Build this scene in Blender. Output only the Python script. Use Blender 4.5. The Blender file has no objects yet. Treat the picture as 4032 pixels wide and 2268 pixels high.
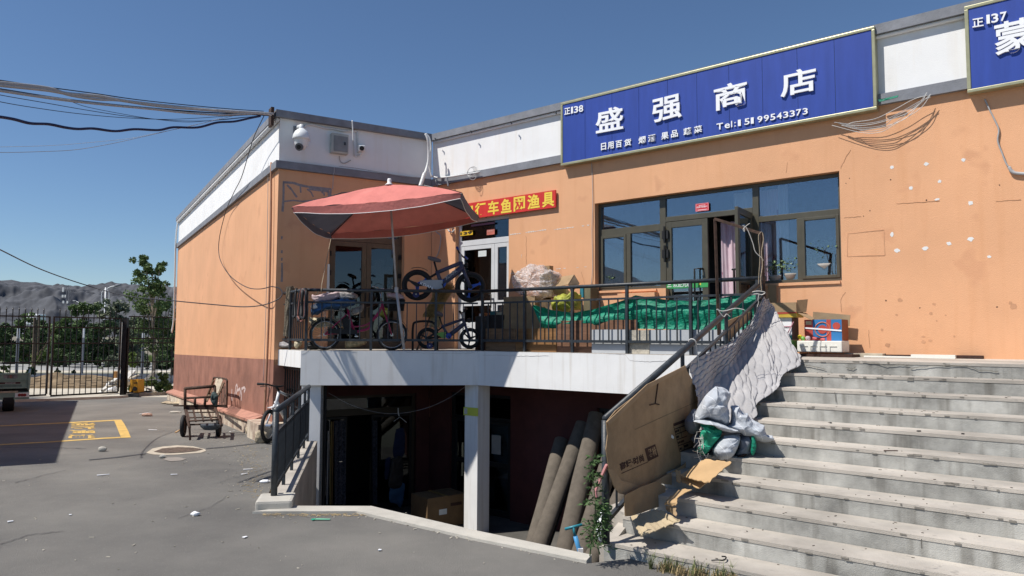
import bpy, bmesh, math, random
from math import sin, cos, pi, radians, atan2, sqrt, hypot
from mathutils import Vector, Matrix, Euler, noise
random.seed(7)
SC = bpy.context.scene
COL = SC.collection
# ------------------------------------------------------------------ camera
FPX, PITCH, ROLL, EYE = 2895.0, 0.067, 0.0043, 0.25      # z = 0 is the shop platform
R0 = Vector((1, 0, 0)); FW = Vector((0, cos(PITCH), sin(PITCH))); U0 = Vector((0, -sin(PITCH), cos(PITCH)))
CR = cos(ROLL) * R0 + sin(ROLL) * U0
CU = cos(ROLL) * U0 - sin(ROLL) * R0
cam = bpy.data.cameras.new('camera'); cam.lens = 36 * FPX / 4032; cam.sensor_width = 36
cam.clip_start = 0.05; cam.clip_end = 12000
camo = bpy.data.objects.new('camera', cam); COL.objects.link(camo)
m = Matrix((CR, CU, -FW)).transposed().to_4x4(); m.translation = Vector((0, 0, EYE))
camo.matrix_world = m
SC.camera = camo
# ------------------------------------------------------------------ light
SUN_H = Vector((-0.95, -0.33)).normalized(); ELEV = radians(56)
w = bpy.data.worlds.new('World'); SC.world = w; w.use_nodes = True
nt = w.node_tree; bg = nt.nodes['Background']
sky = nt.nodes.new('ShaderNodeTexSky'); sky.sky_type = 'NISHITA'; sky.sun_disc = False
sky.sun_elevation = ELEV; sky.sun_rotation = atan2(SUN_H.x, SUN_H.y)
sky.altitude = 1500; sky.air_density = 1.15; sky.dust_density = 0.0; sky.ozone_density = 6.5
nt.links.new(sky.outputs[0], bg.inputs[0]); bg.inputs[1].default_value = 0.088
sl = bpy.data.lights.new('sun', 'SUN'); sl.energy = 5.0; sl.angle = radians(0.53); sl.color = (1, .95, .88)
so = bpy.data.objects.new('sun', sl); COL.objects.link(so)
sd = Vector((SUN_H.x * cos(ELEV), SUN_H.y * cos(ELEV), sin(ELEV)))
so.rotation_euler = sd.to_track_quat('Z', 'Y').to_euler(); so.location = sd * 60
SC.view_settings.view_transform = 'Standard'; SC.view_settings.look = 'None'
SC.view_settings.exposure = 0.18; SC.view_settings.gamma = 1; SC.view_settings.use_curve_mapping = False
SC.render.engine = 'CYCLES'
SC.cycles.max_bounces = 7; SC.cycles.transparent_max_bounces = 12; SC.cycles.caustics_reflective = False

# ------------------------------------------------------------------ survey: photo measurements -> points on real planes
def ray(x, y): return CR * ((x - 2016) / FPX) + CU * ((1134 - y) / FPX) + FW
O = Vector((0, 0, EYE))
def onz(x, y, z):
    d = ray(x, y); return O + d * ((z - EYE) / d.z)
def atY(x, y, Y):
    d = ray(x, y); return O + d * (Y / d.y)
class Fr:
    """vertical plane frame: s along, o outward, z up"""
    def __init__(s, P0, t, out):
        s.P = Vector((P0[0], P0[1], 0)); s.t = Vector((t[0], t[1], 0)).normalized()
        n = Vector((s.t.y, -s.t.x, 0)); s.n = n if n.dot(Vector((out[0], out[1], 0))) > 0 else -n
    def __call__(s, a, o, z): return s.P + s.t * a + s.n * o + Vector((0, 0, z))
    def px(s, x, y, o=0.0):
        d = ray(x, y); k = (s.n.dot(s.P) + o - s.n.dot(O)) / s.n.dot(d); p = O + d * k
        return ((p - s.P).dot(s.t), p.z)
    def pt(s, x, y, o=0.0):
        a, z = s.px(x, y, o); return s(a, o, z)
def gz(Y):
    T = [(-99, -1.6), (8, -1.6), (14, -1.72), (27.6, -2.10), (45, -2.3), (9999, -2.3)]
    for (a, b), (c, d) in zip(T, T[1:]):
        if Y <= c: return b + (d - b) * (Y - a) / (c - a)
    return -2.3
def ong(x, y, dz=0):
    Y = 10
    for i in range(30): p = onz(x, y, gz(Y) + dz); Y = p.y
    return p
FA = Fr((4.24, 11.0), (.7694, -.6388), (-1, -1))      # shop front
WF = Fr((-4.60, 14.28), (.856, .516), (1, -1))        # wing front (in shade)
WS = Fr((-4.60, 14.28), (-.516, .856), (-1, -.5))     # wing side wall (sunlit)
BL = Fr((-3.77, 13.2), (3.17, .25), (0, -1))          # balcony front, left part
BR = Fr((-.60, 13.45), (4.09, -3.31), (-1, -1))       # balcony front, right part
BS = Fr((-3.77, 13.2), (-.73, 1.12), (-1, -.5))       # balcony short return
BLs = 3.18; BRs = hypot(4.09, 3.31); BSs = hypot(.73, 1.12)
SN = Vector((.6361, .7716, 0)); ST = Vector((.7716, -.6361, 0))   # stair normal (uphill) and along
SR = Fr((.81, 6.40), (2.68, 3.74), (1, -.5))          # stair rail line, outward = right
SRs = hypot(2.68, 3.74)
CORN = (Vector((-1.76, 15.98, 0)) - FA.P).dot(FA.t)   # concave corner along the shop front

# ------------------------------------------------------------------ mesh helpers
LOC = {}
class MB:
    def __init__(s): s.v = []; s.f = []; s.uv = None
    def add(s, vs, fs):
        b = len(s.v); s.v += [Vector(v) for v in vs]; s.f += [tuple(i + b for i in f) for f in fs]; return s
    def hexa(s, p):  # 8 points: bottom 4 then top 4
        return s.add(p, [(3, 2, 1, 0), (4, 5, 6, 7), (0, 1, 5, 4), (1, 2, 6, 5), (2, 3, 7, 6), (3, 0, 4, 7)])
    def fb(s, fr, a0, a1, o0, o1, z0, z1):
        q = [(a0, o0), (a1, o0), (a1, o1), (a0, o1)]
        return s.hexa([fr(a, o, z0) for a, o in q] + [fr(a, o, z1) for a, o in q])
    def box(s, c, d, rot=None):
        c = Vector(c); h = Vector(d) / 2; M3 = rot.to_matrix() if rot is not None else Matrix.Identity(3)
        q = [(-1, -1, -1), (1, -1, -1), (1, 1, -1), (-1, 1, -1), (-1, -1, 1), (1, -1, 1), (1, 1, 1), (-1, 1, 1)]
        return s.hexa([c + M3 @ Vector((a * h.x, b * h.y, e * h.z)) for a, b, e in q])
    def prism(s, poly, z0, z1):
        n = len(poly); zz0 = (lambda i: z0[i] if isinstance(z0, (list, tuple)) else z0); zz1 = (lambda i: z1[i] if isinstance(z1, (list, tuple)) else z1)
        vs = [Vector((p[0], p[1], zz0(i))) for i, p in enumerate(poly)] + [Vector((p[0], p[1], zz1(i))) for i, p in enumerate(poly)]
        return s.add(vs, [tuple(range(n))[::-1], tuple(range(n, 2 * n))] + [(i, (i + 1) % n, n + (i + 1) % n, n + i) for i in range(n)])
    def slab(s, pts, d):  # polygon of 3d points extruded by vector d
        n = len(pts); pts = [Vector(p) for p in pts]; d = Vector(d)
        return s.add(pts + [p + d for p in pts], [tuple(range(n))[::-1], tuple(range(n, 2 * n))] + [(i, (i + 1) % n, n + (i + 1) % n, n + i) for i in range(n)])
    def bar(s, a, b, w, h=None, up=(0, 0, 1)):
        a = Vector(a); b = Vector(b); h = h or w; d = (b - a).normalized(); up = Vector(up)
        if abs(d.dot(up)) > .98: up = Vector((1, 0, 0))
        x = d.cross(up).normalized() * w / 2; y = x.cross(d).normalized() * h / 2
        return s.hexa([a - x - y, a + x - y, b + x - y, b - x - y, a - x + y, a + x + y, b + x + y, b - x + y])
    def tube(s, pts, r, seg=8, caps=True, closed=False):
        pts = [Vector(p) for p in pts]; n = len(pts); rr = r if isinstance(r, (list, tuple)) else [r] * n
        base = len(s.v); prev = None
        for i, p in enumerate(pts):
            if closed: d = pts[(i + 1) % n] - pts[i - 1]
            else: d = pts[min(i + 1, n - 1)] - pts[max(i - 1, 0)]
            d = d.normalized() if d.length > 1e-9 else Vector((0, 0, 1))
            if prev is None:
                u = Vector((0, 0, 1)) if abs(d.z) < .9 else Vector((1, 0, 0)); x = d.cross(u).normalized()
            else:
                x = (prev - d * prev.dot(d)); x = x.normalized() if x.length > 1e-6 else prev
            prev = x; y = d.cross(x)
            for k in range(seg): a = 2 * pi * k / seg; s.v.append(p + (x * cos(a) + y * sin(a)) * rr[i])
        m_ = n if closed else n - 1
        for i in range(m_):
            j = (i + 1) % n
            for k in range(seg):
                l = (k + 1) % seg; s.f.append((base + i * seg + k, base + i * seg + l, base + j * seg + l, base + j * seg + k))
        if caps and not closed:
            s.f.append(tuple(base + k for k in range(seg))[::-1]); s.f.append(tuple(base + (n - 1) * seg + k for k in range(seg)))
        return s
    def ring(s, c, ax, R, r, seg=28, ms=8):
        c = Vector(c); ax = Vector(ax).normalized(); u = ax.orthogonal().normalized(); v = ax.cross(u)
        return s.tube([c + (u * cos(2 * pi * k / seg) + v * sin(2 * pi * k / seg)) * R for k in range(seg)], r, ms, closed=True)
    def disc(s, c, ax, R, th, seg=20):
        c = Vector(c); ax = Vector(ax).normalized()
        return s.tube([c - ax * th / 2, c + ax * th / 2], R, seg)
    def lathe(s, c, prof, seg=20, ax=None):
        c = Vector(c); base = len(s.v)
        q = ax.to_track_quat('Z', 'Y') if ax is not None else None
        for r, z in prof:
            for k in range(seg):
                a = 2 * pi * k / seg; p = Vector((r * cos(a), r * sin(a), z)); s.v.append(c + (q @ p if q else p))
        for i in range(len(prof) - 1):
            for k in range(seg):
                l = (k + 1) % seg; s.f.append((base + i * seg + k, base + i * seg + l, base + (i + 1) * seg + l, base + (i + 1) * seg + k))
        s.f.append(tuple(base + k for k in range(seg))[::-1]); s.f.append(tuple(base + (len(prof) - 1) * seg + k for k in range(seg)))
        return s
    def grid(s, nu, nv, fn):
        b = len(s.v)
        for i in range(nu + 1):
            for j in range(nv + 1): s.v.append(Vector(fn(i / nu, j / nv)))
        for i in range(nu):
            for j in range(nv):
                a = b + i * (nv + 1) + j; s.f.append((a, a + nv + 1, a + nv + 2, a + 1))
        return s
    def mesh(s, name, off=None, smooth=False, bev=0):
        me = bpy.data.meshes.new(name); off = off or Vector((0, 0, 0))
        me.from_pydata([v - off for v in s.v], [], s.f); me.validate()
        bm = bmesh.new(); bm.from_mesh(me); bmesh.ops.recalc_face_normals(bm, faces=bm.faces)
        if bev:
            try: bmesh.ops.bevel(bm, geom=[e for e in bm.edges], offset=bev, segments=2, profile=.6, affect='EDGES', clamp_overlap=True)
            except Exception: pass
        bm.to_mesh(me); bm.free()
        if smooth:
            for p in me.polygons: p.use_smooth = True
        return me
def tag(o, label=None, cat=None, group=None, kind=None):
    if label: o['label'] = label
    if cat: o['category'] = cat
    if group: o['group'] = group
    if kind: o['kind'] = kind
    return o
def thing(name, label, cat, loc, group=None):
    o = bpy.data.objects.new(name, None); COL.objects.link(o); o.location = loc; o.empty_display_size = .2
    LOC[o.name] = Vector(loc); return tag(o, label, cat, group)
def part(mb, name, mat, parent, label=None, smooth=False, bev=0, kind=None):
    off = LOC[parent.name]; me = mb.mesh(name, off, smooth, bev)
    for mm in (mat if isinstance(mat, (list, tuple)) else [mat]): me.materials.append(mm)
    o = bpy.data.objects.new(name, me); COL.objects.link(o); o.parent = parent; LOC[o.name] = off
    return tag(o, label, kind=kind)
def solo(mb, name, mat, label, cat, loc=None, smooth=False, bev=0, group=None, kind=None):
    if loc is None:
        zs = min(v.z for v in mb.v); n = len(mb.v); loc = Vector((sum(v.x for v in mb.v) / n, sum(v.y for v in mb.v) / n, zs))
    loc = Vector(loc); me = mb.mesh(name, loc, smooth, bev)
    for mm in (mat if isinstance(mat, (list, tuple)) else [mat]): me.materials.append(mm)
    o = bpy.data.objects.new(name, me); COL.objects.link(o); o.location = loc; LOC[o.name] = loc
    return tag(o, label, cat, group, kind)
def structure(mb, name, mat, smooth=False, kind='structure'):
    me = mb.mesh(name, None, smooth)
    for mm in (mat if isinstance(mat, (list, tuple)) else [mat]): me.materials.append(mm)
    o = bpy.data.objects.new(name, me); COL.objects.link(o); LOC[o.name] = Vector((0, 0, 0)); o['kind'] = kind
    return o
def inst(me, name, parent, M4, label=None):
    o = bpy.data.objects.new(name, me); COL.objects.link(o); o.parent = parent
    o.matrix_basis = Matrix.Translation(-LOC[parent.name]) @ M4
    LOC[o.name] = LOC[parent.name]
    return tag(o, label)
def catm(pts, n=8):
    """catmull-rom through points"""
    pts = [Vector(p) for p in pts]; P = [pts[0] * 2 - pts[1]] + pts + [pts[-1] * 2 - pts[-2]]; out = []
    for i in range(1, len(P) - 2):
        for k in range(n):
            t = k / n; a, b, c, d = P[i - 1], P[i], P[i + 1], P[i + 2]
            out.append(.5 * ((2 * b) + (c - a) * t + (2 * a - 5 * b + 4 * c - d) * t * t + (3 * b - 3 * c + d - a) * t ** 3))
    out.append(pts[-1]); return out

# ------------------------------------------------------------------ materials
def rgb255(r, g, b):
    f = lambda c: (c / 255 / 12.92) if c / 255 <= .04045 else ((c / 255 + .055) / 1.055) ** 2.4
    return (f(r), f(g), f(b))
MATS = {}
def M(name, col, rough=.8, var=.12, scale=3.0, bump=.0, bscale=60, metal=0.0, streak=0.0, col2=None, spec=.4, detail=6, trans=0, spk=0.0, spkc=(.5,.5,.5), stretch=None):
    if name in MATS: return MATS[name]
    m = bpy.data.materials.new(name); m.use_nodes = True; nt = m.node_tree; n = nt.nodes; L = nt.links
    b = n['Principled BSDF']; b.inputs['Roughness'].default_value = rough; b.inputs['Metallic'].default_value = metal
    b.inputs['Specular IOR Level'].default_value = spec
    geo = n.new('ShaderNodeTexCoord').outputs['Object']
    if stretch:
        mp = n.new('ShaderNodeMapping'); mp.inputs['Scale'].default_value = stretch; L.new(geo, mp.inputs[0]); geo = mp.outputs[0]
    tex = n.new('ShaderNodeTexNoise'); tex.inputs['Scale'].default_value = scale; tex.inputs['Detail'].default_value = detail; tex.inputs['Roughness'].default_value = .62
    L.new(geo, tex.inputs['Vector'])
    cr = n.new('ShaderNodeValToRGB'); e = cr.color_ramp.elements
    c2 = col2 or tuple(c * (1 - var * 2) for c in col); c1 = tuple(min(1, c * (1 + var)) for c in col)
    e[0].position = .3; e[0].color = (*c2, 1); e[1].position = .7; e[1].color = (*c1, 1)
    L.new(tex.outputs[0], cr.inputs[0]); out = cr.outputs[0]
    if streak:
        mp = n.new('ShaderNodeMapping'); mp.inputs['Scale'].default_value = (7, 7, .5); L.new(geo, mp.inputs[0])
        t2 = n.new('ShaderNodeTexNoise'); t2.inputs['Scale'].default_value = 1.2; t2.inputs['Detail'].default_value = 5; L.new(mp.outputs[0], t2.inputs[0])
        c3 = n.new('ShaderNodeValToRGB'); c3.color_ramp.elements[0].position = .52; c3.color_ramp.elements[0].color = (1, 1, 1, 1)
        k = 1 - streak; c3.color_ramp.elements[1].position = .75; c3.color_ramp.elements[1].color = (k, k * .97, k * .93, 1)
        L.new(t2.outputs[0], c3.inputs[0])
        mx = n.new('ShaderNodeMix'); mx.data_type = 'RGBA'; mx.blend_type = 'MULTIPLY'; mx.inputs[0].default_value = 1
        L.new(out, mx.inputs[6]); L.new(c3.outputs[0], mx.inputs[7]); out = mx.outputs[2]
    if spk:
        t4 = n.new('ShaderNodeTexNoise'); t4.inputs['Scale'].default_value = spk; t4.inputs['Detail'].default_value = 2; L.new(geo, t4.inputs[0])
        c4 = n.new('ShaderNodeValToRGB'); c4.color_ramp.elements[0].position = .63; c4.color_ramp.elements[0].color = (0, 0, 0, 1); c4.color_ramp.elements[1].position = .72; c4.color_ramp.elements[1].color = (1, 1, 1, 1)
        L.new(t4.outputs[0], c4.inputs[0])
        mx = n.new('ShaderNodeMix'); mx.data_type = 'RGBA'; L.new(c4.outputs[0], mx.inputs[0]); L.new(out, mx.inputs[6]); mx.inputs[7].default_value = (*spkc, 1); out = mx.outputs[2]
    L.new(out, b.inputs['Base Color'])
    if bump:
        t3 = n.new('ShaderNodeTexNoise'); t3.inputs['Scale'].default_value = bscale; t3.inputs['Detail'].default_value = 4; L.new(geo, t3.inputs[0])
        bp = n.new('ShaderNodeBump'); bp.inputs['Strength'].default_value = bump; bp.inputs['Distance'].default_value = .02
        L.new(t3.outputs[0], bp.inputs['Height']); L.new(bp.outputs[0], b.inputs['Normal'])
    if trans:
        tr = n.new('ShaderNodeBsdfTranslucent'); L.new(out, tr.inputs[0]); ms = n.new('ShaderNodeMixShader'); ms.inputs[0].default_value = trans
        L.new(b.outputs[0], ms.inputs[1]); L.new(tr.outputs[0], ms.inputs[2]); L.new(ms.outputs[0], n['Material Output'].inputs[0])
    MATS[name] = m; return m
def glassM(name, tint, fac=.3, rough=.02):
    m = bpy.data.materials.new(name); m.use_nodes = True; nt = m.node_tree; n = nt.nodes; L = nt.links
    n.remove(n['Principled BSDF']); t = n.new('ShaderNodeBsdfTransparent'); t.inputs[0].default_value = (*tint, 1)
    g = n.new('ShaderNodeBsdfGlossy'); g.inputs['Roughness'].default_value = rough; g.inputs[0].default_value = (.85, .92, 1, 1)
    lw = n.new('ShaderNodeFresnel'); lw.inputs[0].default_value = 1.5; ad = n.new('ShaderNodeMath'); ad.operation = 'ADD'; ad.inputs[1].default_value = fac; ad.use_clamp = True
    tc = n.new('ShaderNodeTexCoord'); nz = n.new('ShaderNodeTexNoise'); nz.inputs['Scale'].default_value = 1.3; L.new(tc.outputs['Object'], nz.inputs[0])
    bp = n.new('ShaderNodeBump'); bp.inputs['Strength'].default_value = .06; bp.inputs['Distance'].default_value = .02; L.new(nz.outputs[0], bp.inputs['Height']); L.new(bp.outputs[0], g.inputs['Normal'])
    L.new(lw.outputs[0], ad.inputs[0]); ms = n.new('ShaderNodeMixShader'); L.new(ad.outputs[0], ms.inputs[0]); L.new(t.outputs[0], ms.inputs[1]); L.new(g.outputs[0], ms.inputs[2])
    L.new(ms.outputs[0], n['Material Output'].inputs[0]); MATS[name] = m; return m

m_orange = M('orange_stucco', (.73, .395, .218), .9, .05, .7, .3, 110, streak=.045, spk=2.6, spkc=(.66, .345, .19))
m_brown = M('brown_stucco', (.33, .155, .11), .9, .16, 1.6, .3, 90, streak=.18)
m_white = M('white_paint', (.80, .80, .79), .75, .03, 1.5, .12, 80, streak=.04)
m_slabw = M('slab_white_paint', (.80, .80, .79), .75, .04, 1.2, .12, 70, streak=.16)
m_grey = M('grey_band_paint', (.215, .225, .25), .75, .12, 4, .2, 60)
m_red = M('dark_red_basement_paint', (.09, .028, .025), .85, .15, 2, .2, 80)
m_conc = M('step_concrete', (.48, .44, .385), .92, .2, 1.1, .35, 140, spk=14, spkc=(.36, .33, .29))
m_riser = M('riser_concrete', (.41, .405, .375), .92, .28, 2.4, .3, 120, streak=.5)
m_kerb = M('kerb_concrete', (.50, .475, .42), .92, .10, 2.5, .4, 130, spk=90, spkc=(.36, .34, .3))
m_asph = M('asphalt', (.205, .195, .175), .9, .20, .55, .9, 150, spk=60, spkc=(.26, .25, .23), col2=(.135, .13, .122))
m_rail = M('dark_rail_paint', (.035, .042, .05), .45, .25, 12, .1, 100)
m_iron = M('black_gate_iron', (.018, .016, .018), .5, .3, 10)
m_rust = M('rusty_iron', (.07, .038, .025), .8, .35, 14, .3, 90)
m_olive = M('olive_window_frame', (.085, .078, .056), .35, .08, 5)
m_bronze = M('brown_door_frame', (.13, .095, .06), .45, .12, 5)
m_wframe = M('white_door_frame', (.62, .64, .66), .4, .05, 4)
m_glass = glassM('window_glass', (.93, .95, .96), .12)
m_dglass = glassM('dark_glass', (.35, .38, .4), .02)
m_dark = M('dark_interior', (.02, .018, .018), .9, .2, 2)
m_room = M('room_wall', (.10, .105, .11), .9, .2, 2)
m_blue = M('sign_blue', (.026, .062, .32), .45, .07, 2.0, 0, streak=.0, stretch=(5, 5, .6))
m_goldf = M('sign_frame_gilt', (.40, .385, .24), .35, .1, 6, metal=.35)
m_letter = M('white_letter', (.85, .86, .88), .5, .02)
m_black = M('black_rubber', (.012, .012, .013), .55, .2, 20)
m_ply = M('plywood', (.20, .115, .06), .7, .22, 3, .15, 60, stretch=(1, 1, 6))
m_gboard = M('grey_board', (.46, .48, .50), .7, .05, 3)
m_card = M('cardboard', (.36, .25, .145), .85, .10, 5, .15, 50)
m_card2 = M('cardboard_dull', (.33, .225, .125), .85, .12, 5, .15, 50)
m_print = M('brown_print', (.05, .022, .015), .8, .2, 20)
m_blackprint = M('black_print', (.02, .018, .016), .8, .1, 20)
m_tarp = M('green_tarp', (.01, .30, .185), .5, .22, 4, 1.0, 16, trans=.22, stretch=(1, 1, 2.4))
m_yellow = M('yellow_paint', (.62, .42, .13), .85, .12, 6, .4, 200)
m_stick = M('straw', (.62, .46, .24), .85, .25, 20)
m_wood = M('old_wood', (.20, .14, .09), .85, .25, 8, .3, 60)
m_palew = M('pale_wood', (.50, .44, .34), .85, .15, 8)

# ------------------------------------------------------------------ text
def text_mb(txt, size=1.0, offset=0.0, extrude=0.0, spacing=1.0):
    c = bpy.data.curves.new('lettering', 'FONT'); c.body = txt; c.size = size; c.extrude = extrude; c.offset = offset; c.space_character = spacing
    c.resolution_u = 3
    o = bpy.data.objects.new('tmp', c); COL.objects.link(o)
    dg = bpy.context.evaluated_depsgraph_get(); me = bpy.data.meshes.new_from_object(o.evaluated_get(dg))
    vs = [v.co.copy() for v in me.vertices]; fs = [tuple(p.vertices) for p in me.polygons]
    bpy.data.objects.remove(o); bpy.data.curves.remove(c); bpy.data.meshes.remove(me)
    return vs, fs
def letters(txt, org, ux, uy, w=None, h=None, offset=0.0, extrude=.0, mb=None, lift=.004):
    """flat lettering fitted to a box: org = lower-left, ux, uy = full width / height vectors; w,h ignored"""
    vs, fs = text_mb(txt, 1.0, offset, extrude)
    if not vs: return mb or MB()
    x0 = min(v.x for v in vs); x1 = max(v.x for v in vs); y0 = min(v.y for v in vs); y1 = max(v.y for v in vs)
    org = Vector(org); ux = Vector(ux); uy = Vector(uy); n = ux.cross(uy).normalized()
    out = [org + ux * ((v.x - x0) / (x1 - x0)) + uy * ((v.y - y0) / (y1 - y0)) + n * (v.z + extrude + lift) for v in vs]
    mb = mb or MB(); mb.add(out, fs); return mb
# ================================================================== GROUND
def poly_sheet(outline, z_of, name, mat, dz=0, kind='structure', cuts=(8, 14, 27.6, 45), label=None):
    bm = bmesh.new(); vs = [bm.verts.new((p[0], p[1], 0)) for p in outline]; bm.faces.new(vs).normal_update()
    bmesh.ops.triangulate(bm, faces=bm.faces[:])
    for Y in cuts:
        bmesh.ops.bisect_plane(bm, geom=bm.verts[:] + bm.edges[:] + bm.faces[:], plane_co=(0, Y, 0), plane_no=(0, 1, 0))
    for v in bm.verts: v.co.z = z_of(v.co.y) + dz
    bmesh.ops.recalc_face_normals(bm, faces=bm.faces)
    if sum(f.normal.z for f in bm.faces) < 0: bmesh.ops.reverse_faces(bm, faces=bm.faces)
    me = bpy.data.meshes.new(name); bm.to_mesh(me); bm.free(); me.materials.append(mat)
    o = bpy.data.objects.new(name, me); COL.objects.link(o); o['kind'] = kind; LOC[name] = Vector((0, 0, 0)); return o
KOUT = [(-2.70, 7.82), (-1.62, 7.85), (-.38, 6.87), (.62, 6.17)]     # outer edge of the kerb around the sunken court
poly_sheet([(-80, -15), (40, -15), (40, 8), (1.5, 6.5), (.62, 6.17), (-.38, 6.87), (-1.62, 7.85), (-2.70, 7.82), (-2.74, 8.3), (-3.95, 13.2), (-4.62, 14.28),
            (-12.6, 27.5), (-12.2, 28.5), (60, 28.5), (60, 28.7), (-80, 28.7)], gz, 'asphalt_yard', m_asph, label=None)
m_side = M('sidewalk_concrete', (.52, .47, .38), .92, .10, .6, .2, 60)
m_road2 = M('shaded_asphalt', (.035, .042, .055), .9, .1, .5, .2, 80)  # dark bluish asphalt, the shade over the side road put into its colour
m_road = M('road_concrete', (.30, .30, .29), .92, .1, .3, .2, 60)
m_verge = M('verge_grass', (.10, .14, .035), .95, .35, .5, .6, 8)
m_terr = M('dry_terrain', (.20, .18, .13), .95, .2, .02, 0)
def strip(Y0, Y1, name, mat, dz=0.0):
    poly_sheet([(-140, Y0), (60, Y0), (60, Y1), (-140, Y1)], gz, name, mat, dz)
strip(28.7, 38.5, 'sidewalk', m_side); strip(38.5, 50, 'side_road', m_road2); strip(50, 53, 'pavement', m_side, .06)
strip(53, 70, 'main_road', m_road); strip(70, 95, 'grass_verge', m_verge, .05)
poly_sheet([(-5000, 95), (5000, 95), (5000, 5200), (-5000, 5200)], gz, 'far_terrain', m_terr, 0, cuts=())
poly_sheet([(-5000, -15), (-5000, -900), (5000, -900), (5000, -15)], lambda y: -1.62, 'terrain_behind', m_terr, 0, cuts=())
# kerb around the court
def kerb(P, Q, w, name, z1=-1.50, z0=-3.3):
    P = Vector((*P, 0)); Q = Vector((*Q, 0)); d = (Q - P).normalized(); n = Vector((-d.y, d.x, 0))
    return P, Q, n * w
mb = MB(); ko = [Vector((*p, 0)) for p in KOUT]
ki = [onz(1172, 1991, -1.575), onz(1460, 1992, -1.575), onz(1827, 2078, -1.575), onz(2330, 2184, -1.575)]
for i in range(3):
    a, b, c, d = ko[i], ko[i + 1], ki[i + 1], ki[i]
    q = [(a.x, a.y), (b.x, b.y), (c.x, c.y), (d.x, d.y)]
    mb.prism(q, -3.3, -1.575 if i != 1 else -1.573)
bmk = structure(mb, 'kerb_edge', m_kerb)
# court floor and hidden retaining walls
mb = MB(); mb.prism([(-3.9, 7.6), (.9, 6.0), (4.5, 11.2), (-1.7, 16.0), (-4.7, 14.4), (-5.2, 13)], -3.5, -3.3); structure(mb, 'court_floor', M('court_shade_floor', (.10, .095, .085), .95, .2, 2))  # floor colour darkened to stand for the shade in the court
# far hills
m_hill = M('grey_hill_rock', (.082, .086, .096), .95, .25, .012, 0)
RID = [(-200, 1085), (0, 1103), (40, 1100), (75, 1108), (110, 1110), (135, 1108), (170, 1117), (210, 1122), (255, 1126), (300, 1131), (340, 1131), (370, 1126), (420, 1116), (440, 1108), (470, 1115), (520, 1119), (560, 1122), (620, 1128), (690, 1131), (900, 1140), (1400, 1180)]
def ridge(x):
    for (a, b), (c, d) in zip(RID, RID[1:]):
        if x <= c: return b + (d - b) * max(0, (x - a) / (c - a))
    return RID[-1][1]
def hillpt(u, v):
    a = -300 + 1500 * u                      # azimuth as photo column
    Y = 1500 + 1300 * v
    X = (a - 2016) / FPX * Y
    yt = ridge(a + 30 * (noise.noise(Vector((u * 20, 0, 0))) if v < .95 else 0))
    top = (1320 - yt) / FPX * 2800
    p = Vector((X * .0045 + Y * .0012, Y * .0016, 3.1))
    rg = 1 - abs(noise.noise(p)) * 2.2
    rg2 = 1 - abs(noise.noise(p * 2.3 + Vector((5, 1, 0)))) * 2.2
    rg3 = noise.noise(p * 9)
    s = v ** .95; k = s * (1 - s) * 4
    h = top * s + k * 36 * (rg - .3) + k * 26 * (rg2 - .3) + k * 12 * rg3 + k * 5 * noise.noise(p * 22)
    if v > .985: h = top + 1.2 * rg3
    return (X, Y, max(-3, h - 2))
mb = MB(); mb.grid(420, 110, hillpt); structure(mb, 'hills', m_hill, smooth=True)
# ================================================================== SHOP BUILDING
B = thing('shop_building', 'single storey shop building with orange walls, white parapet and grey bands', 'building', (-4.6, 14.28, -1.7))
def wallface(fr, a0, a1, z0, z1, holes, th, mat, name='wall', parent=B, o=0.0, rev=None):
    """solid wall with openings: holes = (a0,a1,z0,z1)"""
    xs = sorted({a0, a1, *[h[0] for h in holes], *[h[1] for h in holes]}); zs = sorted({z0, z1, *[h[2] for h in holes], *[h[3] for h in holes]})
    xs = [x for x in xs if a0 <= x <= a1]; zs = [z for z in zs if z0 <= z <= z1]; mb = MB()
    inside = lambda x, z: any(h[0] < x < h[1] and h[2] < z < h[3] for h in holes)
    for x, X in zip(xs, xs[1:]):
        for z, Z in zip(zs, zs[1:]):
            if inside((x + X) / 2, (z + Z) / 2): continue
            mb.add([fr(x, o, z), fr(X, o, z), fr(X, o, Z), fr(x, o, Z)], [(0, 1, 2, 3)])
            mb.add([fr(x, o - th, z), fr(X, o - th, z), fr(X, o - th, Z), fr(x, o - th, Z)], [(3, 2, 1, 0)])
            for (p, q, mid) in (((x, z), (x, Z), (x - 1e-3, (z + Z) / 2)), ((X, z), (X, Z), (X + 1e-3, (z + Z) / 2)), ((x, z), (X, z), ((x + X) / 2, z - 1e-3)), ((x, Z), (X, Z), ((x + X) / 2, Z + 1e-3))):
                if inside(*mid) or not (a0 < mid[0] < a1 and z0 < mid[1] < z1):
                    mb.add([fr(p[0], o, p[1]), fr(q[0], o, q[1]), fr(q[0], o - th, q[1]), fr(p[0], o - th, p[1])], [(0, 1, 2, 3)])
    ob = part(mb, name, mat, parent)
    return ob
fx = lambda x, y, o=0.0: FA.px(x, y, o)
UW = (fx(2342, 900)[0], fx(3310, 900)[0])          # window-door unit extent along the shop front
DD = (fx(2619, 900)[0], fx(2966, 900)[0])          # its double door
D9 = (fx(1793, 1000)[0], fx(2003, 1000)[0])        # white door 139
WD = (WF.px(1297, 1000)[0], WF.px(1592, 1000)[0])  # brown door in the wing
FEND = 6.5
front_holes = [(UW[0], UW[1], 1.09, 2.69), (DD[0], DD[1], -.2, 1.5), (D9[0], D9[1], -.2, 2.72)]
wallface(FA, CORN, FEND, -.02, 3.54, front_holes, .25, m_orange)
WL_ = (Vector((-1.76, 15.98, 0)) - WF.P).dot(WF.t)
wallface(WF, 0, WL_, -.30, 3.54, [(WD[0], WD[1], -.31, 2.56)], .25, m_orange)
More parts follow.
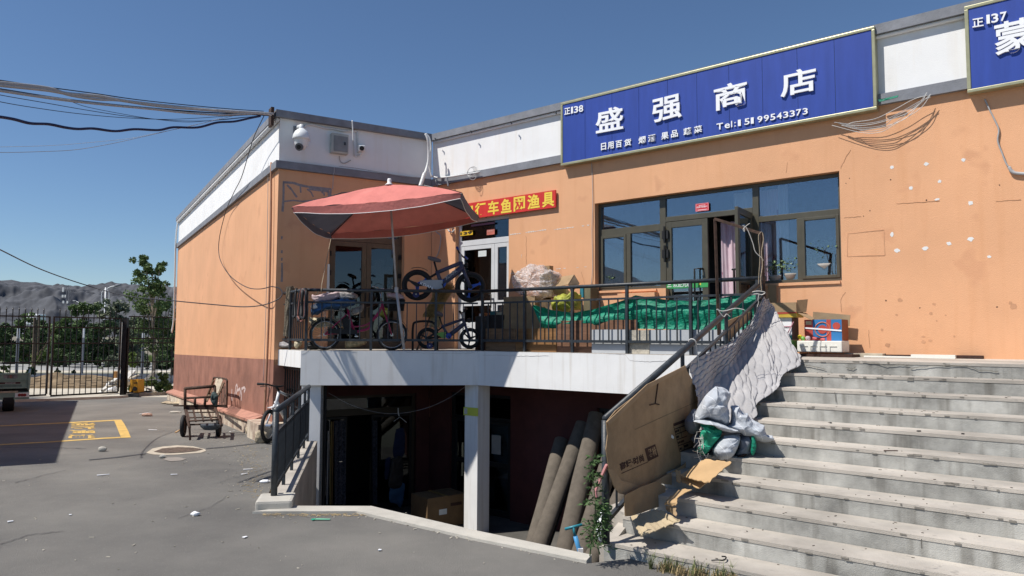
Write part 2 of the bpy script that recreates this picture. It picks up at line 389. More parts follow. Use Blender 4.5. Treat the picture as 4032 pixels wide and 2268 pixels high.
wallface(WS, .25, 15.4, -.2, 3.54, [], .25, m_orange)
mb = MB(); mb.fb(WS, 0, .25, -.001, -.25, -.2, 3.54)
# brown lower wall, its top edge falls a little towards the far end
mb = MB()
zt0, zt1 = -.2, -.43
# orange strip between sloping paint line and wall
q = [WS(0.0, .003, -2.4), WS(15.4, .003, -2.4), WS(15.4, .003, zt1), WS(0.0, .003, zt0)]
mb.slab(q, WS.n * -.26); part(mb, 'painted_plinth', m_brown, B)
mb = MB(); mb.slab([WS(0.26, -.002, -.5), WS(15.4, -.002, -.5), WS(15.4, -.002, -.1), WS(0.26, -.002, -.1)], WS.n * -.2); part(mb, 'wall', m_orange, B)
mb = MB(); mb.fb(WF, 0, .62, .003, -.25, -3.3, -.3); part(mb, 'painted_plinth', m_brown, B)
# basement walls under the same planes
BD = (WF.px(1266, 1560)[0] + .02, WF.px(1640, 1560)[0])       # basement double door in the wing wall
BG = (fx(1772, 1600)[0], fx(2010, 1600)[0])                   # glazed basement doors
BW = (fx(2350, 1600)[0], fx(2560, 1600)[0])
wallface(WF, .62, WL_, -3.3, -.30, [(BD[0], BD[1], -3.31, -.95)], .25, m_red, 'basement_wall')
wallface(FA, CORN, -.2, -3.3, -.02, [(BG[0], BG[1], -3.31, -.90), (BW[0], BW[1], -2.6, -1.0)], .25, m_red, 'basement_wall')
mb = MB(); mb.fb(FA, -.2, .0, 0, -.25, -3.3, -.02); part(mb, 'basement_wall', m_red, B)
# interior shell (dark rooms, floor, roof)
poly = [FA(FEND - .02, -.26, 0), FA(CORN + .1, -.26, 0), WF(.25, -.26, 0), WS(15.3, -.26, 0), Vector((3, 38, 0)), Vector((16, 14, 0))]
pl = [(p.x, p.y) for p in poly]
mb = MB(); mb.prism(pl, 3.40, 3.50); part(mb, 'roof', m_grey, B)
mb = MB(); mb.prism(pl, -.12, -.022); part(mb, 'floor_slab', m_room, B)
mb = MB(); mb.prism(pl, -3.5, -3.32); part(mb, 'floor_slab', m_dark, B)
mb = MB()
for a, b in ((3, 4), (4, 5), (5, 0)):
    P, Q = poly[a], poly[b]; mb.slab([P + Vector((0, 0, -3.3)), Q + Vector((0, 0, -3.3)), Q + Vector((0, 0, 3.4)), P + Vector((0, 0, 3.4))], (P - Q).cross(Vector((0, 0, 1))).normalized() * -.2)
part(mb, 'rear_wall', m_orange, B)
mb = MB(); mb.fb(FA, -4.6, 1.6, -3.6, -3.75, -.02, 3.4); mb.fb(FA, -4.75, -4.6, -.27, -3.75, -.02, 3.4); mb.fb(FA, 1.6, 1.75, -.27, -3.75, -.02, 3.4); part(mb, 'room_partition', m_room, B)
mb = MB(); mb.fb(FA, D9[0] - .3, D9[1] + .3, -1.1, -1.2, -.02, 3.3); mb.fb(FA, -7.6, -2.2, -1.8, -1.9, -3.3, -.1); mb.fb(FA, CORN + .3, -4.76, -2.5, -2.6, -.02, 3.4); mb.fb(WF, .3, WL_ - .3, -1.9, -2.0, -3.3, 3.4); part(mb, 'room_partition', m_dark, B)  # near-black blocks added close behind the doors, standing in for unlit rooms
# bands, parapet, coping
def band(fr, a0, a1, o, z0, z1, mat, name, back=-.25):
    mb = MB(); mb.fb(fr, a0, a1, back, o, z0, z1); return part(mb, name, mat, B, bev=0)
band(FA, CORN, FEND, .07, 3.54, 3.69, m_grey, 'lower_band')
band(WF, -.07, WL_ - .02, .07, 3.545, 3.695, m_grey, 'lower_band'); band(WS, .25, 15.5, .07, 3.545, 3.695, m_grey, 'lower_band')
band(FA, CORN, FEND, .0, 3.69, 4.55, m_white, 'parapet'); band(WF, 0, WL_ - .02, 0, 3.695, 4.555, m_white, 'parapet'); band(WS, .25, 15.4, 0, 3.695, 4.555, m_white, 'parapet')
band(FA, CORN, FEND, .10, 4.55, 4.69, m_grey, 'coping'); band(WF, -.10, WL_ - .02, .10, 4.555, 4.695, m_grey, 'coping'); band(WS, .25, 15.5, .10, 4.555, 4.695, m_grey, 'coping')
mb = MB(); mb.tube([WS(.0, .05, 4.52), WS(15.4, .05, 4.52)], .045, 8); part(mb, 'moulding', m_white, B, smooth=True)
mb = MB(); mb.tube([FA(CORN + .05, .03, 4.525), FA(FEND, .03, 4.525)], .03, 8); part(mb, 'moulding', m_white, B, smooth=True)
# plinth ledge along the side wall: red cap, peeling white face
mb = MB(); mb.slab([WS(.7, .003, -1.33), WS(15.4, .003, -1.72), WS(15.4, .24, -1.80), WS(.7, .24, -1.42)], (0, 0, -.05)); part(mb, 'plinth_cap', M('faded_red_tile', (.44, .22, .16), .85, .15, 4), B)
m_peel = M('peeling_whitewash', (.62, .56, .44), .9, .25, 2.4, .4, 40, col2=(.22, .13, .10))
mb = MB(); mb.slab([WS(.7, .20, -2.5), WS(15.4, .20, -2.5), WS(15.4, .20, -1.86), WS(.7, .20, -1.475)], WS.n * -.19); part(mb, 'plinth', m_peel, B)
mb = MB(); mb.fb(WS, -.3, .69, -.2, .32, -2.4, -1.40); part(mb, 'plinth', m_peel, B)
# ---- balcony slab
m_under = M('slab_soffit', (.20, .16, .14), .9, .1, 3)
cl = BL(0, 0, 0); cc = Vector((-.60, 13.45, 0)); ce = BR(BRs + .05, 0, 0); bs = BS(BSs - .02, 0, 0)
mb = MB(); mb.prism([(p.x, p.y) for p in (cl, cc, ce, FA(-.02, .0, 0), FA(CORN + .03, .002, 0), WF(.08, .002, 0), bs)], -.31, -.006); part(mb, 'balcony_slab', m_slabw, B)
mb = MB(); mb.fb(BL, .0, BLs, -.22, -.0, -.62, -.31); mb.fb(BR, .0, BRs + .05, -.22, .0, -.621, -.31); part(mb, 'edge_beam', m_slabw, B)
mb = MB(); mb.prism([(p.x, p.y) for p in (BL(.02, -.03, 0), BL(BLs - .02, -.03, 0), BR(BRs, -.03, 0), FA(-.04, .02, 0), FA(CORN + .08, .02, 0), WF(.1, .02, 0), BS(BSs - .05, -.03, 0))], -.004, .0); part(mb, 'balcony_floor', m_conc, B)
# columns
def col(P, t, out, w, d, name='column', z0=-3.3, z1=-.621):
    fr = Fr(P, t, out); mb = MB(); mb.fb(fr, -w, 0, -d, 0, z0, z1); return part(mb, name, m_slabw, B, bev=.008)
col((-.612, 13.475), (.7694, -.6388), (-1, -1), .325, .33)
mb = MB(); mb.fb(BL, .005, .345, -.45, -.11, -3.3, -.311); part(mb, 'column', m_slabw, B)
m_tile = M('exposed_tile_edge', (.30, .29, .27), .8, .3, 30, stretch=(1, 1, 5))
mb = MB(); mb.fb(BL, .347, .375, -.44, -.15, -3.3, -.625); part(mb, 'column_edge_strip', m_tile, B)
mb = MB(); mb.fb(FA, FEND - .5, FEND + .4, -.3, -.9, 0, 4.4)
# ---- window frames, doors ------------------------------------------------
def frame_part(fr, rects, o0, o1, mat, parent, name, bev=.004, label=None):
    mb = MB()
    for (a0, a1, z0, z1) in rects: mb.fb(fr, a0, a1, o0, o1, z0, z1)
    return part(mb, name, mat, parent, label=label, bev=bev)
def pane(fr, a0, a1, z0, z1, o, parent, mat=None, label=None):
    mb = MB(); mb.fb(fr, a0, a1, o - .006, o, z0, z1); return part(mb, 'pane', mat or m_glass, parent, label)
FO = -.12
A = lambda x, y=900: FA.px(x, y, FO)[0]
Z = lambda x, y: FA.px(x, y, FO)[1]
ms = [UW[0], A(2598), A(2621), A(2964), A(2988), UW[1]]
zt, zb = 2.69, 1.09
ztr = 2.13; zdr = 2.22
t = .055
# left window
lx0, lx1 = ms[0], ms[2]
ztL0, ztL1 = Z(2400, 928), Z(2400, 902)
mv0, mv1 = A(2465), A(2482)
wl = frame_part(FA, [(lx0, lx1, zt - t, zt), (lx0, lx1, zb, zb + t), (lx0, lx0 + t, zb + t, zt - t), (ms[1], ms[2], zb + t, zt - t), (lx0 + t, ms[1], ztL0, ztL1), (mv0, mv1, zb + t, ztL0)], FO - .06, FO, m_olive, B, 'window')
frame_part(FA, [(lx0 + t, lx0 + t + .045, zb + t, ztL0), (mv0 - .045, mv0, zb + t, ztL0), (lx0 + t + .045, mv0 - .045, zb + t, zb + t + .045), (lx0 + t + .045, mv0 - .045, ztL0 - .045, ztL0)], FO - .05, FO + .012, m_olive, wl, 'sash')
pane(FA, lx0 + t, ms[1], ztL1, zt - t, FO - .03, wl); pane(FA, lx0 + t + .045, mv0 - .045, zb + t + .045, ztL0 - .045, FO - .02, wl); pane(FA, mv1, ms[1], zb + t, ztL0, FO - .03, wl)
# right window
zR0, zR1 = Z(3100, 864), Z(3100, 842); rv0, rv1 = A(3137), A(3156); rx1 = UW[1]
wr = frame_part(FA, [(ms[3], rx1, zt - t, zt), (ms[3], rx1, zb, zb + t), (ms[3], ms[4], zb + t, zt - t), (rx1 - t, rx1, zb + t, zt - t), (ms[4], rx1 - t, zR0, zR1), (rv0, rv1, zb + t, zR0)], FO - .06, FO, m_olive, B, 'window')
frame_part(FA, [(rv1, rv1 + .045, zb + t, zR0), (rx1 - t - .045, rx1 - t, zb + t, zR0), (rv1 + .045, rx1 - t - .045, zb + t, zb + t + .045), (rv1 + .045, rx1 - t - .045, zR0 - .045, zR0)], FO - .05, FO + .012, m_olive, wr, 'sash')
pane(FA, ms[4], rx1 - t, zR1, zt - t, FO - .03, wr); pane(FA, ms[4], rv0, zb + t, zR0, FO - .03, wr); pane(FA, rv1 + .045, rx1 - t - .045, zb + t + .045, zR0 - .045, FO - .02, wr)
# transom over the door
zh0, zh1 = Z(2700, 866), Z(2700, 846)
tw_ = frame_part(FA, [(ms[2] + .001, ms[3] - .001, zt - t, zt), (ms[2] + .001, ms[3] - .001, zh0, zh1)], FO - .06, FO, m_olive, B, 'transom_window')
pane(FA, ms[2], ms[3], zh1, zt - t, FO - .03, tw_)
# closed door leaf
dl0, dl1 = A(2621), A(2786); top = zh0 - .01; st = .11
def leaf(fr, a0, a1, z0, z1, o, st, mat, name='door_leaf', midz=None, g=None, th=.05, bot=.2, label=None):
    r = [(a0, a0 + st, z0, z1), (a1 - st, a1, z0, z1), (a0 + st, a1 - st, z1 - st, z1), (a0 + st, a1 - st, z0, z0 + bot)]
    if midz: r.append((a0 + st, a1 - st, midz - .05, midz + .05))
    p = frame_part(fr, r, o - th, o, mat, B, name, label=label)
    if midz: pane(fr, a0 + st, a1 - st, z0 + bot, midz - .05, o - th / 2, p, g); pane(fr, a0 + st, a1 - st, midz + .05, z1 - st, o - th / 2, p, g)
    else: pane(fr, a0 + st, a1 - st, z0 + bot, z1 - st, o - th / 2, p, g)
    return p
zm = Z(2700, 1122)
L1 = leaf(FA, dl0 + .01, dl1, .01, top, FO + .005, .10, m_olive, midz=zm)
mb = MB()
for zz in (Z(2621, 925), Z(2621, 1000)): mb.fb(FA, dl0 - .055, dl0 + .065, FO + .005, FO + .04, zz - .07, zz + .07); mb.tube([FA(dl0 + .002, FO + .05, zz - .14), FA(dl0 + .002, FO + .05, zz + .14)], .018, 8)
part(mb, 'hinge', m_black, L1)
def pull(fr, a, o, z0, z1, sgn, parent, dep=.07, w=.12):
    mb = MB(); x1 = a + sgn * w
    mb.tube([fr(x1, o, z1), fr(x1 - sgn * .02, o + dep, z1), fr(a, o + dep, z1), fr(a, o + dep, z0), fr(x1 - sgn * .02, o + dep, z0), fr(x1, o, z0)], .014, 8)
    return part(mb, 'door_handle', m_black, parent, smooth=True)
pull(FA, A(2741), FO + .01, Z(2741, 1195), Z(2741, 1060), 1, L1)
# sticker with welcome lettering across the closed leaf
m_gst = M('green_sticker', (.05, .34, .10), .5, .15, 6)
s0, z0 = FA.px(2619, 1133, FO + .01); s1, z1 = FA.px(2784, 1108, FO + .01)
mb = MB(); mb.fb(FA, dl0 + .012, dl1 - .002, FO + .0055, FO + .0095, z0 - .02, z0 + .115)
stk = solo(mb, 'welcome_sticker', m_gst, 'green strip sticker with white welcome lettering across the closed shop door leaf', 'sticker')
LT = letters('三 欢迎光临', FA(dl0 + .03, FO + .0095, z0 + .0), FA.t * .44, Vector((0, 0, .095)), offset=.012, extrude=.0); part(LT, 'lettering', m_letter, stk)
mb = MB(); mb.fb(FA, dl0 + .60, dl0 + .64, FO + .0097, FO + .011, z0 + .02, z0 + .10); part(mb, 'bottle_print', M('yellow_print', (.7, .55, .08)), stk)
# open leaf, swung out about 75 degrees
Hp = FA(ms[3] - .02, FO + .02, 0); ang = radians(95)
tdir = (-FA.t * cos(ang) + FA.n * sin(ang)); OL = Fr((Hp.x, Hp.y), tdir, (1, -.2))
OL = Fr((Hp.x, Hp.y), (tdir.x, tdir.y), (-FA.t.x, -FA.t.y))
Lw = (dl1 - dl0) - .02
L2 = leaf(OL, .0, Lw, .01, top, .02, .10, m_olive, midz=zm, label='door leaf swung open')
pull(OL, Lw - .12, .02, .55, 1.28, 1, L2, .06, .1)
# curtain hanging in the doorway and behind the right window
m_curt = M('pink_white_curtain', (.85, .80, .82), .85, .10, 1.2, 0, col2=(.72, .42, .52), stretch=(1, 1, .55), trans=.25, spk=9, spkc=(.45, .10, .2))
def curtain(a0, a1, z0, z1, o, label, amp=.035, n=60):
    def fn(u, v):
        return FA(a0 + (a1 - a0) * u, o + amp * sin(u * (a1 - a0) * 38) * (1 - .3 * v) + .01 * sin(u * 60 + v * 5), z0 + (z1 - z0) * v)
    mb = MB(); mb.grid(n, 12, fn); return solo(mb, 'curtain', m_curt, label, 'curtain', smooth=True)
curtain(FA.px(2836, 900, FO - .25)[0], FA.px(2962, 900, FO - .25)[0], .02, 2.16, FO - .25, 'pink and white curtain with floral dots hanging inside the open shop doorway')
curtain(FA.px(2985, 900, FO - .25)[0], FA.px(3090, 900, FO - .25)[0], 1.1, 2.62, FO - .25, 'pale pink curtain behind the left half of the right shop window', .03)
m_wcurt = M('white_net_curtain', (.75, .78, .80), .9, .05, 3, trans=.3)
def fn(u, v): return FA(FA.px(3066, 900, FO - .18)[0] + .16 * u, FO - .18 + .03 * sin(u * 9), 1.1 + 1.55 * v)
mb = MB(); mb.grid(20, 10, fn); solo(mb, 'curtain', m_wcurt, 'white rolled net curtain hanging behind the right shop window', 'curtain', smooth=True)
mb = MB(); mb.grid(20, 10, lambda u, v: FA(A(2860) + .55 * u, FO - .32 + .03 * sin(u * 20), 2.28 + .36 * v)); solo(mb, 'curtain', m_wcurt, 'pale curtain behind the glass strip over the shop door', 'curtain', smooth=True)
# wall reveal sides + low brick sill wall left of door (orange stub)
mb = MB(); mb.fb(FA, A(2460), A(2604), .0, .14, .0, 1.02); part(mb, 'wall_stub', m_orange, B)
mb = MB(); mb.fb(FA, UW[0] + .02, ms[1], -.0, .03, 1.05, 1.085); part(mb, 'window_sill', m_orange, B)
mb = MB(); mb.fb(FA, ms[4], UW[1] - .02, -.0, .025, 1.045, 1.088); part(mb, 'window_sill', m_orange, B)
mb = MB(); mb.fb(FA, ms[2] + .01, ms[3] - .01, -.26, .25, .001, .03); part(mb, 'threshold', m_conc, B)
# ---- white door 139
o9 = -.10; a9 = lambda x: FA.px(x, 1000, o9)[0]; z9 = lambda x, y: FA.px(x, y, o9)[1]
e0, e1 = D9; zt9a, zt9b = z9(1900, 957), z9(1900, 941)
d9 = frame_part(FA, [(e0, e0 + .07, 0, 2.72), (e1 - .05, e1, 0, 2.72), (e0 + .07, e1 - .05, 2.65, 2.72), (e0 + .07, e1 - .05, zt9a - .03, zt9b)], o9 - .06, o9, m_wframe, B, 'door_frame')
pane(FA, e0 + .07, e1 - .05, zt9b, 2.65, o9 - .03, d9, m_dglass)
am = a9(1946)
La = leaf(FA, e0 + .075, am, .01, zt9a - .035, o9 - .005, .085, m_wframe, midz=.95, g=m_dglass, bot=.55)
Lb = leaf(FA, am + .006, e1 - .055, .01, zt9a - .035, o9 - .005, .085, m_wframe, midz=.95, g=m_dglass, bot=.55)
pull(FA, am - .04, o9, .85, 1.12, -1, La, .05, .08)
mb = MB()
for zz in (1.95, 1.55, 1.2): mb.fb(FA, e1 - .06, e1 - .02, o9, o9 + .02, zz - .06, zz + .06)
part(mb, 'hinge', m_wframe, Lb)
m_paper = M('pale_paper', (.62, .66, .66), .8, .04, 5)
mb = MB(); q0 = FA.px(1880, 1011, o9); q1 = FA.px(1912, 985, o9); mb.fb(FA, q0[0], q1[0], o9 - .028, o9 - .024, q0[1], q1[1]); solo(mb, 'notice_paper', m_paper, 'small pale paper notice stuck on the glass of the white door', 'paper')
# ---- brown double door in the wing
ow = -.14; aw = lambda x: WF.px(x, 1000, ow)[0]; zw = lambda x, y: WF.px(x, y, ow)[1]
g0, g1 = WD; gt = .07; wz0, wz1 = zw(1440, 955), zw(1440, 932)
dW = frame_part(WF, [(g0, g0 + gt, 0, 2.56), (g1 - gt, g1, 0, 2.56), (g0 + gt, g1 - gt, 2.49, 2.56), (g0 + gt, g1 - gt, wz0, wz1)], ow - .06, ow, m_bronze, B, 'door_frame')
m_wg = glassM('wing_door_glass', (.4, .42, .44), .04)
pane(WF, g0 + gt, g1 - gt, wz1, 2.49, ow - .03, dW, m_wg)
am = aw(1444)
LWa = leaf(WF, g0 + gt, am, .01, wz0 - .005, ow - .005, .10, m_bronze, bot=.15, g=m_wg)
LWb = leaf(WF, am + .006, g1 - gt, .01, wz0 - .005, ow - .005, .10, m_bronze, bot=.15, g=m_wg)
pull(WF, am - .04, ow, .65, 1.16, -1, LWa, .06, .12); pull(WF, am + .05, ow, .65, 1.16, 1, LWb, .06, .12)
mb = MB()
for xx in (g0 + .05, g1 - .05):
    for zz in (1.95, 1.55): mb.fb(WF, xx - .03, xx + .03, ow, ow + .03, zz - .05, zz + .05)
part(mb, 'hinge', m_black, dW)
mb = MB(); mb.fb(WF, aw(1470), aw(1550), ow - .10, ow - .095, .1, 1.75); solo(mb, 'paper_covering', M('grey_paper', (.68, .67, .62), .85, .12, 2), 'grey paper sheet covering the inside of the right leaf of the brown door', 'paper')
mb = MB(); c = WF.pt(1493, 1050, ow - .09); mb.slab([WF.pt(1474, 1023, ow - .085), WF.pt(1514, 1022, ow - .085), WF.pt(1510, 1070, ow - .085), WF.pt(1503, 1090, ow - .085), WF.pt(1476, 1080, ow - .085)], WF.n * .004); solo(mb, 'notice_paper', m_letter, 'curled white paper sheet on the brown wing door', 'paper')
# white edge strips of plaster beside the brown door
mb = MB(); mb.slab([WF.pt(1290, 1040, .003), WF.pt(1298, 1040, .003), WF.pt(1296, 1200, .003), WF.pt(1284, 1200, .003)], WF.n * .004); part(mb, 'bare_plaster_strip', m_white, B)
# ---- basement doors (dark)
m_bfr = M('basement_door_frame', (.045, .036, .022), .5, .1, 4)
m_bdark = M('basement_black_frame', (.012, .013, .015), .5, .1, 4)
b0, b1 = BD; ob = -.08; ab = lambda x: WF.px(x, 1640, ob)[0]; zb_ = lambda x, y: WF.px(x, y, ob)[1]
hz0, hz1 = zb_(1400, 1636), zb_(1400, 1610)
db = frame_part(WF, [(b0, b0 + .06, -3.3, -.95), (b1 - .06, b1, -3.3, -.95), (b0 + .06, b1 - .06, -1.01, -.95), (b0 + .06, b1 - .06, hz0, hz1)], ob - .06, ob, m_bfr, B, 'basement_door_frame')
pane(WF, b0 + .06, b1 - .06, hz1, -1.01, ob - .03, db, m_dglass)
x1, x2 = ab(1368), ab(1463)
leaf(WF, b0 + .065, x1, -3.29, hz0 - .01, ob, .05, m_bdark, 'basement_door_leaf', g=m_dglass, bot=.1)
leaf(WF, x2, b1 - .065, -3.29, hz0 - .01, ob, .05, m_bdark, 'basement_door_leaf', g=m_dglass, bot=.1)
c0, c1 = BG; oc = -.06
zc0, zc1 = FA.px(1960, 1842, oc)[1], FA.px(1960, 1822, oc)[1]
dbg = frame_part(FA, [(c0, c0 + .07, -3.3, -.9), (c1 - .05, c1, -3.3, -.9), (c0 + .07, c1 - .05, -.97, -.9), (c0 + .07, c1 - .05, FA.px(1960, 1655, oc)[1] - .02, FA.px(1960, 1655, oc)[1] + .04)], oc - .06, oc, m_bdark, B, 'basement_door_frame')
zx = FA.px(1960, 1655, oc)[1]
pane(FA, c0 + .07, c1 - .05, zx + .04, -.97, oc - .03, dbg, m_dglass)
cm = (c0 + c1) / 2 - .28
m_sheet = M('backing_sheet', (.14, .175, .185), .8, .08, 2)
for p0, p1 in ((c0 + .075, cm), (cm + .01, c1 - .055)):
    lf = leaf(FA, p0, p1, -3.29, zx - .03, oc - .002, .06, m_bdark, 'basement_door_leaf', midz=(zc0 + zc1) / 2, g=m_glass, bot=.12)
mb = MB(); mb.fb(FA, c0 + .1, c1 - .08, oc - .12, oc - .11, -3.2, zx - .05); part(mb, 'door_backing', m_sheet, B)
mb = MB(); q0 = FA.px(1936, 1786, oc); q1 = FA.px(1972, 1716, oc); mb.fb(FA, q0[0], q1[0], oc + .001, oc + .004, q0[1], q1[1]); solo(mb, 'notice_paper', M('grey_notice', (.40, .40, .38)), 'blank grey notice taped on the glazed basement door right of the white column', 'paper')
bw = frame_part(FA, [(BW[0], BW[0] + .06, -2.6, -1.0), (BW[0] + .06, BW[1], -1.06, -1.0), (BW[0] + .06, BW[1], -2.6, -2.54)], -.12, -.07, m_bdark, B, 'basement_window')
pane(FA, BW[0] + .06, BW[1], -2.54, -1.06, -.1, bw, m_dglass)
# plaster patches, cracks, scrape marks on the shop front (flat marks, 2-3 mm proud)
m_patch = M('white_filler', (.74, .74, .72), .85, .05, 20)
def blob(fr, x, y, r, n=11, asp=1.0, o=.0025, jag=.25, mat=m_patch, name='filler_patch'):
    a, z = fr.px(x, y, 0); mb = MB(); rs = [r * (1 + jag * (random.random() - .5) * 2) for _ in range(n)]
    mb.slab([fr(a + rs[k] * cos(2 * pi * k / n), o, z + asp * rs[k] * sin(2 * pi * k / n)) for k in range(n)], fr.n * -.002)
    return part(mb, name, mat, B)
for x, y, r, asp in [(3512, 659, .027, 1), (3648, 646, .03, .8), (3793, 630, .026, .9), (3700, 714, .022, .9), (3587, 740, .022, 1.2), (3690, 785, .028, .5), (3822, 799, .03, 1), (3512, 924, .018, 2.2), (3533, 986, .034, .85), (3642, 979, .038, .8), (3737, 959, .03, .9), (3821, 941, .035, .9), (3895, 1011, .025, .6), (3831, 667, .0, 1)]:
    if r: blob(FA, x, y, r, 13, asp)
m_scr = M('scraped_line', (.72, .66, .60), .9, .12, 30)
def scrape(fr, x0, y0, x1, y1, n, w=.018, mat=m_scr, o=.0025, gap=.35):
    A0 = fr.px(x0, y0); A1 = fr.px(x1, y1); mb = MB()
    for i in range(n):
        if random.random() < gap: continue
        u0 = i / n; u1 = (i + .9) / n
        a0 = A0[0] + (A1[0] - A0[0]) * u0; a1 = A0[0] + (A1[0] - A0[0]) * u1; z0 = A0[1] + (A1[1] - A0[1]) * u0; z1 = A0[1] + (A1[1] - A0[1]) * u1
        d = Vector((a1 - a0, z1 - z0)); d = Vector((-d.y, d.x)).normalized() * w * random.uniform(.3, 1)
        mb.slab([fr(a0, o, z0), fr((a0 + a1) / 2 + d.x * .3, o, (z0 + z1) / 2 - d.y * .5), fr(a1, o, z1), fr(a1 + d.x * .4, o, z1 + d.y * .7), fr(a0 + d.x, o, z0 + d.y)], fr.n * -.0015)
    if mb.v: part(mb, 'scrape_mark', mat, B)
scrape(FA, 2008, 925, 2152, 905, 16, .02, gap=.1); scrape(FA, 2182, 905, 2322, 887, 14, .016); scrape(FA, 2160, 1062, 2322, 1050, 16, .014, gap=.5); scrape(FA, 2010, 1077, 2060, 1073, 6, .012)
scrape(FA, 2054, 1015, 2056, 1000, 2, .02, gap=0)
m_glue0 = None
def stroke(fr, pts, w, mat, name='glue_mark', o=.003):
    P = [fr.px(x, y) for x, y in pts]; mb = MB()
    for i in range(len(P) - 1):
        d = Vector((P[i + 1][0] - P[i][0], P[i + 1][1] - P[i][1])); 
        if d.length < 1e-6: continue
        nrm = Vector((-d.y, d.x)).normalized(); w0 = w * random.uniform(.7, 1.2) / 2; w1 = w * random.uniform(.7, 1.2) / 2
        mb.slab([fr(P[i][0] - nrm.x * w0, o, P[i][1] - nrm.y * w0), fr(P[i + 1][0] - nrm.x * w1, o, P[i + 1][1] - nrm.y * w1), fr(P[i + 1][0] + nrm.x * w1, o, P[i + 1][1] + nrm.y * w1), fr(P[i][0] + nrm.x * w0, o, P[i][1] + nrm.y * w0)], fr.n * -.002)
        o += .00015
    return part(mb, name, mat, B)
m_crack = M('hairline_crack', (.42, .22, .12), .95, .1)
def crack(pts, w=.006, fr=FA, mat=m_crack, jit=3):
    P = []
    for (a, b), (c, d) in zip(pts, pts[1:]):
        n = max(2, int(hypot(c - a, d - b) / 9))
        for i in range(n): P.append((a + (c - a) * i / n + random.uniform(-jit, jit) * .5, b + (d - b) * i / n + random.uniform(-jit, jit) * .5))
    P.append(pts[-1]); stroke(fr, P, w, mat, 'crack', .0025)
# scraped old notice outline on the wing wall
m_glue = M('old_glue', (.30, .27, .27), .9, .15, 20)
z6 = lambda x, y: (1100 + x / 3.623, 480 + y / 3.623)
for pts, ww in [([(50, 860), (200, 870), (300, 905), (440, 930), (740, 960)], .05), ([(60, 860), (60, 1000), (55, 1130), (45, 1280)], .04), ([(60, 1135), (200, 1120), (330, 1135), (480, 1120)], .03), ([(690, 970), (705, 1020), (715, 1070)], .05), ([(110, 900), (170, 960), (210, 1020), (250, 1075)], .035), ([(300, 920), (305, 1010)], .04), ([(395, 960), (450, 1000), (485, 1070)], .035), ([(600, 1000), (640, 1020), (640, 1055)], .03), ([(420, 950), (690, 985)], .06), ([(490, 1110), (620, 1105)], .03), ([(735, 960), (730, 1080)], .03)]:
    stroke(WF, [z6(*p) for p in pts], ww, m_glue)
for y in (930, 985, 1015, 1060): stroke(WF, [(1110, y), (1109, y + 12)], .03, m_glue)
stroke(WF, [(1110, 1035), (1111, 1070), (1109, 1110)], .04, m_glue)
for pts in ([(3325, 858), (3390, 853)], [(3530, 803), (3640, 796), (3700, 790)], [(3920, 795), (4020, 786)], [(3310, 665), (3330, 620), (3350, 590)], [(3330, 1150), (3310, 1180), (3315, 1230)], [(3420, 1300), (3425, 1370)], [(2072, 930), (2073, 1040)], [(2290, 1070), (2305, 1130), (2330, 1180)], [(3100, 640), (3095, 680)]): crack(pts, .005)
for pts in ([(3338, 920), (3480, 905)], [(3338, 920), (3336, 1010)], [(3480, 905), (3484, 1005)], [(3336, 1010), (3484, 1005)]): crack(pts, .010, mat=M('faint_outline', (.60, .32, .18), .95, .1), jit=1)
for i in range(14):
    x, y = random.uniform(3420, 4020), random.uniform(1180, 1370); blob(FA, x, y, random.uniform(.012, .035), 9, random.uniform(.4, 1.2), mat=M('scuff', (.60, .32, .18), .95, .1), name='scuff_mark')
for i in range(10):
    x, y = random.uniform(3330, 4000), random.uniform(700, 1350); blob(FA, x, y, random.uniform(.006, .010), 7, 1, mat=m_print, name='nail_hole')
m_wcrack = M('slab_crack', (.50, .48, .45), .95, .1)
for pts in ([(1900, 1398), (2050, 1402), (2160, 1400)], [(2460, 1395), (2480, 1420), (2560, 1424), (2630, 1420)], [(2380, 1392), (2460, 1395)]): crack(pts, .004, BR, m_wcrack)
for pts in ([(1189, 1395), (1200, 1392), (1215, 1380)], [(1600, 1388), (1750, 1392), (1870, 1390)], [(1300, 1380), (1400, 1384)]): crack(pts, .004, BL, m_wcrack)
# chalk scrawl on the side wall
m_chalk = M('chalk', (.62, .50, .48), .9, .1, 30)
z2 = lambda x, y: (640 + x / 4.262, 1450 + y / 4.262)
for pts in [[(1168, 350), (1165, 450), (1172, 550)], [(1210, 470), (1225, 400), (1235, 300), (1250, 270), (1262, 330), (1240, 440)], [(1262, 380), (1300, 340), (1310, 400), (1300, 480)], [(1320, 380), (1330, 460), (1325, 540)], [(1330, 350), (1370, 320), (1395, 350), (1370, 400)]]:
    stroke(WS, [z2(*p) for p in pts], .06, m_chalk, 'chalk_mark', .006)
mb = MB()
# ================================================================== STAIRS
SB = thing('entrance_steps', 'broad grey concrete steps climbing to the shop platform', 'steps', (3, 6, -1.6))
def stairL(q):   # left boundary point of the flight at distance q along the stair normal
    k = (q - 5.5) / 4.52; return Vector((.80, 6.47, 0)) + (Vector((3.50, 10.12, 0)) - Vector((.80, 6.47, 0))) * k
def nline(q, s): # point on the line n.p = q, s metres right of the left boundary
    return stairL(q) + ST * s
W_ = 11.0
def tread(q0, q1, z, z0, name, mat, parent, lip=0.0):
    mb = MB(); a, b, c, d = nline(q0, 0), nline(q0, W_), nline(q1, W_), nline(q1, 0)
    mb.prism([(p.x, p.y) for p in (a, b, c, d)], z0, z); return part(mb, name, mat, parent)
for k in range(0, 11):
    q0 = 9.0 - .35 * k; q1 = 11.165 if k == 0 else q0 + .35
    z = -.15 * k
    ob = tread(q0, q1 + (.0 if k == 0 else .0), z - .03, -1.75, 'step', m_riser, SB)
    tread(q0 - .005, q1 + (-.005 if k else 0), z, z - .0299, 'tread', m_conc, SB)
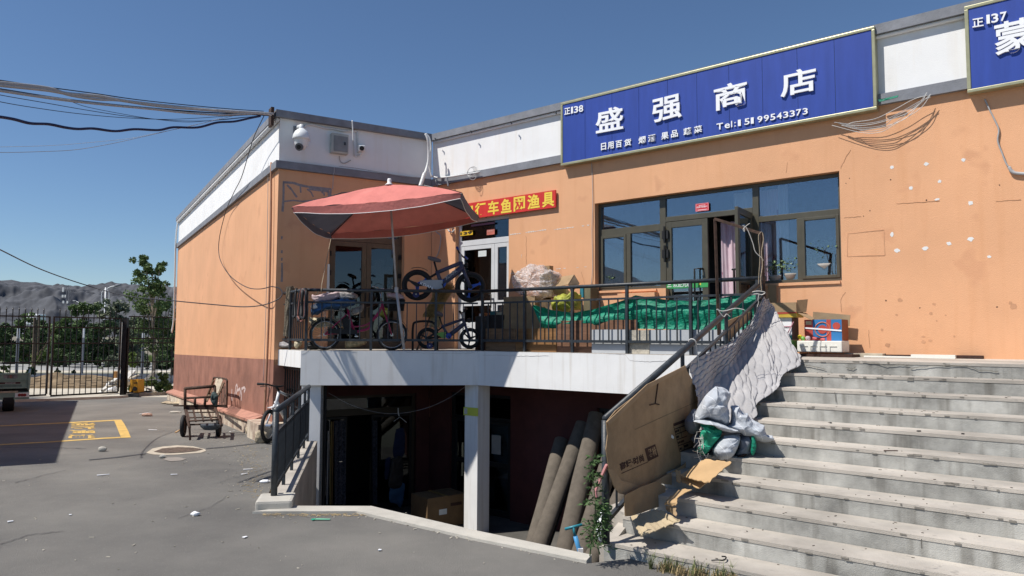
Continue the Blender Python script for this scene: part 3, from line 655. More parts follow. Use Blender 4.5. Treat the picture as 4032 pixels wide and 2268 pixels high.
m_scrk = M('step_crack', (.16, .15, .13), .95, .1)
def riser_pt(x, y, k_):  # photo point on the riser below nosing k_
    q = 9.0 - .35 * k_ - .003; d = ray(x, y); t_ = (q - SN.dot(O)) / SN.dot(d); return O + d * t_
for k_, pts in ((0, [(3395, 1424), (3440, 1428), (3490, 1440), (3530, 1435), (3578, 1438)]), (0, [(3583, 1449), (3620, 1445), (3680, 1440), (3800, 1438), (3850, 1455), (3930, 1462)]), (0, [(3330, 1447), (3355, 1452), (3370, 1445)]), (0, [(3160, 1436), (3200, 1442), (3250, 1455)]), (2, [(3287, 1545), (3292, 1585)]), (9, [(3628, 2124), (3630, 2160)])):
    P = [riser_pt(*p, k_) for p in pts]; mb = MB()
    Q_ = []
    for a, b in zip(P, P[1:]):
        for i in range(5): Q_.append(a.lerp(b, i / 5) + Vector((0, 0, random.uniform(-.005, .005))))
    Q_.append(P[-1])
    for a, b in zip(Q_, Q_[1:]): mb.bar(a, b, .004, .005)
    part(mb, 'crack', m_scrk, SB)
mb = MB()
for k_ in range(0, 11):
    for i in range(26):
        c = nline(9.0 - .35 * k_ - .007, random.uniform(.1, 8.5)) + Vector((0, 0, -.15 * k_ - random.uniform(.006, .03))); mb.box(c, (random.uniform(.01, .07), .006, random.uniform(.006, .018)), Euler((0, 0, atan2(ST.y, ST.x))))
part(mb, 'nosing_chips', M('chip_shadow', (.24, .22, .19), .95, .2, 8), SB, kind='stuff')
mb = MB()
for k_ in range(1, 11):
    for i in range(40):
        c = nline(9.0 - .35 * k_ + random.uniform(.02, .33) ** 1.0, random.uniform(.2, 8.5)) + Vector((0, 0, -.15 * k_ + .002)); mb.box(c, (random.uniform(.006, .03), random.uniform(.004, .012), .004), Euler((0, 0, random.uniform(0, 3))))
part(mb, 'step_grit', M('grit', (.12, .10, .08), .95, .3, 5), SB, kind='stuff')
# side cheek block beside the lowest steps
mb = MB(); a = stairL(5.62); mb.prism([(p.x, p.y) for p in (stairL(5.9) - ST * .0, stairL(5.9) - ST * .25, stairL(6.6) - ST * .25, stairL(6.6))], -1.75, -1.33); part(mb, 'side_block', m_conc, SB)
mb = MB(); mb.slab([SR(.1, -.12, -3.3), SR(SRs, -.12, -3.3), SR(SRs, -.12, -.32), SR(3.2, -.12, -.45), SR(.1, -.12, -1.56)], SR.n * .1); part(mb, 'cheek_wall', m_conc, SB)
# ================================================================== COURT LEFT WALL + LOW RAILING
LR = Fr((-2.61, 8.25), (-3.53 + 2.61, 12.9 - 8.25), (1, 0)); LRs = hypot(.92, 4.65)
mb = MB(); mb.fb(LR, -.0, LRs, -.05, .16, -3.3, -1.56); bw_ = solo(mb, 'court_side_wall', m_conc, 'low concrete wall with chipped face carrying the small dark railing beside the sunken court', 'wall')
mb = MB(); mb.fb(LR, -.34, .10, -.16, .22, -1.7, -1.49); solo(mb, 'concrete_block', m_kerb, 'rough concrete footing block at the foot of the small dark railing', 'block', bev=.03)
# ================================================================== RAILINGS
def railing(name, label, segs, z_top=1.09, z_mid=.87, z_low=.19, posts=(), sp=.17, flat_from=None, mat=m_rail):
    """segs: list of (frame, length); horizontal railing"""
    t = thing(name, label, 'railing', segs[0][0](0, 0, 0))
    for fr, L in segs:
        o = -.06
        mb = MB(); mb.tube([fr(0.0, o, z_top), fr(L, o, z_top)], .03, 10); part(mb, 'handrail', mat, t, smooth=True)
        mb = MB(); mb.fb(fr, 0.02, L - .02, o - .018, o + .018, z_mid - .016, z_mid + .016); part(mb, 'rail', mat, t)
        mb = MB(); mb.fb(fr, 0.02, L - .02, o - .018, o + .018, z_low - .022, z_low + .022); part(mb, 'rail', mat, t)
    return t
m_bal = MB().fb(Fr((0, 0), (1, 0), (0, -1)), -.009, .009, -.009, .009, .21, .855).mesh('baluster'); m_bal.materials.append(m_rail)
m_post = MB().fb(Fr((0, 0), (1, 0), (0, -1)), -.022, .022, -.022, .022, .001, 1.07).mesh('post'); m_post.materials.append(m_rail)
RL = railing('balcony_railing', 'long dark grey balcony railing along the white edge beam of the shop platform', [(BS, BSs), (BL, BLs), (BR, BRs)])
postpx = {id(BL): [1207, 1462, 1716], id(BR): [1895, 2066, 2254, 2469, 2720, 2985], id(BS): []}
for fr, L in ((BS, BSs), (BL, BLs), (BR, BRs)):
    ang = atan2(fr.t.y, fr.t.x); ps = [max(.03, fr.px(x, 1250, -.06)[0]) for x in postpx[id(fr)]] if fr is not BS else [BSs * .66]
    for p in ps: inst(m_post, 'post', RL, Matrix.Translation(fr(p, -.06, 0)) @ Matrix.Rotation(ang, 4, 'Z'))
    sp = .17 if fr is not BS else .12
    a = sp
    while a < L - .05:
        if all(abs(a - p) > .06 for p in ps): inst(m_bal, 'baluster', RL, Matrix.Translation(fr(a, -.06, 0)) @ Matrix.Rotation(ang, 4, 'Z'))
        a += sp
# stair railing
def srz(a, z0, z1): return z0 + (z1 - z0) * a / SRs
SR2 = thing('stair_railing', 'sloping dark grey handrail on posts down the left side of the steps', 'railing', SR(0, 0, -1.5))
mb = MB(); mb.tube([SR(0, 0, -.45), SR(SRs, 0, 1.07)], .034, 12); part(mb, 'handrail', m_rail, SR2, smooth=True)
mb = MB(); mb.tube([SR(0, 0, -1.5), SR(0, 0, -.46)], .034, 12); part(mb, 'post', m_rail, SR2, smooth=True)
mb = MB(); mb.bar(SR(.0, 0, -.68), SR(SRs, 0, .86), .03); part(mb, 'rail', m_rail, SR2)
mb = MB(); mb.bar(SR(.0, 0, -1.32), SR(SRs, 0, .2), .036); part(mb, 'rail', m_rail, SR2)
for k in (1.7, 3.05, 4.45):
    mb = MB(); mb.bar(SR(k, 0, srz(k, -1.6, -.03)), SR(k, 0, srz(k, -.46, 1.05)), .036); part(mb, 'post', m_rail, SR2)
a = .2
while a < SRs - .1:
    if min(abs(a - k) for k in (1.7, 3.05, 4.45)) > .06:
        mb = MB(); mb.bar(SR(a, 0, srz(a, -1.31, .21)), SR(a, 0, srz(a, -.69, .85)), .018); part(mb, 'baluster', m_rail, SR2)
    a += .165
# low railing by the court
LRG = thing('low_railing', 'small dark railing of closely set bars on the low wall by the sunken court', 'railing', LR(0, 0, -1.56))
mb = MB(); mb.tube([LR(-.08, 0, -.57), LR(LRs, 0, -.62)], .036, 12); part(mb, 'handrail', m_rail, LRG, smooth=True)
mb = MB(); mb.tube([LR(-.06, 0, -1.56), LR(-.06, 0, -.58)], .036, 12); part(mb, 'post', m_rail, LRG, smooth=True)
mb = MB(); mb.bar(LR(0, 0, -.82), LR(LRs, 0, -.86), .035); part(mb, 'rail', m_rail, LRG)
mb = MB(); mb.bar(LR(0, 0, -1.40), LR(LRs, 0, -1.44), .035); part(mb, 'rail', m_rail, LRG)
for k in (.9, 1.9, 2.9, 3.9, 4.7):
    mb = MB(); mb.bar(LR(k, 0, -1.56), LR(k, 0, -.6), .034); part(mb, 'post', m_rail, LRG)
me = MB().box((0, 0, 0), (.02, .02, .56)).mesh('baluster'); me.materials.append(m_rail)
for i in range(42):
    a = .1 + i * .11
    if a < LRs - .05: inst(me, 'baluster', LRG, Matrix.Translation(LR(a, 0, -1.11)))
# window grille under the balcony return
GR = thing('security_grille', 'black bar grille closing the opening below the left end of the balcony', 'grille', BS(BSs * .5, -.05, -1.7))
for i in range(9):
    a = .12 + (BSs - .14) * i / 8; mb = MB(); mb.fb(BS, a - .009, a + .009, -.12, -.10, -1.75, -.33); part(mb, 'bar', m_iron, GR)
for z in (-.36, -.85, -1.05, -1.5):
    mb = MB(); mb.fb(BS, .1, BSs - .0, -.095, -.08, z - .014, z + .014); part(mb, 'crossbar', m_iron, GR)
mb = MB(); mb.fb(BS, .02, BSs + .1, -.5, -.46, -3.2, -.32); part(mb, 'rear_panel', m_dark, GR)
# ================================================================== SIGNS
def signboard(a0, a1, z0, z1, name, label, cat='sign', depth=.035, base=.105, panels=9):
    t = thing(name, label, cat, FA((a0 + a1) / 2, 0, z0))
    o1 = base + depth; fwd = .045
    mb = MB(); mb.fb(FA, a0 + fwd, a1 - fwd, base - .1, o1 - .02, z0 + fwd, z1 - fwd); part(mb, 'box', m_goldf, t)
    mb = MB(); mb.fb(FA, a0, a1, base - .10, o1, z0, z0 + fwd); part(mb, 'frame_bar', m_goldf, t, bev=.008)
    mb = MB(); mb.fb(FA, a0, a1, base - .10, o1, z1 - fwd, z1); part(mb, 'frame_bar', m_goldf, t, bev=.008)
    for x in (a0, a1 - fwd):
        mb = MB(); mb.fb(FA, x, x + fwd, base - .10, o1, z0 + fwd + .001, z1 - fwd - .001); part(mb, 'frame_bar', m_goldf, t, bev=.008)
    return t, o1 - .012
sA0, sA1 = FA.px(2207, 500, .14)[0], FA.px(3449, 300, .14)[0]
S1, so1 = signboard(sA0, sA1, 3.46, 4.66, 'shop_sign', 'long blue shop sign box with gilt frame, white characters and a telephone number')
seams = [FA.px(x, 400, .14)[0] for x in (2302, 2408, 2514, 2628, 2743, 2870, 3002, 3141, 3289)]
xs = [sA0 + .046] + seams + [sA1 - .046]
for x, X in zip(xs, xs[1:]):
    mb = MB(); mb.fb(FA, x + .003, X - .003, so1 - .01, so1, 3.506, 4.614); part(mb, 'panel', m_blue, S1)
def put(fr, o, txt, x0, y0, x1, y1, parent, mat=m_letter, off=.03, ext=.02, name='character', hpx=None):
    """(x0,y0) lower-left, (x1,y1) lower-right of the lettering, hpx height in photo px"""
    a0, z0 = fr.px(x0, y0, o); a1, z1 = fr.px(x1, y1, o); a2, z2 = fr.px(x0, y0 - hpx[0], o); a3, z3 = fr.px(x1, y1 - hpx[1], o)
    h = ((z2 - z0) + (z3 - z1)) / 2
    vs, fs = text_mb(txt, 1.0, off, ext)
    X0 = min(v.x for v in vs); X1 = max(v.x for v in vs); Y0 = min(v.y for v in vs); Y1 = max(v.y for v in vs)
    mb = MB(); mb.add([fr(a0 + (a1 - a0) * (v.x - X0) / (X1 - X0), o + .004 + (v.z + ext), z0 + (z1 - z0) * (v.x - X0) / (X1 - X0) + h * (v.y - Y0) / (Y1 - Y0)) for v in vs], fs)
    return part(mb, name, mat, parent)
k = 1882 / 2576
def Q(x, y): return (2150 + x * k, y * 700 / 958)
for ch, x0, y0, x1, y1, h0, h1 in [('盛', 272, 722, 420, 695, 122, 128), ('强', 578, 668, 735, 632, 128, 130), ('商', 910, 603, 1088, 562, 132, 135), ('店', 1268, 530, 1460, 490, 130, 138)]:
    (a, b), (c, d) = Q(x0, y0), Q(x1, y1)
    put(FA, so1, ch, a, b, c, d, S1, off=.016, ext=.014, hpx=(h0 * .73, h1 * .73))
for txt, x0, y0, x1, y1, h0, h1 in [('正', 102, 620, 133, 614, 34, 35), ('1', 138, 614, 148, 611, 36, 36), ('3', 153, 611, 176, 607, 36, 36), ('8', 180, 606, 203, 602, 36, 36)]:
    (a, b), (c, d) = Q(x0, y0), Q(x1, y1); put(FA, so1, txt, a, b, c, d, S1, off=.014, ext=.008, hpx=(h0 * .73, h1 * .73))
small = [('日', 300, 812, 327, 807), ('用', 336, 806, 368, 800), ('百', 379, 799, 412, 793), ('货', 424, 792, 462, 784), ('烟', 502, 778, 540, 770), ('酒', 553, 768, 592, 760), ('果', 624, 756, 664, 748), ('品', 677, 744, 714, 737), ('蔬', 744, 732, 786, 723), ('菜', 800, 722, 844, 712)]
for ch, x0, y0, x1, y1 in small:
    (a, b), (c, d) = Q(x0, y0), Q(x1, y1); put(FA, so1, ch, a, b, c, d, S1, off=.018, ext=.01, hpx=(37 * .73, 39 * .73))
tel = 'Tel:15199543373'; X0, Y0, X1, Y1 = 922, 702, 1420, 614
cw = [1.25, 1, .5, .55] + [1] * 11; tot = sum(cw); acc = 0
for i, (ch, ww) in enumerate(zip(tel, cw)):
    f0 = acc / tot; f1 = (acc + ww * .80) / tot; acc += ww
    (a, b), (c, d) = Q(X0 + (X1 - X0) * f0, Y0 + (Y1 - Y0) * f0), Q(X0 + (X1 - X0) * f1, Y0 + (Y1 - Y0) * f1)
    hh = 34 * .73 if ch not in 'e:' else 25 * .73
    if ch in '1l': (c, d) = (a + (c - a) * .55, b + (d - b) * .55) if ch == '1' else (a + (c - a) * .4, d)
    if ch == ':': c = a + 5
    put(FA, so1, ch, a, b, c, d, S1, off=.004 if ch in '1l:' else .012, ext=.008, hpx=(hh, hh))
s20 = FA.px(3806, 300, .14)[0]
S2, so2 = signboard(s20, FEND - .2, 3.46, 4.62, 'shop_sign', 'second blue shop sign with gilt frame, number 137, cut by the right edge')
x = s20 + .046
while x < FEND - .9:
    X = x + .62; mb = MB(); mb.fb(FA, x + .003, X - .003, so2 - .01, so2, 3.506, 4.574); part(mb, 'panel', m_blue, S2); x = X
for txt, x0, y0, x1, y1, h0, h1 in [('正', 2300, 152, 2360, 142, 46, 46), ('1', 2376, 132, 2394, 129, 48, 48), ('3', 2402, 128, 2440, 120, 48, 48), ('7', 2450, 118, 2485, 112, 48, 48), ('蒙', 2422, 305, 2640, 262, 175, 180)]:
    (a, b), (c, d) = Q(x0, y0), Q(x1, y1); put(FA, so2, txt, a, b, c, d, S2, off=.016, ext=.012, hpx=(h0 * .73, h1 * .73))
# red banner with yellow characters over door 139
m_rsign = M('red_sign', (.62, .035, .03), .5, .06, 4); m_ychar = M('yellow_character', (.85, .62, .08), .5, .03)
qb = lambda x, y: (1500 + x / 3.22, 420 + y / 3.22)
S3 = thing('banner_sign', 'red sign strip with yellow characters above the white door, partly behind the umbrella', 'sign', FA.pt(1990, 860, .0))
aa0, zz0 = FA.px(*qb(1030, 1400), .06); aa1, zz1 = FA.px(*qb(2213, 1275), .06); _, zt1 = FA.px(*qb(2213, 1055), .06)
hh = zt1 - zz1; zz0 = zz1
edges = [aa0] + [FA.px(*qb(x, 1250), .06)[0] for x in (1180, 1345, 1508, 1670, 1842, 2030)] + [aa1]
for x, X in zip(edges, edges[1:]):
    mb = MB(); mb.fb(FA, x + .001, X - .001, .03, .06, zz0, zz0 + hh); part(mb, 'panel', m_rsign, S3)
for i, ch in enumerate('自行车鱼网渔具'):
    x, X = edges[i], edges[i + 1]; w = X - x
    vs, fs = text_mb(ch, 1, .028, .0); xa = min(v.x for v in vs); xb = max(v.x for v in vs); ya = min(v.y for v in vs); yb = max(v.y for v in vs)
    mb = MB(); mb.add([FA(x + w * .08 + w * .84 * (v.x - xa) / (xb - xa), .064, zz0 + hh * .07 + hh * .86 * (v.y - ya) / (yb - ya)) for v in vs], fs); part(mb, 'character', m_ychar, S3)
# door stickers
def flat(fr, o, x0, y0, x1, y1, name, mat, label, cat, th=.004):
    a0, z0 = fr.px(x0, y1, o); a1, z1 = fr.px(x1, y0, o); mb = MB(); mb.fb(fr, a0, a1, o, o + th, z0, z1); return solo(mb, name, mat, label, cat), (a0, a1, z0, z1)
m_purp = M('purple_sticker', (.17, .085, .13), .5, .1)
p, r = flat(FA, -.09, 1856, 873, 1948, 893, 'phone_sticker', m_purp, 'dark purple sticker with a telephone number at the top of the white door', 'sticker')
part(letters('13899427356', FA(r[0] + .02, -.086, r[2] + .02), FA.t * (r[1] - r[0] - .04), Vector((0, 0, r[3] - r[2] - .04)), offset=.02), 'lettering', M('violet_letter', (.42, .22, .40)), p)
p, r = flat(FA, -.09, 1811, 906, 1862, 930, 'door_number', M('door_yellow', (.72, .46, .03), .5), 'yellow plate with black number 139 on the white door', 'number plate')
part(letters('139', FA(r[0] + .02, -.086, r[2] + .02), FA.t * (r[1] - r[0] - .04), Vector((0, 0, r[3] - r[2] - .04)), offset=.03), 'lettering', m_blackprint, p)
m_pkst = M('faded_red_sticker', (.55, .16, .12), .6, .1)
p, r = flat(FA, -.09, 1917, 900, 1948, 926, 'red_sticker', m_pkst, 'faded square red sticker on the glass above the white door', 'sticker')
part(letters('优秀商户', FA(r[0] + .02, -.086, r[2] + .06), FA.t * (r[1] - r[0] - .04), Vector((0, 0, .04)), offset=.01), 'lettering', M('pale_pink_print', (.7, .4, .35)), p)
m_rst = M('bright_red_sticker', (.62, .03, .05), .5, .05)
p, r = flat(FA, FO + .002, 2739, 797, 2791, 834, 'red_sticker', m_rst, 'bright red sticker with white lettering on the glass over the open shop door', 'sticker')
w_, h_ = r[1] - r[0], r[3] - r[2]
part(letters('优秀平安商户', FA(r[0] + .1 * w_, FO + .006, r[2] + .40 * h_), FA.t * .8 * w_, Vector((0, 0, .24 * h_)), offset=.012), 'lettering', m_letter, p)
mb = MB(); 
for (u0, u1, v0, v1) in ((.04, .96, .04, .06), (.04, .96, .94, .96), (.04, .055, .06, .94), (.945, .96, .06, .94), (.25, .75, .72, .77), (.15, .85, .15, .2)): mb.fb(FA, r[0] + u0 * w_, r[0] + u1 * w_, FO + .0061, FO + .0071, r[2] + v0 * h_, r[2] + v1 * h_)
part(mb, 'printed_lines', m_letter, p)
# yellow-green notice on the column
CF = Fr((-.612, 13.475), (.7694, -.6388), (-1, -1))
mb = MB(); mb.fb(CF, -.345, .012, .002, .012, CF.px(1850, 1636)[1], CF.px(1850, 1604)[1]); p = solo(mb, 'notice_board', M('lime_paint', (.56, .60, .08), .6, .05), 'lime yellow notice strip fixed round the white column above the court', 'notice')
z0_, z1_ = CF.px(1850, 1636)[1], CF.px(1850, 1604)[1]
mb = MB(); mb.fb(CF, -.325, -.25, .0125, .0135, z0_ + .02, z1_ - .02); part(mb, 'paper_label', M('grey_label', (.55, .56, .50), .7, .2, 40), p)
# ================================================================== UMBRELLA
UM = thing('patio_umbrella', 'large faded red and grey square umbrella tilted on a pale pole over the balcony', 'umbrella', (-1.9, 13.05, 0))
def PD(x, y, Y): return atY(x, y, Y)
cA = PD(1149, 815, 12.6); cC = PD(1818, 757, 12.25); cB = PD(1887, 852, 14.3); cD = PD(1303, 922, 14.1); ap = PD(1533, 727, 13.2)
m_umr = M('umbrella_red', (.62, .20, .17), .85, .09, 2.2, .4, 14, trans=.06); m_umg = M('umbrella_grey', (.13, .135, .18), .85, .08, 2.5, .25, 18, trans=.05)
def panel(p, q, mat, label=None):
    def fn(u, v):   # u across p->q, v from rim to apex
        e = p.lerp(q, u); sag = Vector((0, 0, -.10 * sin(pi * u) * (1 - v) ** 1.2))
        b = e.lerp(ap, v); drop = Vector((0, 0, .035 * sin(pi * v) ))
        wr = .012 * sin(u * 30 + v * 9) * (1 - v) + .010 * noise.noise(Vector((u * 6, v * 5, p.x)))
        return b + sag * -1 * 0 + drop + Vector((0, 0, wr)) - Vector((0, 0, .05 * sin(pi * u) * (1 - v)))
    mb = MB(); mb.grid(28, 18, fn)
    ob = part(mb, 'canopy_panel', mat, UM, label=label, smooth=True); return ob
for p, q, mt, lb in ((cA, cC, m_umr, 'red front canopy panel'), (cC, cB, m_umg, 'grey right canopy panel'), (cB, cD, m_umr, 'red rear canopy panel'), (cD, cA, m_umg, 'grey left canopy panel')):
    panel(p, q, mt, lb)
    def fv(u, v):
        e = p.lerp(q, u); ce = (cA + cB + cC + cD) / 4; out = (e - ce); out.z = 0; out.normalize()
        return e - Vector((0, 0, .05 * sin(pi * u))) + Vector((0, 0, -v * (.10 + .06 * sin(pi * u)) + .010 * noise.noise(Vector((u * 7, v, q.x))))) + out * (.02 * v + .005 * sin(u * 17) * v) - (e - ce) * (.03 * v)
    mb = MB(); mb.grid(30, 4, fv); part(mb, 'valance', mt, UM, smooth=True)
    mb = MB(); mb.tube([fv(i / 30, 1) for i in range(31)], .006, 5); part(mb, 'hem', m_white, UM)
for p in (cA, cB, cC, cD):
    mb = MB(); P = ap - Vector((0, 0, .10)); mb.tube([P, P.lerp(p, .5) + Vector((0, 0, .10)), p - Vector((0, 0, .03))], .010, 6); part(mb, 'rib', m_rail, UM)
m_pole = M('pole_paint', (.50, .48, .47), .4, .1, 8)
pb = PD(1590, 1371, 13.28); pb.z = .0; pj = PD(1561, 1140, 13.3); pt_ = ap - Vector((0, 0, -.02))
mb = MB(); mb.tube([pb + Vector((0, 0, .06)), pj], .026, 10); mb.lathe(pb, [(.004, 0), (.026, .06)], 10); part(mb, 'lower_pole', m_pole, UM, smooth=True)
mb = MB(); mb.tube([pj - (pt_ - pj) * .02, pt_], .019, 10); part(mb, 'upper_pole', m_pole, UM, smooth=True)
mb = MB(); mb.tube([pj - Vector((0, 0, .05)), pj + Vector((0, 0, .04))], .036, 10); part(mb, 'joint_collar', m_pole, UM)
mb = MB(); mb.lathe(ap + Vector((0, 0, -.01)), [(.085, 0), (.05, .03), (.035, .04), (.04, .09), (.03, .12), (.0, .125)], 14); part(mb, 'finial', m_white, UM, smooth=True)
m_rope = M('rope', (.42, .34, .24), .9, .2, 60)
mb = MB(); rt = cD + Vector((0, 0, -.1)); rb = BL(.33, -.06, 1.09); mb.tube([rt, rb + Vector((0, 0, .1)), rb + Vector((0.0, -.03, .0))], .007, 6)
mb.ring(rb, (1, .08, 0), .04, .008, 14, 5); mb.tube([rb + Vector((-.04, -.04, -.02)), rb + Vector((-.09, -.05, -.09))], .006, 5)
solo(mb, 'guy_rope', m_rope, 'thin twisted rope from the umbrella corner down to the balcony handrail', 'rope')
# ================================================================== CAMERAS, BOX, PIPES ON THE PARAPET
m_plw = M('white_plastic', (.74, .76, .76), .35, .04, 6); m_lens = M('camera_lens', (.02, .02, .025), .15, .05)
zc = lambda x, y: (1100 + x / 3.623, 480 + y / 3.623)
DC = thing('dome_camera', 'large white dome security camera on a bracket near the corner of the parapet', 'security camera', WF.pt(*zc(300, 240), 0))
pz = lambda x, y, o: WF.pt(*zc(x, y), o)
mb = MB(); a0, z1 = WF.px(*zc(200, 60)); a1, z0 = WF.px(*zc(235, 190)); mb.fb(WF, a0, a1 + .08, .001, .02, z0, z1); part(mb, 'mount_plate', m_grey, DC)
cx = pz(315, 200, .28)
mb = MB(); mb.tube([pz(255, 90, .02), pz(275, 75, .14), pz(312, 60, .27), pz(314, 140, .28)], [.035, .04, .045, .04], 12); part(mb, 'bracket_arm', m_plw, DC, smooth=True)
mb = MB(); mb.lathe(Vector((cx.x, cx.y, pz(312, 260, .28).z)), [(.165, 0), (.17, .04), (.16, .10), (.125, .17), (.07, .215), (.045, .23)], 24); part(mb, 'housing', m_plw, DC, smooth=True)
mb = MB(); mb.lathe(Vector((cx.x, cx.y, pz(312, 375, .28).z)), [(.05, -.03), (.09, .0), (.125, .07), (.14, .15), (.15, .205)], 24); part(mb, 'camera_head', m_plw, DC, smooth=True)
cc_ = Vector((cx.x, cx.y, pz(312, 350, .28).z)); ax = (Vector((-.1, -1, -.35))).normalized()
mb = MB(); mb.disc(cc_ + ax * .10, ax, .075, .05, 20); part(mb, 'lens_ring', M('lens_ring_grey', (.12, .12, .13), .3), DC)
mb = MB(); mb.disc(cc_ + ax * .13, ax, .042, .02, 16); part(mb, 'lens', m_lens, DC)
EBX = thing('electrical_box', 'grey metal electrical box with pale frame mounted on the white parapet', 'electrical box', pz(870, 480, 0))
a0, z1 = WF.px(*zc(752, 150), .14); a1, z0 = WF.px(*zc(985, 460), .14)
mb = MB(); mb.fb(WF, a0, a1, .001, .14, z0, z1); part(mb, 'casing', M('pale_grey_metal', (.46, .47, .43), .5, .1), EBX, bev=.006)
mb = MB(); mb.fb(WF, a0 + .04, a1 - .02, .1405, .155, z0 + .03, z1 - .05); part(mb, 'door', M('grey_metal_door', (.24, .25, .25), .5, .12), EBX, bev=.004)
mb = MB(); mb.fb(WF, a1 - .10, a1 - .07, .156, .17, (z0 + z1) / 2 - .03, (z0 + z1) / 2 + .03); part(mb, 'latch', m_rail, EBX)
BC = thing('bullet_camera', 'small white bullet security camera right of the electrical box', 'security camera', pz(1150, 500, 0))
mb = MB(); mb.disc(pz(1110, 480, .012), WF.n, .055, .02, 14); part(mb, 'mount_plate', m_plw, BC)
mb = MB(); mb.tube([pz(1112, 480, .02), pz(1160, 470, .12), pz(1165, 420, .14)], .022, 8); part(mb, 'bracket_arm', m_plw, BC, smooth=True)
bp = pz(1180, 375, .14); ax = (Vector((.18, -1, -.28))).normalized(); up = Vector((0, 0, 1)); xx = ax.cross(up).normalized(); yy = xx.cross(ax)
Rm = Matrix((xx, ax, yy)).transposed().to_quaternion()
mb = MB(); mb.box(bp, (.13, .30, .12), Rm); part(mb, 'casing', m_plw, BC, bev=.02)
mb = MB(); mb.disc(bp + ax * .155, ax, .048, .02, 16); part(mb, 'lens', m_lens, BC)
m_cable = M('black_cable', (.012, .015, .025), .5, .1); m_gcable = M('grey_cable', (.40, .40, .40), .6, .1); m_wcable = M('white_conduit', (.66, .67, .66), .45, .06, 20)
def cable(fr, pts, o, r, name, mat, label, cat='cable', raw=None, seg=6, sm=8):
    P = raw or [fr.pt(x, y, o if not isinstance(o, (list, tuple)) else o[i]) for i, (x, y) in enumerate(pts)]
    mb = MB(); mb.tube(catm(P, sm), r, seg); return solo(mb, name, mat, label, cat, smooth=True)
cable(WF, [zc(355, 70), zc(400, 40), zc(500, 45), zc(640, 85), zc(760, 95), zc(880, 125), zc(1000, 130), zc(1090, 130), zc(1112, 170), zc(1120, 300), zc(1125, 440)], .02, .022, 'conduit', m_wcable, 'pale corrugated conduit wandering from the dome camera to the bullet camera', 'conduit')
cable(WF, [zc(1040, -20), zc(1048, 120), zc(1052, 275)], .17, .014, 'antenna_rod', m_wcable, 'short white vertical rod hanging from the dark coping above the bullet camera', 'rod')
cable(WF, [zc(1060, 270), zc(1063, 380), zc(1066, 490)], .02, .010, 'cable', m_wcable, 'short white cable running down the parapet left of the bullet camera')
cable(WF, [zc(855, 490), zc(870, 560), zc(930, 590), zc(1020, 545)], .02, .008, 'cable', m_gcable, 'thin cable looping below the electrical box')
cable(WF, [zc(785, 650), zc(780, 720), zc(768, 760), zc(766, 860), zc(760, 960)], .12, .007, 'cable', m_gcable, 'thin pale wire dropping down the orange wing wall beside the glue marks')
cable(WF, [zc(850, 632), zc(1100, 662), zc(1400, 712), zc(1600, 748), zc(1800, 780), zc(2080, 800)], .11, .006, 'cable', m_gcable, 'thin wire lying along the top of the dark lower band of the wing')
tq = [PD(*zc(2085, 170), 15.5), PD(*zc(2120, 260), 15.5), PD(*zc(2130, 400), 15.55), PD(*zc(2125, 560), 15.55), PD(*zc(2095, 680), 15.5), PD(*zc(2070, 740), 15.4)]
cable(None, None, 0, .030, 'conduit', m_wcable, 'pale flexible conduit hanging in the inner corner, left one of the crossing pair', 'conduit', raw=tq)
mb = MB(); mb.tube([PD(*zc(2070, 735), 15.4), PD(*zc(2010, 915), 15.3)], .04, 10); solo(mb, 'pipe', m_wcable, 'grey plastic pipe sloping out of the conduit behind the umbrella', 'pipe')
tq = [PD(*zc(2095, 170), 15.6), PD(*zc(2150, 250), 15.6), PD(*zc(2160, 400), 15.6), PD(*zc(2135, 560), 15.6), PD(*zc(2145, 680), 15.6), PD(*zc(2175, 790), 15.6)]
cable(None, None, 0, .018, 'conduit', m_wcable, 'slim pale conduit crossing the thicker one in the inner corner of the parapet', 'conduit', raw=tq)
zr2 = lambda x, y: (1500 + x / 3.22, 420 + y / 3.22)
cable(FA, [zr2(645, 880), zr2(730, 900), zr2(900, 885), zr2(1000, 868), zr2(1250, 830)], .13, .018, 'conduit', m_wcable, 'white conduit running along the top edge of the grey band right of the corner', 'conduit')
for (x, y, X, Y_) in ((695, 930, 720, 1000), (835, 895, 855, 1010)):
    cable(FA, [zr2(x, y), zr2((x + X) / 2, (y + Y_) / 2), zr2(X, Y_)], .16, .022, 'bracket_strut', m_grey, 'dark strut crossing the grey band near the corner' if x < 700 else 'pale strut crossing the grey band near the corner, right of the dark one', 'strut')
mb = MB()
for i in range(4):
    c = FA.pt(*zr2(1140 + i * 5, 825), .13); mb.ring(c, FA.n + Vector((.05 * i, 0, .1 * i)), .085 + .012 * i, .005, 20, 4)
c = FA.pt(*zr2(1165, 890), .16); mb.ring(c, FA.n + Vector((0.5, 0, .2)), .07, .005, 16, 4)
solo(mb, 'wire_coil', m_gcable, 'small coil of wire hanging on the grey band left of the blue sign', 'wire coil')
for i, (x, y) in enumerate(((690, 415), (1145, 320), (1650, 205), (2215, 80))):
    mb = MB(); mb.tube([FA.pt(*zr2(x - 8, y - 15), .15), FA.pt(*zr2(x + 5, y - 8), .17), FA.pt(*zr2(x + 8, y + 18), .16)], .012, 6)
    solo(mb, 'hook', m_rail, 'black hook stub on the grey coping, ' + ['nearest the inner corner', 'second from the inner corner', 'third from the inner corner', 'just left of the blue sign'][i], 'hook')
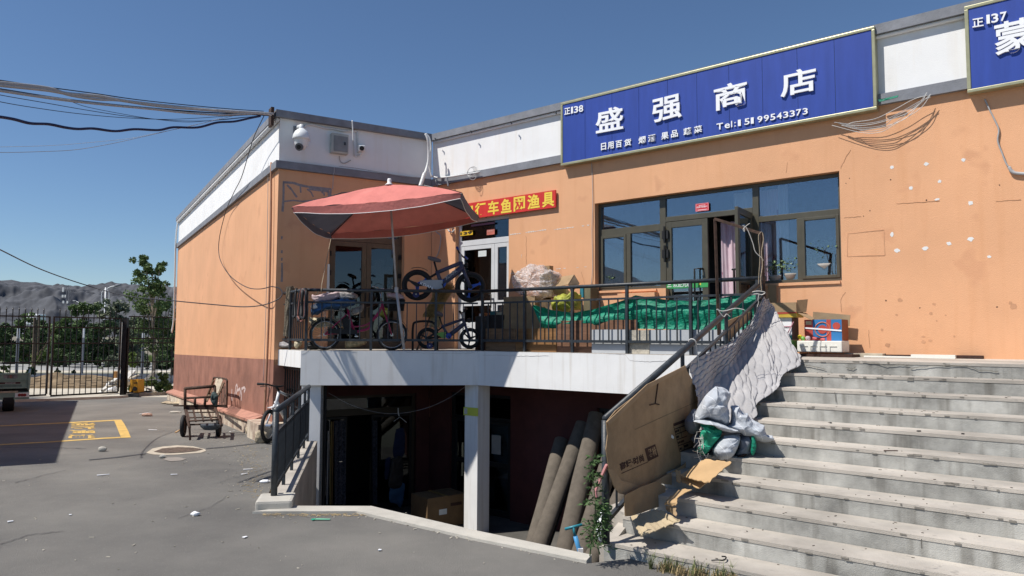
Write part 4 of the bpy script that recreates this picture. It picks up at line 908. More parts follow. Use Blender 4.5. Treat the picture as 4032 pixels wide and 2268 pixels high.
# roof hatch
RH = thing('roof_vent', 'small white sheet metal roof vent box standing on the wing roof', 'roof vent', PD(1258, 450, 14.9))
v0 = PD(1207, 440, 14.9); v1 = PD(1311, 462, 15.3)
RF = Fr((v0.x + .05, v0.y + .2), (.856, .516), (1, -1))
mb = MB(); mb.fb(RF, .0, .52, -.5, 0, 4.3, 4.80); part(mb, 'box', m_white, RH)
mb = MB(); mb.fb(RF, -.05, .57, -.55, .05, 4.80, 4.86); part(mb, 'lid', m_white, RH, bev=.01)
mb = MB(); mb.slab([RF(.22, .002, 4.62), RF(.40, .002, 4.60), RF(.41, .002, 4.70), RF(.36, .002, 4.77), RF(.20, .002, 4.77)], RF.n * .004); part(mb, 'rust_patch', m_rust, RH)
# overhead cables from the left to the wing corner
zo = lambda x, y: (x * 1100 / 2576, 250 + y * 450 / 1054)
def over(pts, r, mat, label, Yl=9.0, Yr=14.0, name='overhead_cable', wob=0):
    n = len(pts); P = []
    for i, (x, y) in enumerate(pts):
        px_, py_ = zo(x, y); u = px_ / 1100; P.append(atY(px_, py_, Yl + (Yr - Yl) * u))
    return cable(None, None, 0, r, name, mat, label, 'cable', raw=P, sm=6)
m_silver = M('grey_bundle', (.50, .48, .45), .45, .1, 30)
over([(-200, 130), (0, 155), (300, 200), (600, 240), (900, 280), (1200, 325), (1500, 360), (1900, 400), (2200, 425), (2430, 440)], .008, m_cable, 'topmost thin black overhead cable running to the corner of the wing')
over([(-200, 155), (0, 175), (440, 225), (640, 290), (900, 330), (1100, 340), (1500, 385), (2000, 430), (2520, 462)], .022, m_silver, 'thick grey wrapped overhead cable bundle, upper one')
over([(-200, 180), (0, 200), (430, 245), (640, 280), (900, 300), (1150, 345), (1500, 395), (2000, 435), (2300, 455), (2500, 470)], .026, m_silver, 'thick grey wrapped overhead cable bundle twisting below the upper one')
over([(-200, 220), (0, 250), (550, 332), (980, 380), (1400, 420), (1720, 455), (2020, 475), (2200, 468), (2420, 462)], .020, m_silver, 'lower grey overhead cable bundle with tape bands')
over([(-200, 210), (0, 236), (550, 322), (980, 372), (1400, 412), (1800, 445), (2200, 465), (2480, 480)], .012, m_cable, 'black cable riding on the lower grey overhead bundle')
over([(-200, 300), (0, 353), (300, 405), (700, 460), (1100, 497), (1500, 515), (1800, 505), (2100, 485), (2400, 470)], .005, m_cable, 'thin sagging overhead wire reaching the corner from below the bundles')
over([(-200, 240), (0, 290), (400, 360), (800, 430), (1200, 490), (1600, 525), (1850, 530), (2100, 515), (2400, 480)], .005, m_cable, 'thin overhead wire crossing under the grey bundles at mid span')
over([(640, 345), (800, 400), (1100, 460), (1400, 510), (1700, 540), (1900, 530), (2200, 500), (2400, 483)], .004, m_cable, 'thinnest dark wire leaving the lower bundle half way to the corner')
over([(-200, 470), (0, 493), (130, 515), (280, 552), (450, 560), (600, 590), (720, 604), (860, 600), (1060, 624), (1240, 606), (1460, 614), (1600, 588), (1820, 590), (2000, 545), (2160, 535), (2300, 505), (2400, 485)], .021, M('dark_blue_cable', (.012, .02, .07), .5), 'thick dark blue wavy overhead cable below the others')
over([(-200, 800), (0, 820), (400, 812), (700, 795), (1000, 745), (1300, 680), (1600, 610), (2000, 520), (2200, 470)], .004, m_gcable, 'lowest thin grey wire curving up to the corner of the wing')
over([(0, 770), (500, 755), (900, 722), (1200, 690), (1500, 630), (1750, 580), (2050, 500)], .003, m_wcable, 'very thin pale wire just above the lowest grey wire')
mb = MB(); c = WF(-.16, .1, 4.5); mb.fb(WF, -.2, -.142, -.1, .12, 4.36, 4.72); solo(mb, 'cable_bracket', m_rust, 'rusty bracket holding the overhead cables at the corner of the wing', 'bracket')
# cables on side wall
cable(WS, [(1040, 455), (1000, 540), (975, 620), (950, 700), (920, 760), (890, 830), (865, 930), (862, 1000), (880, 1050), (915, 1095), (970, 1130), (1020, 1138), (1070, 1128)], [.30, .28, .25, .2, .15, .1, .1, .1, .12, .15, .2, .25, .1], .009, 'hanging_cable', m_cable, 'black cable drooping from the overhead bundle down the sunlit side wall')
raw = [atY(-60, 955, 11), atY(0, 983, 12), atY(160, 1060, 14), atY(330, 1120, 15.5), atY(500, 1165, 15.2), atY(690, 1185, 14.6), atY(850, 1200, 14), atY(960, 1208, 13.8), atY(1040, 1200, 13.7), atY(1095, 1178, 13.7), atY(1112, 1155, 13.8), atY(1100, 1135, 14), atY(1070, 1128, 14.2)]
cable(None, None, 0, .010, 'overhead_cable', m_cable, 'black cable sagging from far left across the side wall to the railing end', raw=raw)
cable(WS, [(1068, 640), (1066, 900), (1058, 1250), (1047, 1520), (1040, 1650)], .06, .022, 'downpipe', M('brown_pipe', (.40, .22, .14), .7, .1), 'slim pipe running down the side wall close to the corner', 'pipe')
cable(WS, [(1056, 640), (1053, 900), (1046, 1250), (1037, 1500)], .04, .006, 'cable', m_gcable, 'thin wire beside the slim pipe near the corner of the side wall')
cable(None, None, 0, .03, 'drain_hose', m_wcable, 'white hose curving off the far end of the side wall', 'hose', raw=[atY(710, 872, 27.4), atY(700, 880, 27.3), atY(692, 950, 27.3), atY(688, 1100, 27.3), atY(684, 1250, 27.4), atY(676, 1310, 27.4)])
# wires below the sign, right
zs = lambda x, y: (2150 + x * k, y * 700 / 958)
for i in range(7):
    rr_ = random.uniform; P = [FA.pt(*zs(1540 + rr_(0, 120), 655 + rr_(0, 25)), .10), FA.pt(*zs(1680 + rr_(-30, 30), 660 + 9 * i), .12), FA.pt(*zs(1800 + rr_(-30, 30), 640 + 12 * i), .14), FA.pt(*zs(1900 + rr_(-20, 40), 585 + 14 * i), .15), FA.pt(*zs(2000 + rr_(-20, 20), 535 + 9 * i), .14), FA.pt(*zs(2095 - rr_(0, 60), 495 + rr_(0, 30)), .12)]
    cable(None, None, 0, .004, 'loose_wire', m_gcable if i % 2 else M('pale_wire', (.6, .6, .58)), ['topmost pale wire', 'second wire from the top', 'third wire from the top', 'middle wire', 'third wire from the bottom', 'second lowest wire', 'lowest drooping wire'][i] + ' in the loose tangle below the blue sign end', raw=P).update_tag()
    bpy.data.objects[COL.objects[-1].name]['group'] = 'tangle of loose wires under the sign'
cable(FA, [zs(2365, 535), zs(2390, 590), zs(2420, 650), zs(2440, 700), zs(2435, 760), zs(2460, 830), zs(2480, 880), zs(2500, 905), zs(2540, 935), zs(2580, 940)], .02, .010, 'cable', m_gcable, 'grey cable snaking down the orange wall below the second sign')
cable(FA, [zs(2495, 900), zs(2520, 930), zs(2600, 938)], .03, .022, 'conduit', m_gcable, 'end of a grey conduit at the right edge under the second sign', 'conduit')
cable(FA, [(2330, 640), (2332, 700), (2334, 800), (2331, 900), (2333, 1050), (2328, 1120)], .02, .006, 'cable', m_gcable, 'thin wire running down the orange wall along the left side of the shop window')
cable(FA, [(1722, 730), (1718, 800), (1712, 900), (1735, 930), (1728, 990), (1712, 1020)], .05, .012, 'cable', m_gcable, 'looped cable hanging in the inner corner behind the umbrella')
cable(FA, [(1762, 880), (1765, 905), (1778, 914), (1790, 905)], .05, .014, 'cable', m_wcable, 'short pale cable loop left of the white door')
mb = MB(); mb.slab([FA.pt(*zs(1790, 540), .12), FA.pt(*zs(1900, 515), .12), FA.pt(*zs(1895, 525), .12), FA.pt(*zs(1800, 550), .12)], FA.n * .02); solo(mb, 'green_strip', m_tarp, 'scrap of green sheeting on the ledge right of the big sign', 'scrap')
cable(None, None, 0, .0025, 'wire', m_gcable, 'pale wire sagging under the balcony between the two columns', raw=[BL(.45, -.3, -.78), BL(.9, -.35, -1.02), BL(1.5, -.35, -1.16), BL(2.1, -.35, -1.10), BL(2.6, -.3, -.9), BL(2.95, -.25, -.66)])
# ================================================================== BICYCLES
m_tyre = M('tyre_rubber', (.014, .014, .016), .7, .2, 30, .1, 80); m_slate = M('slate_blue_frame', (.06, .065, .115), .35, .1, 8)
m_bblue = M('bright_blue_plastic', (.01, .07, .42), .35, .08); m_chrome = M('chrome', (.45, .46, .48), .25, .1, 8, metal=.8)
m_lgrey = M('light_grey_plastic', (.38, .40, .43), .45, .1); m_gplas = M('green_plastic', (.20, .45, .09), .45, .1); m_pink = M('magenta_frame', (.42, .02, .11), .35, .08)
m_sadl = M('grey_saddle', (.13, .12, .14), .6, .15)
def wheel(fr, o, s, z, R, parent, kind='mag', tw=.022, mat_hub=None, spoke_mat=None, rot=.3, rim_mat=None):
    c = fr(s, o, z); ax = fr.n
    w = part(MB().ring(c, ax, R - tw, tw, 32, 8), 'wheel', m_tyre, parent, smooth=True)
    rm = MB().ring(c, ax, R - tw * 2.1, tw * .45, 32, 6); part(rm, 'rim', rim_mat or m_black, w, smooth=True)
    mb = MB(); mb.disc(c, ax, R * .13 if kind == 'mag' else .03, .07, 14); part(mb, 'hub', m_black if kind == 'mag' else m_chrome, w)
    for k in range(5 if kind == 'mag' else 0):
        pass
    if kind == 'mag':
        for k in range(3):
            a = rot + 2 * pi * k / 3; d = fr.t * cos(a) + Vector((0, 0, sin(a))); x = fr.t * -sin(a) + Vector((0, 0, cos(a)))
            mb = MB(); mb.slab([c + d * R * .08 - x * R * .13, c + d * R * .08 + x * R * .13, c + d * R * .55 + x * R * .055, c + d * (R - tw * 2.2) + x * R * .13, c + d * (R - tw * 2.2) - x * R * .13, c + d * R * .55 - x * R * .055], ax * .02)
            part(mb, 'spoke', spoke_mat[k % len(spoke_mat)] if spoke_mat else m_black, w)
    else:
        mb = MB()
        for k in range(28):
            a = 2 * pi * k / 28; a2 = a + (.3 if k % 2 else -.3); off = ax * (.02 if k % 2 else -.02)
            mb.tube([c + off + (fr.t * cos(a2) + Vector((0, 0, sin(a2)))) * .025, c + (fr.t * cos(a) + Vector((0, 0, sin(a)))) * (R - tw * 2.2)], .0016, 4, caps=False)
        part(mb, 'spokes', m_chrome, w, kind='stuff')
    return w
def arc(fr, o, s, z, R, a0, a1, n=12): return [fr(s + R * cos(a0 + (a1 - a0) * i / n), o, z + R * sin(a0 + (a1 - a0) * i / n)) for i in range(n + 1)]
def saddle(fr, o, p, L, parent, mat, tilt=.12):
    s, z = p
    def f(u, v):
        w = .03 + .06 * (1 - u) ** 1.3; a = (v - .5) * 2 * pi
        rad = sin(pi * min(1, max(0, u * .9 + .06))) ** .35
        return fr(s - L / 2 + L * u, o + w * cos(a) * rad, z + tilt * (.5 - u) * L * -1 * -1 + .045 * sin(a) * rad - .025 + .03 * (1 - u))
    mb = MB(); mb.grid(12, 14, f); return part(mb, 'saddle', mat, parent, smooth=True)
def kid_bike(name, label, fr, o, Q, rear, front, R, P, guard_mat, frame_mat, accents, guard_text, text2, text_mat):
    q = lambda x, y: fr.px(*Q(x, y), o)
    g = lambda x, y, d=0: fr(q(x, y)[0], o + d, q(x, y)[1])
    r_, f_ = q(*rear), q(*front)
    T = thing(name, label, 'bicycle', fr(r_[0], o, min(r_[1], f_[1]) - R))
    wheel(fr, o, r_[0], r_[1], R, T, tw=R*.14, spoke_mat=accents, rot=.55); wheel(fr, o, f_[0], f_[1], R, T, tw=R*.14, spoke_mat=accents, rot=.35)
    bb, st, sb, ht, hb = (g(*P[k]) for k in ('bb', 'st', 'sb', 'ht', 'hb'))
    t1 = .027 * R / .285 + .004
    mb = MB(); mb.tube([hb.lerp(ht, .25), bb], t1 * 1.9, 10); part(mb, 'down_tube', frame_mat, T, smooth=True)
    mb = MB(); mb.tube([ht, sb + (bb - sb) * .12], t1 * 1.2, 8); mb.tube([sb, bb], t1 * 1.15, 8); part(mb, 'frame', frame_mat, T, smooth=True)
    mb = MB(); rr = g(*rear); mb.tube([bb, rr], t1 * .8, 8); mb.tube([sb + (bb - sb) * .15, rr], t1 * .7, 8); part(mb, 'rear_stays', m_black, T, smooth=True)
    mb = MB(); mb.tube([ht + (ht - hb) * .1, hb - (ht - hb) * .1], t1 * 1.4, 10); part(mb, 'head_tube', frame_mat, T, smooth=True)
    ff = g(*front)
    mb = MB()
    for d in (-.045, .045):
        mb.tube([hb + fr.n * d * .7, hb.lerp(ff, .3) + fr.n * d, ff + fr.n * d], t1 * 1.0, 8)
    part(mb, 'fork', frame_mat, T, smooth=True)
    mb = MB(); mb.tube([st, sb + (sb - bb) * -.1], t1 * .6, 8); part(mb, 'seat_post', m_black, T, smooth=True)
    saddle(fr, o, q(*P['sad']), R * .85, T, m_sadl)
    sm = g(*P['stem']); mb = MB(); mb.tube([ht, sm], t1 * .8, 8); part(mb, 'stem', m_lgrey, T, smooth=True)
    mb = MB(); B0 = g(*P['b0'], .16); B1 = g(*P['b1'], -.16)
    mb.tube(catm([B0, B0.lerp(sm, .55) + Vector((0, 0, -.02)), sm, B1.lerp(sm, .55) + Vector((0, 0, -.02)), B1]), .015, 8); part(mb, 'handlebar', m_black, T, smooth=True)
    for e, i_ in ((B0, sm), (B1, sm)):
        mb = MB(); mb.tube([e, e.lerp(i_, .4)], .023, 8); part(mb, 'grip', accents[0] if accents[0] is not m_black else m_black, T, smooth=True)
    mb = MB()
    for e in (B0, B1): mb.tube([e.lerp(sm, .45), e.lerp(sm, .15) + Vector((0, 0, -.035)) + fr.n * .03], .006, 6)
    part(mb, 'brake_lever', m_black, T)
    mb = MB(); hl = g(*P['lamp']); mb.lathe(hl, [(.022, -.04), (.045, 0), (.045, .04), (.0, .044)], 12, fr.t); part(mb, 'headlamp', m_black, T, smooth=True)
    mb = MB(); mb.disc(bb + fr.n * .045, fr.n, R * .27, .012, 20); part(mb, 'chain_ring', m_bblue, T)
    mb = MB(); mb.slab([g(x, y, .05) for x, y in P['guard']], fr.n * .012); gd = part(mb, 'chain_guard', guard_mat, T)
    if guard_text:
        a, b = P['gt']; pa, pb_ = g(*a, .064), g(*b, .064); ux = pb_ - pa; part(letters(guard_text, pa, ux, Vector((0, 0, 1)).cross(fr.n) * 0 + (fr.n.cross(ux.normalized())) * R * .18, offset=.02), 'lettering', m_letter, gd)
    a, b = P['dt']; pa, pb_ = g(*a, t1 * 2.05), g(*b, t1 * 2.05); ux = pb_ - pa
    part(letters(text2, pa, ux, fr.n.cross(ux.normalized()) * t1 * 2.0, offset=.02), 'lettering', text_mat, T)
    mb = MB(); cr = bb + fr.n * .07; mb.tube([cr, cr + (fr.t * .5 - Vector((0, 0, .86))) * R * .5], .009, 6); mb.tube([cr + (fr.t * .5 - Vector((0, 0, .86))) * R * .5 + fr.n * .01, cr + (fr.t * .5 - Vector((0, 0, .86))) * R * .5 + fr.n * .09], .014, 6)
    part(mb, 'crank', m_black, T)
    # mudguards
    def guardm(s, z, a0, a1, up=.02):
        mb = MB(); c = arc(fr, 0, s, z, R + up, a0, a1, 12)
        for i in range(12):
            A_, B_ = c[i], c[i + 1]; n0 = fr.n * (o - .035); n1 = fr.n * (o + .035)
            mb.slab([A_ + n0, B_ + n0, B_ + n1, A_ + n1], Vector((0, 0, .006)))
        part(mb, 'mudguard', m_black, T)
    guardm(r_[0], r_[1], radians(55), radians(110), .035); guardm(f_[0], f_[1], radians(95), radians(165), .02)
    tx, tz = q(*P['train']); rt = P['tr']
    mb = MB(); c = fr(tx, o + .14, tz); mb.disc(c, fr.n, rt, .035, 20); tw_ = part(mb, 'training_wheel', M('navy_plastic', (.012, .015, .12), .4), T, smooth=False)
    mb = MB(); mb.disc(c + fr.n * .02, fr.n, rt * .25, .01, 12); part(mb, 'hub', m_lgrey, tw_)
    mb = MB(); mb.bar(rr + fr.n * .05, fr(tx, o + .11, tz), .018, .008); part(mb, 'training_arm', m_rail, T)
    return T
Q1 = lambda x, y: (1050 + x / 2.4533, 900 + y / 2.4533)
K1 = kid_bike('childs_bicycle', 'blue grey childrens bicycle with three spoke wheels tied high behind the balcony handrail', BL, -.30, Q1, (1455, 545), (1968, 565), .290,
    dict(bb=(1692, 535), st=(1618, 320), sb=(1642, 410), ht=(1876, 330), hb=(1896, 395), sad=(1620, 292), stem=(1868, 240), b0=(1838, 190), b1=(1940, 285), lamp=(1925, 355),
         guard=[(1475, 505), (1600, 497), (1700, 500), (1700, 575), (1640, 590), (1540, 560)], gt=((1480, 540), (1600, 590)), dt=((1735, 500), (1845, 415)), train=(1447, 638), tr=.062), m_lgrey, m_slate, [m_bblue, m_black, m_bblue], 'KDAN', 'XDARK', m_lgrey)
Q2_ = lambda x, y: (1560 + x / 5.6, 1180 + y / 5.6)
K2 = kid_bike('childs_bicycle', 'smaller childrens bicycle with green chain guard and blue training wheel standing behind the railing', BL, -.30, Q2_, (690, 850), (1625, 852), .197,
    dict(bb=(1155, 800), st=(950, 380), sb=(1010, 560), ht=(1470, 430), hb=(1520, 560), sad=(940, 300), stem=(1440, 290), b0=(1400, 270), b1=(1550, 190), lamp=(1590, 455),
         guard=[(885, 750), (1000, 715), (1090, 710), (1090, 850), (1020, 850)], gt=None, dt=((1205, 700), (1400, 540)), train=(745, 1012), tr=.055), m_gplas, m_slate, [m_black, m_black], None, 'XDARK', m_lgrey)
# pink step-through bicycle with laundry
Q3 = lambda x, y: (1100 + x / 4.83, 1100 + y / 4.83)
def pink_bike():
    fr, o = BL, -.30; q = lambda x, y: fr.px(*Q3(x, y), o); g = lambda x, y, d=0: fr(q(x, y)[0], o + d, q(x, y)[1])
    r_, f_ = q(870, 1010), q(2140, 1010); R = .288
    T = thing('pink_bicycle', 'magenta step-through bicycle with black mudguards carrying laundry behind the balcony railing', 'bicycle', fr(r_[0], o, 0))
    wheel(fr, o, r_[0], R, R, T, 'wire', .024, rim_mat=m_chrome); wheel(fr, o, f_[0], R, R, T, 'wire', .024, rim_mat=m_chrome)
    rr = fr(r_[0], o, R); ff = fr(f_[0], o, R)
    mb = MB(); mb.tube(catm([g(1955, 500), g(1860, 690), g(1750, 800), g(1700, 930), g(1520, 985), g(1430, 1000)]), .022, 8); part(mb, 'down_tube', m_pink, T, smooth=True)
    mb = MB(); mb.tube(catm([g(1955, 520), g(1740, 800), g(1600, 880), g(1360, 905)]), .013, 8); part(mb, 'top_tube', m_pink, T, smooth=True)
    mb = MB(); mb.tube([g(1295, 570), g(1425, 1000)], .020, 8); part(mb, 'seat_tube', m_pink, T, smooth=True)
    for d in (-.05, .05):
        mb = MB(); mb.tube([g(1310, 640, d * .4), rr + fr.n * d], .010, 6); mb.tube([g(1425, 1000, d * .4), rr + fr.n * d], .011, 6); part(mb, 'rear_stays', m_pink, T, smooth=True)
    mb = MB(); mb.tube([g(1940, 420), g(1985, 590)], .024, 8); part(mb, 'head_tube', m_pink, T, smooth=True)
    for d in (-.045, .045):
        mb = MB(); mb.tube([g(1985, 590, d), g(2060, 800, d), ff + fr.n * d], .012, 8); part(mb, 'fork', m_pink, T, smooth=True)
    mb = MB(); mb.tube([g(1265, 400), g(1295, 580)], .013, 8); part(mb, 'seat_post', m_chrome, T, smooth=True)
    saddle(fr, o, q(1260, 380), .26, T, m_black)
    mb = MB(); mb.tube([g(1940, 420), g(1925, 250)], .012, 8); mb.tube(catm([g(1800, 150, .26), g(1900, 180, .2), g(1925, 240), g(1990, 180, -.2), g(1900, 150, -.26)]), .011, 8); part(mb, 'handlebar', m_chrome, T, smooth=True)
    mb = MB(); cyl = g(1900, 140, .1); mb.tube(catm([g(1800, 160, .2), g(1880, 90, .15), g(1960, 110, .1), g(2030, 150, .0), g(1985, 300, 0)]), .004, 5); part(mb, 'brake_cable', m_black, T)
    for s in (r_[0], f_[0]):
        mb = MB(); c = [fr(s + (R + .022) * cos(a), 0, R + (R + .022) * sin(a)) for a in [radians(10 + 155 * i / 16) for i in range(17)]]
        for i in range(16): mb.slab([c[i] + fr.n * (o - .035), c[i + 1] + fr.n * (o - .035), c[i + 1] + fr.n * (o + .035), c[i] + fr.n * (o + .035)], Vector((0, 0, .006)))
        part(mb, 'mudguard', m_black, T)
    mb = MB(); mb.slab([g(930, 930, .05), g(1480, 960, .05), g(1500, 1050, .05), g(940, 1030, .05)], fr.n * .015); part(mb, 'chain_guard', m_black, T)
    mb = MB(); mb.slab([g(1180, 760, -.02), g(1290, 700, -.02), g(1430, 980, -.02), g(1240, 1000, -.02)], fr.n * .02); part(mb, 'skirt_guard', m_black, T)
    for (a, b) in (((810, 560), (1180, 560)),):
        mb = MB()
        for d in (-.07, 0, .07): mb.tube([g(780, 560, d), g(1200, 600, d)], .006, 5)
        for d in (-.07, .07): mb.tube([g(860, 590, d), rr + fr.n * d * .7], .005, 5); mb.tube([g(1050, 600, d), rr + fr.n * d * .7], .005, 5); mb.tube([g(1180, 600, d), g(1300, 690, d * .3)], .006, 5)
        for x in (800, 930, 1060, 1180): mb.tube([g(x, 565 + (x - 800) * .1, -.075), g(x, 565 + (x - 800) * .1, .075)], .006, 5)
        part(mb, 'rear_carrier', m_chrome, T)
    mb = MB(); a, b, c, d = g(2060, 400), g(2390, 390), g(2360, 600), g(2090, 600); mb.slab([a - fr.n * .13, b - fr.n * .13, c - fr.n * .10, d - fr.n * .10], fr.n * .25); part(mb, 'basket', M('black_wicker', (.025, .02, .018), .9, .4, 60, .8, 60), T)
    mb = MB(); mb.tube([g(1430, 1000, .03), g(1480, 1080, .08)], .009, 6); mb.box(g(1490, 1085, .13), (.06, .09, .02)); part(mb, 'crank', m_chrome, T)
pink_bike()
def clump(fr, o, pts, d, name, mat, label, cat, seed=0, amp=.03, nz=7.0, th=None, fold=0):
    """soft folded bundle: lofted closed outline given in photo points, bulging depth d"""
    P = [fr.px(*p, o) for p in pts]; cs = sum(p[0] for p in P) / len(P); cz = sum(p[1] for p in P) / len(P)
    ring = catm([Vector((p[0], p[1], 0)) for p in P + [P[0]]], 6 + (10 if fold else 0))[:-1]; n = len(ring); m_ = 12 + (30 if fold else 0)
    mb = MB(); vs = []; fs = []
    for j in range(m_ + 1):
        a = pi * j / m_; k = sin(a) ** .55; dd = -cos(a) * d / 2
        for i, r in enumerate(ring):
            s = cs + (r.x - cs) * k; z = cz + (r.y - cz) * k
            nn = noise.noise(Vector((s * nz, z * nz * 2.2 + seed * 9.1, dd * nz + seed))) * amp + noise.noise(Vector((s * nz * 3, z * nz * 5, dd * 20 + seed))) * amp * .35
            if fold: q_ = s * .8 + z * .6 * (1 if seed % 2 else -1) + .12 * noise.noise(Vector((s * 5, z * 5, seed))); nn -= fold * abs(sin(q_ * 24)) ** .5 * k; nn += fold * .22 * noise.noise(Vector((s * 22, z * 22, dd * 22)))
            vs.append(fr(s + nn * .5, o + dd + nn, z + nn * .8))
    for j in range(m_):
        for i in range(n): fs.append((j * n + i, j * n + (i + 1) % n, (j + 1) * n + (i + 1) % n, (j + 1) * n + i))
    mb.add(vs, fs); return solo(mb, name, mat, label, cat, smooth=True)
m_lpink = M('pale_pink_cloth', (.55, .43, .45), .9, .12, 8, .3, 30); m_denim = M('denim', (.045, .12, .27), .9, .25, 9, .4, 50); m_gcl = M('grey_plastic_wrap', (.30, .29, .29), .4, .2, 14, .5, 30); m_cream = M('cream_cloth', (.55, .48, .33), .9, .2, 7, .4, 30)
q3 = lambda L: [Q3(*p) for p in L]
clump(BL, -.28, q3([(620, 300), (700, 330), (900, 270), (1150, 245), (1200, 330), (1000, 400), (760, 450), (640, 400)]), .34, 'blanket', m_lpink, 'pale pink crumpled blanket lying on the pink bicycle carrier', 'blanket', 1, .05)
clump(BL, -.27, q3([(1120, 240), (1300, 245), (1470, 290), (1480, 360), (1300, 385), (1150, 370)]), .28, 'wrapped_bundle', m_gcl, 'grey plastic wrapped roll beside the pink blanket', 'bundle', 2, .03)
clump(BL, -.26, q3([(610, 520), (760, 430), (1000, 410), (1230, 380), (1420, 400), (1430, 480), (1200, 560), (900, 560), (700, 650), (600, 680)]), .36, 'jeans_pile', m_denim, 'pile of blue denim clothes hanging over the pink bicycle rear rack', 'clothes', 3, .06)
clump(BL, -.2, q3([(600, 500), (720, 440), (830, 460), (740, 560), (610, 560)]), .2, 'shirt', m_letter, 'white crumpled shirt at the left edge of the denim pile', 'clothes', 4, .04)
clump(BL, -.45, q3([(560, 720), (900, 740), (1250, 760), (1260, 900), (900, 900), (600, 880)]), .2, 'sack', m_cream, 'cream cloth sack showing behind the pink bicycle wheel', 'sack', 5, .05)
clump(BL, -.42, q3([(1250, 1160), (1450, 1150), (1650, 1130), (1640, 1230), (1400, 1300), (1260, 1300)]), .2, 'straw_hat', m_stick, 'flattened straw hat on the floor behind the pink bicycle', 'hat', 6, .02)
clump(BL, -.38, q3([(1380, 560), (1500, 520), (1600, 480), (1580, 600), (1450, 680), (1390, 660)]), .2, 'bag', m_gcl, 'dark grey bag hanging between saddle and frame of the pink bicycle', 'bag', 7, .04)
clump(BL, -.2, q3([(1640, 480), (1880, 425), (1900, 470), (1700, 530), (1640, 540)]), .1, 'umbrella_folded', m_print, 'folded dark umbrella lying along the pink bicycle frame', 'umbrella', 8, .02)
clump(BL, -.3, q3([(2040, 280), (2200, 270), (2340, 310), (2380, 380), (2200, 370), (2060, 340)]), .22, 'cloth', m_lpink, 'faded pink cloth draped over the bicycle basket', 'cloth', 9, .03)
clump(BL, -.5, q3([(290, 1190), (360, 1175), (430, 1200), (400, 1260), (340, 1310), (290, 1290)]), .2, 'bag', m_cream, 'cream plastic bag on the balcony edge beside the corner post', 'bag', 10, .03)
clump(BS, -.1, q3([(0, 1200), (90, 1170), (190, 1210), (200, 1280), (100, 1310), (0, 1270)]), .25, 'rag', m_gcl, 'pale rag lying on the slab edge at the far left end of the balcony', 'rag', 11, .03)
clump(BL, -.45, q3([(580, 1180), (620, 1200), (760, 1300), (700, 1330), (560, 1320), (520, 1220)]), .2, 'bag', m_black, 'black bag on the floor beside the rear wheel of the pink bicycle', 'bag', 12, .03)
# net and rubber tubes hanging on the short return
m_net = M('fishing_net', (.20, .165, .12), .95, .35, 40, .9, 60)
def net(u, v):
    s = BS.px(*Q3(150 - 60 * v, 140 + 940 * v), .0)
    a = (u - .5) * 2 * pi; w = .09 + .03 * noise.noise(Vector((u * 3, v * 4, 1)))
    return BS(s[0] + w * cos(a), -.06 + (.07 + .01 * sin(u * 40 + v * 10)) * sin(a) + .0, s[1] + .04 * noise.noise(Vector((u * 9, v * 2, 0))))
mb = MB(); mb.grid(60, 24, net); solo(mb, 'fishing_net', m_net, 'brown fishing net bunched and hung over the far left end of the balcony rail', 'net', smooth=True)
for i, (x0, x1, yb, mt, r, lb) in enumerate([(255, 300, 720, m_black, .022, 'leftmost black rubber tube loop hung over the left corner of the rail'), (330, 420, 790, m_black, .022, 'middle black rubber tube loop hung over the left corner of the rail'), (400, 500, 740, m_black, .024, 'black rubber tube loop next to the corner post'), (350, 480, 800, M('brown_tube', (.22, .09, .07), .6), .014, 'slim reddish brown tube loop hanging lowest among the rubber tubes')]):
    pts = [BS.pt(*Q3(x, y), oo) for x, y, oo in ((x0, 700, .02), (x0 + 20, 500, .0), (x0 + 60, 230, -.02), ((x0 + x1) / 2 + 50, 185, -.06), (x1 + 15, 250, -.02), (x1, 500, .0), (x1 - 5, 700, .03), ((x0 + x1) / 2, yb, .04))]
    mb = MB(); n_ = len(pts); P = pts + pts[:3]; c = catm(P, 6)[6:-12]; mb.tube(catm(pts + [pts[0]], 6), r, 7)
    solo(mb, 'rubber_tube', mt, lb, 'rubber tube', smooth=True, group='tubes hung over the rail corner')
# brooms / straw bundle in the corner
def straw_bundle(base, top, r0, r1, n, name, label, mat=m_stick, cat='broom', th=.004):
    mb = MB()
    for i in range(n):
        a = random.random() * 2 * pi; q = sqrt(random.random()); x = Vector((cos(a), sin(a) * .7, 0)) * q
        b = Vector(base) + x * r0 + Vector((0, 0, random.uniform(0, .05))); t_ = Vector(top) + x * r1 + Vector((random.gauss(0, .02), random.gauss(0, .02), random.uniform(-.12, .03)))
        mb.tube([b, b.lerp(t_, .5) + Vector((random.gauss(0, .01), 0, 0)), t_], th, 3, caps=False)
    return solo(mb, name, mat, label, cat)
bp0 = BL.pt(1735, 1100, -.75); bb0 = BL.pt(1712, 1290, -.75)
straw_bundle(bb0, bp0, .10, .13, 260, 'straw_broom', 'tall upright bundle of straw broom heads in the corner behind the bicycles')
straw_bundle(BL.pt(1690, 1250, -.68), BL.pt(1760, 1120, -.7), .13, .16, 200, 'straw_broom', 'second straw broom bundle leaning right behind the small bicycle', M('pale_straw', (.42, .30, .13), .85, .25, 20))
mb = MB(); mb.tube([BL.pt(1635, 1395, -.7), BL.pt(1712, 1200, -.8)], .018, 7); solo(mb, 'broom_handle', m_wood, 'brown wooden broom handle leaning in the corner', 'stick')
mb = MB(); mb.tube([BL.pt(1652, 1390, -.66), BL.pt(1735, 1180, -.78)], .014, 7); solo(mb, 'stick', m_palew, 'pale thin stick leaning beside the broom handle', 'stick')
for i, x in enumerate((1598, 1612, 1624)):
    mb = MB(); mb.box(BL.pt(x, 1372, -.3), (.05, .1, .03)); 
